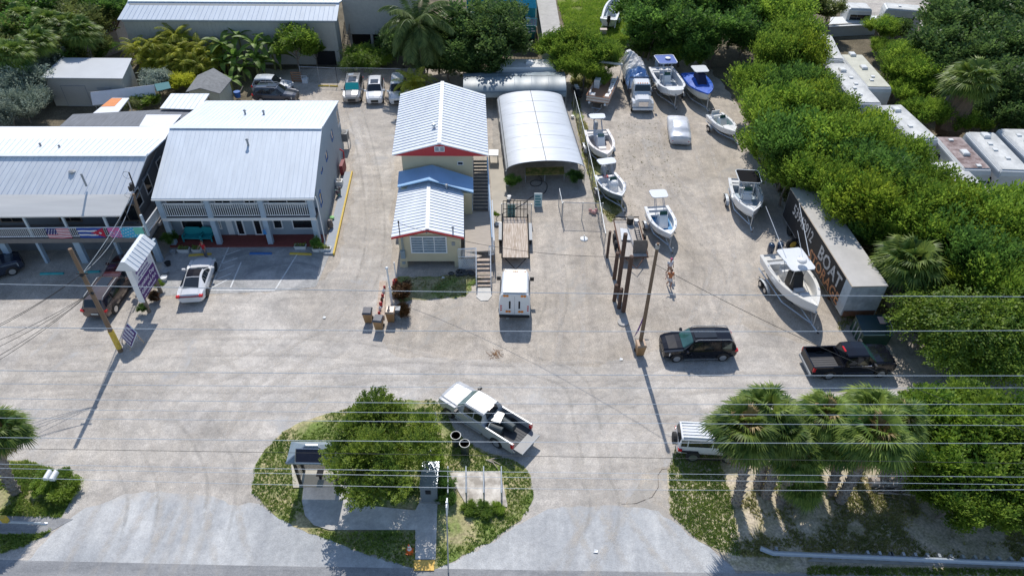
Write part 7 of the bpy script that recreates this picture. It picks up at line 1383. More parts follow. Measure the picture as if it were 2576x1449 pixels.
# ---------------------------------------------------------------- people
SKIN = mat('skin', (.42,.24,.17), .6, var=.05)
def person(label, loc, rz, J, shirt, pants, hair=(.03,.02,.015), hat=None, skin=SKIN, shorts=True):
    "J joints: hip, chest, neck, head, el/wl (left elbow/wrist), er/wr, kl/al, kr/ar"
    t = thing('person', label, 'person', loc, rz)
    V = Vector; hip, chest, neck, head = map(V, (J['hip'], J['chest'], J['neck'], J['head'])); side = V(J.get('side', (0,1,0)))
    def skinned(nm, verts, edges, rad, mt, root=0):
        me = bpy.data.meshes.new(nm); me.from_pydata([tuple(v) for v in verts], edges, []); o = bpy.data.objects.new(nm, me); col.objects.link(o); o.parent = t
        me.materials.append(mt); md = o.modifiers.new('s', 'SKIN'); sv = me.skin_vertices[0].data
        for i, r in enumerate(rad): sv[i].radius = (r if isinstance(r, tuple) else (r, r))
        sv[root].use_root = True; s2 = o.modifiers.new('b', 'SUBSURF'); s2.levels = 1; s2.render_levels = 2; return o
    shl, shr = chest+side*.19+(neck-chest)*.5, chest-side*.19+(neck-chest)*.5; hl, hr = hip+side*.09, hip-side*.09
    el, wl, er, wr_, kl, al, kr, ar = [V(J[k]) for k in ('el','wl','er','wr','kl','al','kr','ar')]
    fwd = V((1,0,0)); vs = [hip, chest, neck, head, head+(head-neck).normalized()*.10, shl, el, wl, shr, er, wr_, hl, kl, al, al+fwd*.16-V((0,0,.03)), hr, kr, ar, ar+fwd*.16-V((0,0,.03))]
    ed = [(0,1),(1,2),(2,3),(3,4),(1,5),(5,6),(6,7),(1,8),(8,9),(9,10),(0,11),(11,12),(12,13),(13,14),(0,15),(15,16),(16,17),(17,18)]
    rd = [.125,.14,.055,.095,.07,.055,.042,.032,.055,.042,.032,.09,.06,.042,.035,.09,.06,.042,.035]
    # fingers
    for w_, e_ in ((wl, el), (wr_, er)):
        dd = (w_-e_).normalized(); sd_ = dd.cross(V((0,0,1))).normalized() if abs(dd.z) < .95 else V((0,1,0)); b0 = len(vs); vs.append(w_+dd*.07); ed.append((7 if w_ is wl else 10, b0)); rd.append(.03)
        for k in range(4): b1 = len(vs); vs.append(w_+dd*(.15-.01*abs(k-1.3))+sd_*(.014*(k-1.5))*1.4); ed.append((b0, b1)); rd.append(.009)
        b1 = len(vs); vs.append(w_+dd*.09+sd_*.05); ed.append((b0, b1)); rd.append(.010)
    skinned('body', vs, ed, rd, skin)
    skinned('shirt', [hip+(chest-hip)*.05, chest, chest+(neck-chest)*.55, shl, shl.lerp(el,.6), shr, shr.lerp(er,.6)], [(0,1),(1,2),(1,3),(3,4),(1,5),(5,6)], [.15,.165,.09,.08,.065,.08,.065], shirt)
    skinned('shorts' if shorts else 'trousers', [hip+(chest-hip)*.1, hip-V((0,0,.05)), hl-V((0,0,.02)), hl.lerp(kl,.85), hr-V((0,0,.02)), hr.lerp(kr,.85)]+([] if shorts else [al.lerp(kl,.15), ar.lerp(kr,.15)]), [(0,1),(1,2),(2,3),(1,4),(4,5)]+([] if shorts else [(3,6),(5,7)]), [.145,.14,.11,.085,.11,.085]+([] if shorts else [.06,.06]), pants)
    hd = (head-neck).normalized(); m = MB(); m.blob(head+hd*.07-V((.015,0,0)), (.105,.098,.085)); m.build('hair' if not hat else 'hat', hat or mat('dark_hair', hair, .6), t, smooth=True)
    m = MB(); f_ = V((math.cos(0),0,0)); m.blob(head+f_*.10, (.02,.015,.025), 6); m.build('nose', skin, t)
    for s in (1,-1): m = MB(); m.blob(head+f_*.085+side*.035*s+V((0,0,.03)), .012, 6); m.build('eye', BLACK, t)
    m = MB(); m.box(.08,.095,-.025,.025,-.045,-.035); m.v = [q+head for q in m.v]; m.build('mouth', mat('lips', (.35,.12,.1), .5), t)
    return t
Z3 = dict(hip=(0,0,.93), chest=(.0,0,1.28), neck=(.0,0,1.48), head=(.02,0,1.62), el=(.0,.26,1.16), wl=(.12,.28,.93), er=(.0,-.26,1.16), wr=(.12,-.26,.95), kl=(.02,.1,.50), al=(0,.11,.07), kr=(.04,-.1,.50), ar=(.02,-.11,.07))
walkp = dict(Z3, kl=(.16,.09,.52), al=(.10,.1,.08), kr=(-.02,-.09,.50), ar=(-.30,-.1,.12), el=(-.12,.26,1.15), wl=(-.02,.28,.92), er=(.10,-.26,1.15), wr=(.30,-.22,1.0))
person('person in a white shirt and pink cap walking in the boat yard behind another', G(1681,694), -1.35, walkp, mat('white_cotton', (.62,.64,.68), .8), mat('khaki_cloth', (.30,.20,.13), .8), hat=mat('pink_cap', (.6,.1,.22), .7))
person('person in orange-brown top and white shorts, the one nearer the road', G(1682,722), -1.5, dict(walkp, er=(.05,-.3,1.2), wr=(.22,-.42,1.1)), mat('orange_top', (.55,.20,.08), .8), mat('white_shorts', (.6,.6,.62), .8), hair=(.12,.05,.025))
person('person in a red shirt and grey trousers standing by the white sedan', G(521,650), -2.2, dict(Z3, er=(.15,-.28,1.2), wr=(.34,-.2,1.15)), mat('red_cotton', (.55,.02,.03), .8), mat('grey_trousers', (.20,.20,.22), .8), hair=(.25,.22,.2), shorts=False)
person('person in a pale grey shirt bending over beside the utility cabinet', G(1076,1160), .15, dict(hip=(-.12,0,.88), chest=(.20,0,1.12), neck=(.36,0,1.16), head=(.50,0,1.12), el=(.30,.24,.90), wl=(.48,.2,.66), er=(.30,-.24,.90), wr=(.50,-.2,.68), kl=(.06,.1,.48), al=(-.02,.11,.07), kr=(.02,-.1,.48), ar=(-.14,-.11,.07)), mat('pale_grey_cotton', (.45,.49,.58), .8), mat('navy_shorts', (.04,.05,.09), .8), hair=(.10,.04,.03))
# ---------------------------------------------------------------- trees and plants
BARK = mat('grey_bark', (.20,.17,.14), .9, var=.3, scale=6)
def sprig_crown(name, seed, nl=14, ns=620, nk=9, ll=.085, lw=.036, upb=.7, flat=1.0, lobr=(.30,.5), droop=0, spread=.62, rad=.8):
    r = rng(seed); lobes = []
    for i in range(nl):
        a = r.uniform(0, 6.283); d = math.sqrt(r.random())*spread; z = r.uniform(-.35, .62)*(1-d*.4); lobes.append((d*math.cos(a), d*math.sin(a), z, r.uniform(*lobr)))
    v = []; f = []
    for s in range(ns):
        L_ = lobes[s % nl]; ct = r.uniform(-.55, 1); a = r.uniform(0, 6.283); st = math.sqrt(1-ct*ct); dx, dy, dz = st*math.cos(a), st*math.sin(a), ct
        q = L_[3]*r.uniform(.72, 1.08); p = Vector((L_[0]+dx*q, L_[1]+dy*q, L_[2]+dz*q*.9))
        ax = Vector((dx*.8+r.uniform(-.35,.35), dy*.8+r.uniform(-.35,.35), dz*.5+upb-droop*r.random())).normalized(); sd = ax.cross(Vector((0,0,1))); sd = sd.normalized() if sd.length > .01 else Vector((1,0,0)); up = sd.cross(ax)
        for k in range(nk):
            o = p+ax*(ll*.62*k)-ax*ll*nk*.25; sg = 1 if k % 2 else -1; tw = r.uniform(-.9,.9); d = (ax*.75+(sd*math.cos(tw)+up*math.sin(tw))*sg*rad+Vector((r.uniform(-.2,.2), r.uniform(-.2,.2), r.uniform(-.2,.2)))).normalized()
            n_ = d.cross(ax+Vector((.1,.2,.3)*1)if False else ax.cross(d)+Vector((.0,.0,.3))).normalized() if True else None
            l = ll*r.uniform(.7,1.25); w_ = lw*r.uniform(.8,1.2); b = len(v); v += [o, o+d*l*.5+n_*w_, o+d*l, o+d*l*.5-n_*w_]; f.append((b, b+1, b+2, b+3))
    me = bpy.data.meshes.new(name); me.from_pydata([(q.x, q.y, q.z*flat) for q in v], [], f); return me
def trunk_mesh(name, seed, lean=.1, br=5):
    r = rng(seed); m = MB(); P = [Vector((0,0,0)), Vector((r.uniform(-lean,lean), r.uniform(-lean,lean), .4)), Vector((r.uniform(-lean,lean), r.uniform(-lean,lean), .75))]
    m.tube(P, [.055,.042,.032], 8)
    for i in range(br): a = 6.283*i/br+r.uniform(-.4,.4); b = P[1].lerp(P[2], r.random()); e = b+Vector((math.cos(a)*.35, math.sin(a)*.35, .35)); m.tube([b, b.lerp(e,.5)+Vector((0,0,-.03)), e, e+Vector((math.cos(a)*.15,math.sin(a)*.15,.2))], [.026,.02,.013,.006], 5)
    o = m.build(name, BARK); me = o.data; bpy.data.objects.remove(o); return me
CR = [sprig_crown('crown_feather', s, 30, 1150, 10, .108, .026, .95, lobr=(.13,.34), spread=.86, rad=.55) for s in (1,2,3,4)]
CD = [sprig_crown('crown_broad', s, 26, 1100, 7, .090, .040, .35, lobr=(.16,.34), spread=.78) for s in (11,12,13)]
CW = [sprig_crown('crown_weeping', s, 22, 1000, 12, .085, .024, .0, droop=1.3, lobr=(.2,.38), spread=.72, rad=.6) for s in (21,22)]
TM = [trunk_mesh('trunk', s) for s in (1,2,3)]
LM = dict(lime=leaf_mat('lime_leaves', (.075,.16,.015), (.40,.49,.05), .5), bright=leaf_mat('bright_leaves', (.065,.155,.02), (.34,.47,.06), .5), mid=leaf_mat('mid_leaves', (.065,.155,.022), (.33,.45,.06), .5), dark=leaf_mat('dark_leaves', (.045,.10,.03), (.19,.29,.08), .42), olive=leaf_mat('olive_leaves', (.10,.14,.04), (.30,.33,.10), .4),
          silver=leaf_mat('silver_leaves', (.18,.23,.18), (.44,.50,.40), .3), yellow=leaf_mat('yellow_leaves', (.30,.36,.03), (.68,.66,.08), .5), deep=leaf_mat('deep_green_leaves', (.042,.11,.025), (.20,.35,.065), .48), flame=leaf_mat('red_leaves', (.035,.03,.015), (.17,.08,.03), .25))
rt = rng(77)
def tree(px, zc, r, rh, mt, label, proto=None, group=None, nm='tree', cat='tree', trunk=True, fixed=None):
    p = fixed or G(*px, zc); t = thing(nm, label, cat, (p.x, p.y, 0), rt.uniform(0, 6.28), group)
    me = rt.choice(proto or CR)
    key = (me.name, mt)
    if key not in TC: c = me.copy(); c.materials.clear(); c.materials.append(LM[mt]); TC[key] = c
    o = bpy.data.objects.new('crown', TC[key]); col.objects.link(o); o.parent = t; o.location = (0,0,zc); o.scale = (r, r, rh)
    if trunk: tr = bpy.data.objects.new('trunk', rt.choice(TM)); col.objects.link(tr); tr.parent = t; tr.scale = (max(r*.9,1.2), max(r*.9,1.2), zc)
    return t
TC = {}
ORD = ['first','second','third','fourth','fifth','sixth','seventh','eighth','ninth','tenth','eleventh','twelfth']
TL = []
def relabel():
    g_ = {}
    for o in list(bpy.data.objects):
        if o.parent is None and o.get('group') and o.get('category') in ('tree','bush','palm tree','banana plant','weed'): g_.setdefault(o['group'], []).append(o)
    for k, os_ in g_.items():
        if len({o['label'] for o in os_}) == len(os_): continue
        os_.sort(key=lambda o: -o.location.y); nr = max(1, round(math.sqrt(len(os_)/1.2))); per = math.ceil(len(os_)/nr)
        for ri in range(nr):
            row = sorted(os_[ri*per:(ri+1)*per], key=lambda o: o.location.x)
            for ci, o in enumerate(row):
                w_ = o['label'].split()[:9]
                while w_[-1] in ('the','a','of','in','at','to','on','its','before','behind','between','from','with','thicket,'): w_.pop()
                o['label'] = '%s, %s from left%s' % (' '.join(w_), ORD[ci], '' if nr == 1 else ', %s row from back' % ORD[ri])
thick = [(1965,60,5,3.0),(2022,150,4.6,2.6),(1990,105,4.6,2.8),(1955,165,4.3,2.8),(1905,225,4,2.6),(1985,235,4.4,2.9),(1925,285,3.6,2.2),(1955,305,4.3,2.7),(2030,290,4.6,2.9),(2085,300,4.6,2.5),(2045,235,4.3,2.2),(1945,360,3.8,2.3),(1985,385,4.4,2.8),(2060,375,4.8,2.9),(2140,375,4.9,2.8),(2185,345,4.4,2.1),(1985,440,3.8,2.2),(2045,450,4.4,2.5),(2110,460,4.9,2.8),(2190,440,4.9,2.7),(2265,425,4.4,2.4),(2120,520,4.6,2.3),(2175,530,4.8,2.6),(2255,515,4.8,2.6),(2330,500,4.4,2.4),(2285,470,4.0,1.8),(2185,585,4.0,1.8),(2245,590,4.4,2.3),(2320,570,4.6,2.5),(2400,560,4.6,2.6),(2480,580,4.6,2.5),(2555,560,4.6,2.5),(2380,650,4.0,2.1),(2440,640,4.5,2.5),(2530,650,4.6,2.6),(2590,640,4.6,2.4),(2395,700,3.4,1.8),(2490,720,4.2,2.3),(2570,740,4.2,2.3)]
for i, (x, y, z, r) in enumerate(thick): q_ = rt.uniform(.86,1.2); tree((x, y), z-.7+(q_-1)*2.2, r*q_, r*1.12*rt.uniform(.9,1.2), ('bright','lime','mid','bright','bright','deep','bright')[i % 7], 'bright green feathery tree in the dense thicket between boat yard and campers', CR, 'trees of the bright thicket')
for (x, y, z, r) in ((2350,800,3.2,2.6),(2430,830,3.4,2.9),(2520,830,3.4,2.9),(2400,880,2.4,2.2),(2490,900,2.6,2.4),(2565,900,2.6,2.3)):
    tree((x, y), z-.3, r, r*.85, 'mid', 'arching olive-green tree overhanging the drive behind the black pickup', CW, 'overhanging trees by the black pickup')
for (x, y, z, r) in ((2350,1060,3,2.2),(2420,1080,3.1,2.3),(2500,1080,3.2,2.4),(2570,1090,3.2,2.4),(2330,1150,2.8,2.0),(2400,1170,2.8,2.2),(2480,1180,2.9,2.3),(2560,1190,3,2.3),(2390,1255,2.2,1.7),(2470,1270,2.2,1.8),(2550,1270,2.2,1.9),(2340,1215,2,1.3),(2440,1025,2.5,1.6),(2330,1020,2.3,1.3)):
    tree((x, y), z-.3, r, r*1.05, 'mid', 'light-dappled green tree in the clump at the lower right corner', CD, 'green clump at the lower right')
for (x, y, z, r) in ((1610,15,5,3.4),(1690,20,5.5,3.8),(1770,20,5.5,3.8),(1850,25,5.5,3.6),(1640,75,4.5,3.0),(1720,80,5,3.4),(1800,85,5,3.2),(1880,85,5,3.0),(1760,120,4,2.3),(1930,10,5,3.2),(1690,125,3,1.9),(1620,110,2.5,1.8)):
    tree((x, y), z-.7, r*1.05, r*1.15, 'deep', 'dark green tree in the wood behind the parked boats', CD, 'dark wood behind the boats')
for (x, y, z, r) in ((1690,145,2,1.5),(1745,140,2.4,1.9)): tree((x, y), z, r, r*.9, 'bright', 'light green bush at the edge of the dark wood behind the white boat', CR, 'light bushes behind the white boat', 'bush', 'bush', trunk=False)
for (x, y, z, r) in ((1400,125,3.5,2.3),(1450,115,3.8,2.5),(1500,135,3.6,2.4),(1470,175,2.8,2.0),(1425,165,2.8,1.9),(1530,155,2.5,1.6),(1505,195,1.8,1.3)):
    tree((x, y), z, r, r*.85, 'bright' if x % 2 else 'mid', 'leafy green tree between the rear camper and the pontoon boat', CR, 'green trees behind the greenhouse')
for (x, y, z, r) in ((1195,70,5.5,4.0),(1245,110,5,3.8),(1175,140,3.8,3.0),(1255,60,5,3.2),(1130,165,2.6,2.4),(1215,165,3,2.6),(1100,110,4,3.0),(1070,150,2.5,2.2),(1015,115,3,2.4),(1140,95,4.4,3.0),(985,100,2.5,2.0)):
    tree((x, y), z-.4, r, r*.95, 'dark', 'large dark rounded tree behind the dark greenhouse', CD, 'dark trees behind the dark greenhouse')
tree((742,112), 3.4, 2.6, 2.3, 'mid', 'rounded yellow-green tree with a bare pale trunk before the large metal building', CD)
tree((790,125), 2.2, 1.3, .9, 'mid', 'low side tree right of the rounded yellow-green tree', CD)
for (x, y, z, r) in ((905,140,1.4,2.0),(935,150,1.2,1.8),(880,165,.9,1.4),(960,145,1.2,1.6)): tree((x, y), z, r, r*.75, 'mid' if x != 905 else 'bright', 'pale green overgrown bush behind the fence below the outside stairs', CW, 'bushes behind the rear fence', 'bush', 'bush', trunk=False)
for (x, y, z, r) in ((85,155,3.2,2.8),(50,215,2.6,2.7),(110,190,1.8,1.8),(60,270,1.8,2.2),(20,190,3,2.6),(15,275,2,2.2),(95,245,1.2,1.5)): tree((x, y), z, r, r*.85, 'silver', 'silvery grey-leaved tree at the left edge above the long building', CR, 'silver-leaved trees at the left')
for i, (x, y, z, r) in enumerate(((20,20,5,3.4),(90,30,5,3.6),(160,15,5.5,3.6),(215,55,5,3.2),(60,85,4.5,3.2),(135,80,4.5,3.2),(215,115,4,2.8),(275,30,5,3.0),(170,125,4,2.8),(10,115,4.5,3.2),(250,0,5,3.2),(110,120,3.6,2.4),(300,20,3.5,1.8),(245,130,2.8,2.0))):
    tree((x, y), z-.6, r, r*.95, 'olive' if i % 3 == 0 else 'deep', 'dark green tree in the dense growth at the upper left corner', CD, 'dense growth at the upper left')
tree((390,200), 1.8, 1.7, 1.3, 'silver', 'open-branched plumeria with pale leaf rosettes right of the pale shed', CW, nm='plumeria')
tree((457,207), 1.1, 1.5, 1.1, 'yellow', 'bright yellow-green bush left of the grey shingled shed', CR, nm='bush', cat='bush', trunk=False)
tree((362,258), .9, 1.5, .9, 'mid', 'low round green shrub beside the orange-patched carport', CD, nm='shrub', cat='shrub', trunk=False)
tree((330,262), 1.2, .8, .7, 'olive', 'scraggly twig-like shrub beside the orange-patched carport', CW, nm='shrub', cat='shrub', trunk=False)
for i, (x, y, z, r) in enumerate(((2375,45,6,3.0),(2400,60,6.5,4.2),(2470,30,7,4.4),(2545,50,7,4.6),(2340,120,5,3.4),(2410,140,5.5,3.8),(2490,120,6,4.0),(2560,140,6,4.2),(2540,220,5,3.6),(2580,230,5,3.6),(2360,190,4,2.6),(2480,185,5,3.2),(2520,290,3.5,2.6),(2570,310,3,2.4),(2400,5,6,3.2),(2265,75,2.6,1.6))):
    tree((x, y), z-.8, r, r*.95, 'dark', 'tall very dark tree in the upper right corner beyond the campers', CD, 'dark trees at the upper right')
for (x, y, z, r) in ((2088,25,3.4,2.0),(2045,5,4.5,2.8),(1990,5,4.5,3.0)): tree((x, y), z, r, r*.85, 'olive', 'olive tree in the row behind the furthest campers', CD, 'olive trees behind the campers')
for (x, y, z, r) in ((2265,150,3,2.4),(2290,180,3,2.4),(2320,190,3.2,2.4),(2260,195,2.4,2.0),(2340,225,2.4,2.0),(2280,235,2,1.8),(2215,75,2.5,2.0),(2345,290,2.2,2.0),(2300,285,1.8,1.6),(2400,305,1.8,1.8),(2215,120,1.6,1.4),(2450,315,1.6,1.5)): tree((x, y), z, r, r*.85, 'bright' if x % 2 == 0 else 'mid', 'light green tree among the campers on their far side', CR, 'light green trees beyond the campers')
for (x, y, z, r) in ((2480,330,1.2,1.6),(2520,325,1.4,1.5)): pass
# island tree
Ic = G(955,1115,3.3)
for k, (dx, dy, z, r, rh) in enumerate(((0,0,3.3,3.0,2.1),)):
    t = thing('tree', 'broad dense dark green tree shading the bus shelter and footpath on the island', 'tree', (Ic.x, Ic.y-.4, 0), 0)
    for (dx, dy, z, r, rh) in ((0,.3,3.7,2.9,1.7),(1.3,1.2,3.2,2.2,1.5),(-1.8,.1,3.0,2.0,1.4),(1.6,-.9,2.7,2.0,1.4),(.4,-1.9,2.5,2.1,1.4),(-.9,-1.2,2.6,1.9,1.3),(2.6,.2,2.9,1.2,1.1)):
        pass
    nb = sprig_crown('crown_island', 55, 60, 5200, 8, .034, .017, .45, lobr=(.14,.26), spread=.82); nb.materials.append(leaf_mat('island_leaves', (.055,.12,.018), (.30,.38,.055), .45))
    o = bpy.data.objects.new('crown', nb); col.objects.link(o); o.parent = t; o.location = (.0,-.1,3.1); o.scale = (3.4,3.7,2.5)
    tr = bpy.data.objects.new('trunk', TM[1]); col.objects.link(tr); tr.parent = t; tr.scale = (4.5,4.5,3.2)
tree((1085,1150), .7, .8, .6, 'mid', 'small bush behind the bending person at the island tree', CD, nm='bush', cat='bush', trunk=False)
tree((1115,1210), .5, .75, .8, 'deep', 'leafy shrub between the utility cabinet and the bike rack', CD, nm='shrub', cat='shrub', trunk=False)
tree((1120,1250), .35, .6, .5, 'deep', 'second leafy shrub below the utility cabinet', CD, nm='shrub', cat='shrub', trunk=False)
for (x, y, r) in ((1180,1278,.5),(1215,1283,.6),(1250,1280,.45)): tree((x, y), .2, r, .3, 'mid', 'low green weed clump along the lower edge of the bike rack pad', CD, 'weed clumps by the bike rack', 'weed', 'weed', trunk=False)
for (x, y, r) in ((130,1205,.9),(165,1230,.9),(110,1225,.7),(150,1215,.8)): tree((x, y), .4, r, .5, 'mid', 'low green bush around the white mailboxes', CD, 'bushes around the mailboxes', 'bush', 'bush', trunk=False)
for (x, y, z, r, l) in ((1292,455,.9,.75,'green potted bush at the front left corner inside the white greenhouse'),(1446,445,.8,.8,'green bush at the front right corner inside the white greenhouse'),(426,600,1.0,.65,'potted palm-like shrub at the left corner of the blue shop'),(795,612,.9,.55,'potted green shrub at the right corner of the blue shop'),(388,748,.5,.5,'orange-leaved plant behind the purple shop sign'),(398,715,.6,.45,'potted green plant behind the purple shop sign'),(356,775,.5,.4,'dark potted plant at the foot of the purple shop sign'),(1248,540,.7,.3,'yellow-green potted plant by the deck rail')):
    tree((x, y), z, r, r*.9, 'flame' if 'orange' in l else ('bright' if 'yellow' in l or 'behind the purple' in l else 'deep'), l, CD, nm='potted_plant', cat='plant', trunk=False)
tree((1010,730), .5, .9, .7, 'flame', 'dark reddish shrub in the shade by the cottage corner', CD, nm='shrub', cat='shrub', trunk=False); tree((1013,785), .45, .6, .7, 'flame', 'red and green spiky shrub beside the light grey metal box', CR, nm='shrub', cat='shrub', trunk=False)
# ---- palms
def fan_leaf(v, f, base, d, L, R_, r, seg=26, pet=True):
    d = d.normalized(); sd = d.cross(Vector((0,0,1))); sd = sd.normalized() if sd.length > .05 else Vector((1,0,0)); up = sd.cross(d)
    c = base+d*L+Vector((0,0,-.12*L*(1-abs(d.z)))); b = len(v)
    if pet: v += [base+sd*.02, base-sd*.02, c-sd*.02, c+sd*.02]; f.append((b, b+1, b+2, b+3))
    d2 = (d+Vector((0,0,-.35))).normalized()
    for k in range(seg):
        a = (k/(seg-1)-.5)*math.radians(210); e = (d2*math.cos(a)+sd*math.sin(a)); rr = R_*r.uniform(.8,1.08)*(.75+.25*math.cos(a*.6)); n_ = e.cross(up).normalized(); b = len(v); w_ = R_*.05
        m_ = c+e*rr*.55+up*.05*R_; tip = c+e*rr+Vector((0,0,-.30*rr*r.uniform(.5,1.3)))
        v += [c-n_*.01, m_-n_*w_, m_+n_*w_, c+n_*.01, tip]; f += [(b,b+1,b+2,b+3), (b+1,b+4,b+2)]
def fan_crown(name, seed, n=40, L=.80, R_=.85, low=-.4):
    r = rng(seed); v = []; f = []
    for i in range(n):
        a = i*2.39996; z = low+(1.0-low)*((i+.5)/n)**.9; s = math.sqrt(max(0,1-min(1,z*z))); fan_leaf(v, f, Vector((0,0,0)), Vector((s*math.cos(a), s*math.sin(a), z)), L*r.uniform(.7,1.15), R_*r.uniform(.85,1.1), r)
    me = bpy.data.meshes.new(name); me.from_pydata([tuple(q) for q in v], [], f); return me
FL = leaf_mat('fan_palm_leaves', (.045,.11,.022), (.29,.37,.07), .38); FLD = leaf_mat('dry_palm_leaves', (.25,.17,.07), (.42,.32,.15), .2)
FC = [fan_crown('fan_crown', s) for s in (1,2,3)]
for c in FC: c.materials.append(FL)
SK = fan_crown('dead_skirt', 9, 26, .6, .8, -1.0); SK.materials.append(FLD)
def sabal_trunk(h, lean, r0=.2):
    m = MB(); n = 26; rg = []
    for i in range(n+1):
        f = i/n; rg.append([(lean[0]*f*f+math.cos(k*.7854)*r0*(1+.22*(i%2))*(1.15-.15*f), lean[1]*f*f+math.sin(k*.7854)*r0*(1+.22*(i%2))*(1.15-.15*f), h*f) for k in range(8)])
    m.ring(rg); r = rng(int(h*100))
    for i in range(int(h*22)):
        f = i/(h*22); a = i*2.4; c = Vector((lean[0]*f*f+math.cos(a)*r0*1.15, lean[1]*f*f+math.sin(a)*r0*1.15, h*f)); e = c+Vector((math.cos(a)*.10, math.sin(a)*.10, .20)); m.tube([c, e], [.055,.03], 4)
    return m
SBARK = mat('cabbage_palm_bark', (.27,.235,.21), .95, var=.35, scale=8, bump=.5)
def sabal(c, base, zc, s, label, sk=False, group='cabbage palms at the lower right'):
    if base:
        b = G(*base); u = (c[0]-CX)/FP; v = -(c[1]-CY)/FP; d = _X*u+_Y*v+_f; p = Vector((0,0,CAMH))+d*((b.x*d.x+b.y*d.y)/(d.x**2+d.y**2)); zc = p.z; p = Vector((p.x+.0, p.y, zc))
    else: p = G(*c, zc); b = Vector((p.x, p.y, 0))
    t = thing('cabbage_palm', label, 'palm tree', (b.x, b.y, 0), 0, group)
    lean = (p.x-b.x, p.y-b.y); sabal_trunk(zc, lean).build('trunk', SBARK, t)
    o = bpy.data.objects.new('crown', rt.choice(FC)); col.objects.link(o); o.parent = t; o.location = (lean[0], lean[1], zc); s *= 1.04; o.scale = (s,s,s*.9); o.rotation_euler = (0,0,rt.uniform(0,6))
    if sk: o = bpy.data.objects.new('dead_fronds', SK); col.objects.link(o); o.parent = t; o.location = (lean[0], lean[1], zc-.15); o.scale = (s*.8,s*.8,s*1.1)
    return t
sabal((1872,1080), (1850,1268), 3.7, 1.35, 'leftmost cabbage palm, its crown overlapping the white off-road car', True)
sabal((1925,1040), (1905,1225), 4.3, 1.3, 'cabbage palm just behind the leftmost one, with the highest round crown')
sabal((2003,1145), (1962,1262), 2.8, 1.1, 'low cabbage palm with the crown nearest the road', True)
sabal((2075,1050), (2040,1215), 3.9, 1.15, 'middle cabbage palm with yellowing fronds', True)
sabal((2195,1035), (2150,1200), 4.1, 1.25, 'rear right cabbage palm with upright fronds')
sabal((2200,1098), (2112,1262), 3.8, 1.35, 'right front cabbage palm on a leaning rough trunk', True)
sabal((2015,1215), None, 1.5, .95, 'small trunkless-looking cabbage palm low among the others')
sabal((2110,1110), (2085,1240), 4, 1.15, 'cabbage palm squeezed between the middle and right front palms', True)
sabal((1965,1090), (1925,1250), 4, 1.15, 'cabbage palm between the leftmost and the middle palms, rather dark')
sabal((2255,1060), (2215,1215), 4, 1.2, 'rightmost cabbage palm, next to the green clump', True)
sabal((2285,665), None, 4.0, 1.75, 'fan palm standing out of the thicket right of the box trailer', False, None)
sabal((-2,1085), (42,1240), 4.0, 1.05, 'fan palm with browning fronds at the left edge', True, None)
for i, (x, y) in enumerate(((60,50),(125,60),(95,110),(205,85),(35,140),(170,70))): sabal((x, y), None, 5.2, 1.5, 'fan palm rising in the dense growth at the upper left', False, 'fan palms at the upper left')
# big skirted palm upper right
p = G(2440,205,6.0); t = thing('skirted_palm', 'tall fan palm with a thick hanging brown skirt of dead fronds at the upper right', 'palm tree', (p.x,p.y,0)); m = MB(); m.lathe([(1.0,.3),(1.35,1.2),(1.3,3.0),(.9,4.8),(.4,5.8)], n=14); r = rng(4)
for q in m.v: q.x += r.uniform(-.15,.15); q.y += r.uniform(-.15,.15)
m.build('dead_frond_skirt', mat('brown_thatch', (.15,.105,.07), .95, var=.45, scale=4, streak=(6,6,.5), bump=1), t)
o = bpy.data.objects.new('crown', FC[0]); col.objects.link(o); o.parent = t; o.location = (0,0,6.0); o.scale = (2.0,2.0,1.6)
# coconut palm
def frond(v, f, base, az, el, L, r, nl=34, w=.62, lw=.03):
    P = []; d = Vector((math.cos(az)*math.cos(el), math.sin(az)*math.cos(el), math.sin(el))); p = base.copy(); n = 14
    for i in range(n+1): P.append(p.copy()); p += d*(L/n); d = (d+Vector((0,0,-.11-.004*i))).normalized()
    b = len(v)
    for i in range(n):
        a_, b_ = P[i], P[i+1]; s = (b_-a_).cross(Vector((0,0,1))).normalized()*.03; k = len(v); v += [a_-s, a_+s, b_+s, b_-s]; f.append((k,k+1,k+2,k+3))
    for i in range(nl):
        q = .12+.86*i/nl; j = min(n-1, int(q*n)); c = P[j].lerp(P[j+1], q*n-j); ax = (P[j+1]-P[j]).normalized(); s = ax.cross(Vector((0,0,1))).normalized(); ll = w*math.sin(math.pi*(.12+.83*q))**.6
        for sg in (1,-1):
            e = (s*sg*.85+ax*.5+Vector((0,0,-.25-.2*r.random()))).normalized(); k = len(v); t_ = c+e*ll*r.uniform(.85,1.1)+Vector((0,0,-.12*ll)); v += [c, c+e*ll*.45+ax*lw, t_, c+e*ll*.45-ax*lw]; f.append((k,k+1,k+2,k+3))
def feather_crown(name, seed, n, L, w, nl, lw, elr=(-.5,1.2), mt=None):
    r = rng(seed); v = []; f = []
    for i in range(n): frond(v, f, Vector((0,0,0)), i*2.39996, elr[0]+(elr[1]-elr[0])*((i+.5)/n), L*r.uniform(.85,1.1), r, nl, w, lw)
    me = bpy.data.meshes.new(name); me.from_pydata([tuple(q) for q in v], [], f); me.materials.append(mt); return me
CL = leaf_mat('coconut_leaves', (.05,.10,.028), (.24,.32,.10), .35); ACL = leaf_mat('areca_leaves', (.18,.25,.03), (.60,.58,.08), .45)
p = G(1050,62,6.8); t = thing('coconut_palm', 'large coconut palm with long drooping fronds above the rear of the red gabled house', 'palm tree', (p.x,p.y,0)); m = MB(); m.tube([(0.3,.2,0),(.2,.1,3),(0,0,6.7)], [.25,.18,.15], 8); m.build('trunk', SBARK, t)
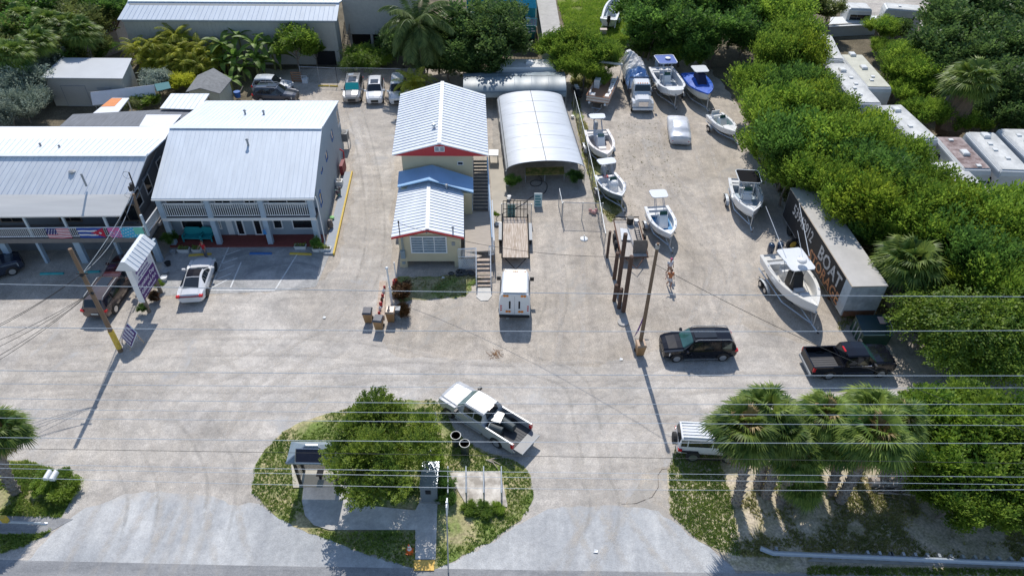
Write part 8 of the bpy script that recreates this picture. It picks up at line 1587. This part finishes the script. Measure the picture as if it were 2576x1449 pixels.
o = bpy.data.objects.new('crown', feather_crown('coconut_crown', 5, 36, 5.0, 1.2, 50, .07, (-.75,1.25), CL)); col.objects.link(o); o.parent = t; o.location = (0,0,6.8)
AC = feather_crown('areca_head', 6, 9, 1.9, .42, 22, .03, (.1,1.3), ACL)
def areca(px, z, s, label, group=None, n=5, sp=.9, cat='palm tree'):
    p = G(*px, z); t = thing('areca_palm', label, cat, (p.x,p.y,0), rt.uniform(0,6), group)
    for i in range(n):
        a = i*2.4; d = sp*math.sqrt(i/n); x, y, zz = d*math.cos(a), d*math.sin(a), z*rt.uniform(.75,1.15)
        m = MB(); m.tube([(x*.4,y*.4,0),(x,y,zz)], [.07,.05], 5); m.build('stem', mat('green_stem', (.20,.22,.08), .7), t)
        o = bpy.data.objects.new('crown', AC); col.objects.link(o); o.parent = t; o.location = (x,y,zz); o.scale = (s,s,s); o.rotation_euler = (0,0,rt.uniform(0,6))
for (x, y, z, s) in ((355,130,2.6,1.2),(400,120,2.8,1.2),(440,95,3.6,1.3),(455,135,2.6,1.2),(500,130,2.6,1.2),(420,155,1.8,1.1),(475,165,1.8,1.1),(535,135,2.2,1.1),(380,160,1.6,1.0),(520,165,1.6,1.0)): areca((x, y), z, s, 'yellow-green areca palm in the row before the large metal building', 'areca palms before the metal building')
areca((1040,205), 2.2, 1.3, 'small bright green palm between the parked cars and the red gabled house', None, 4, .5)
# bananas
BL = leaf_mat('banana_leaves', (.09,.18,.03), (.30,.42,.09), .45)
def banana_mesh(seed):
    r = rng(seed); v = []; f = []
    for i in range(9):
        az = i*2.4; el = .3+.95*(i/9)*r.uniform(.8,1.1); d = Vector((math.cos(az)*math.cos(el), math.sin(az)*math.cos(el), math.sin(el))); p = Vector((0,0,0)); L = 2.0*r.uniform(.8,1.15); n = 8; pr = None
        for k in range(n+1):
            w_ = .30*math.sin(math.pi*min(1,(k+.6)/(n+.8)))**.6*(0.15 if k == 0 else 1); s = d.cross(Vector((0,0,1))).normalized(); cur = [p-s*w_+Vector((0,0,.06)), p.copy(), p+s*w_+Vector((0,0,.06))]
            if pr: b = len(v); v += pr+cur; f += [(b,b+1,b+4,b+3),(b+1,b+2,b+5,b+4)]
            pr = cur; p = p+d*(L/n); d = (d+Vector((0,0,-.2))).normalized()
    me = bpy.data.meshes.new('banana_crown'); me.from_pydata([tuple(q) for q in v], [], f); me.materials.append(BL); return me
BM = [banana_mesh(s) for s in (1,2)]
for (x, y, z, s) in ((560,115,3.2,1.2),(600,95,3.4,1.2),(640,115,3.2,1.2),(680,115,3.0,1.1),(590,145,2.2,1.1),(640,150,2.2,1.1),(610,175,1.4,1.0),(660,160,1.6,1.0),(560,160,1.6,1.0),(700,140,1.8,1.0),(580,205,1.0,.9),(1305,60,2.0,1.0)):
    p = G(x, y, z); t = thing('banana_plant', 'broad-leaved banana plant between the areca palms and the rounded tree' if x < 1000 else 'banana plant beside the balcony of the teal house', 'banana plant', (p.x,p.y,0), rt.uniform(0,6), 'banana plants by the metal building' if x < 1000 else None)
    m = MB(); m.tube([(0,0,0),(0,0,z)], [.14,.09], 7); m.build('stem', MATS['green_stem'], t); o = bpy.data.objects.new('leaves', rt.choice(BM)); col.objects.link(o); o.parent = t; o.location = (0,0,z); o.scale = (s,s,s)
# off-frame palm whose shadow falls on the left apron is not visible; left out

relabel()
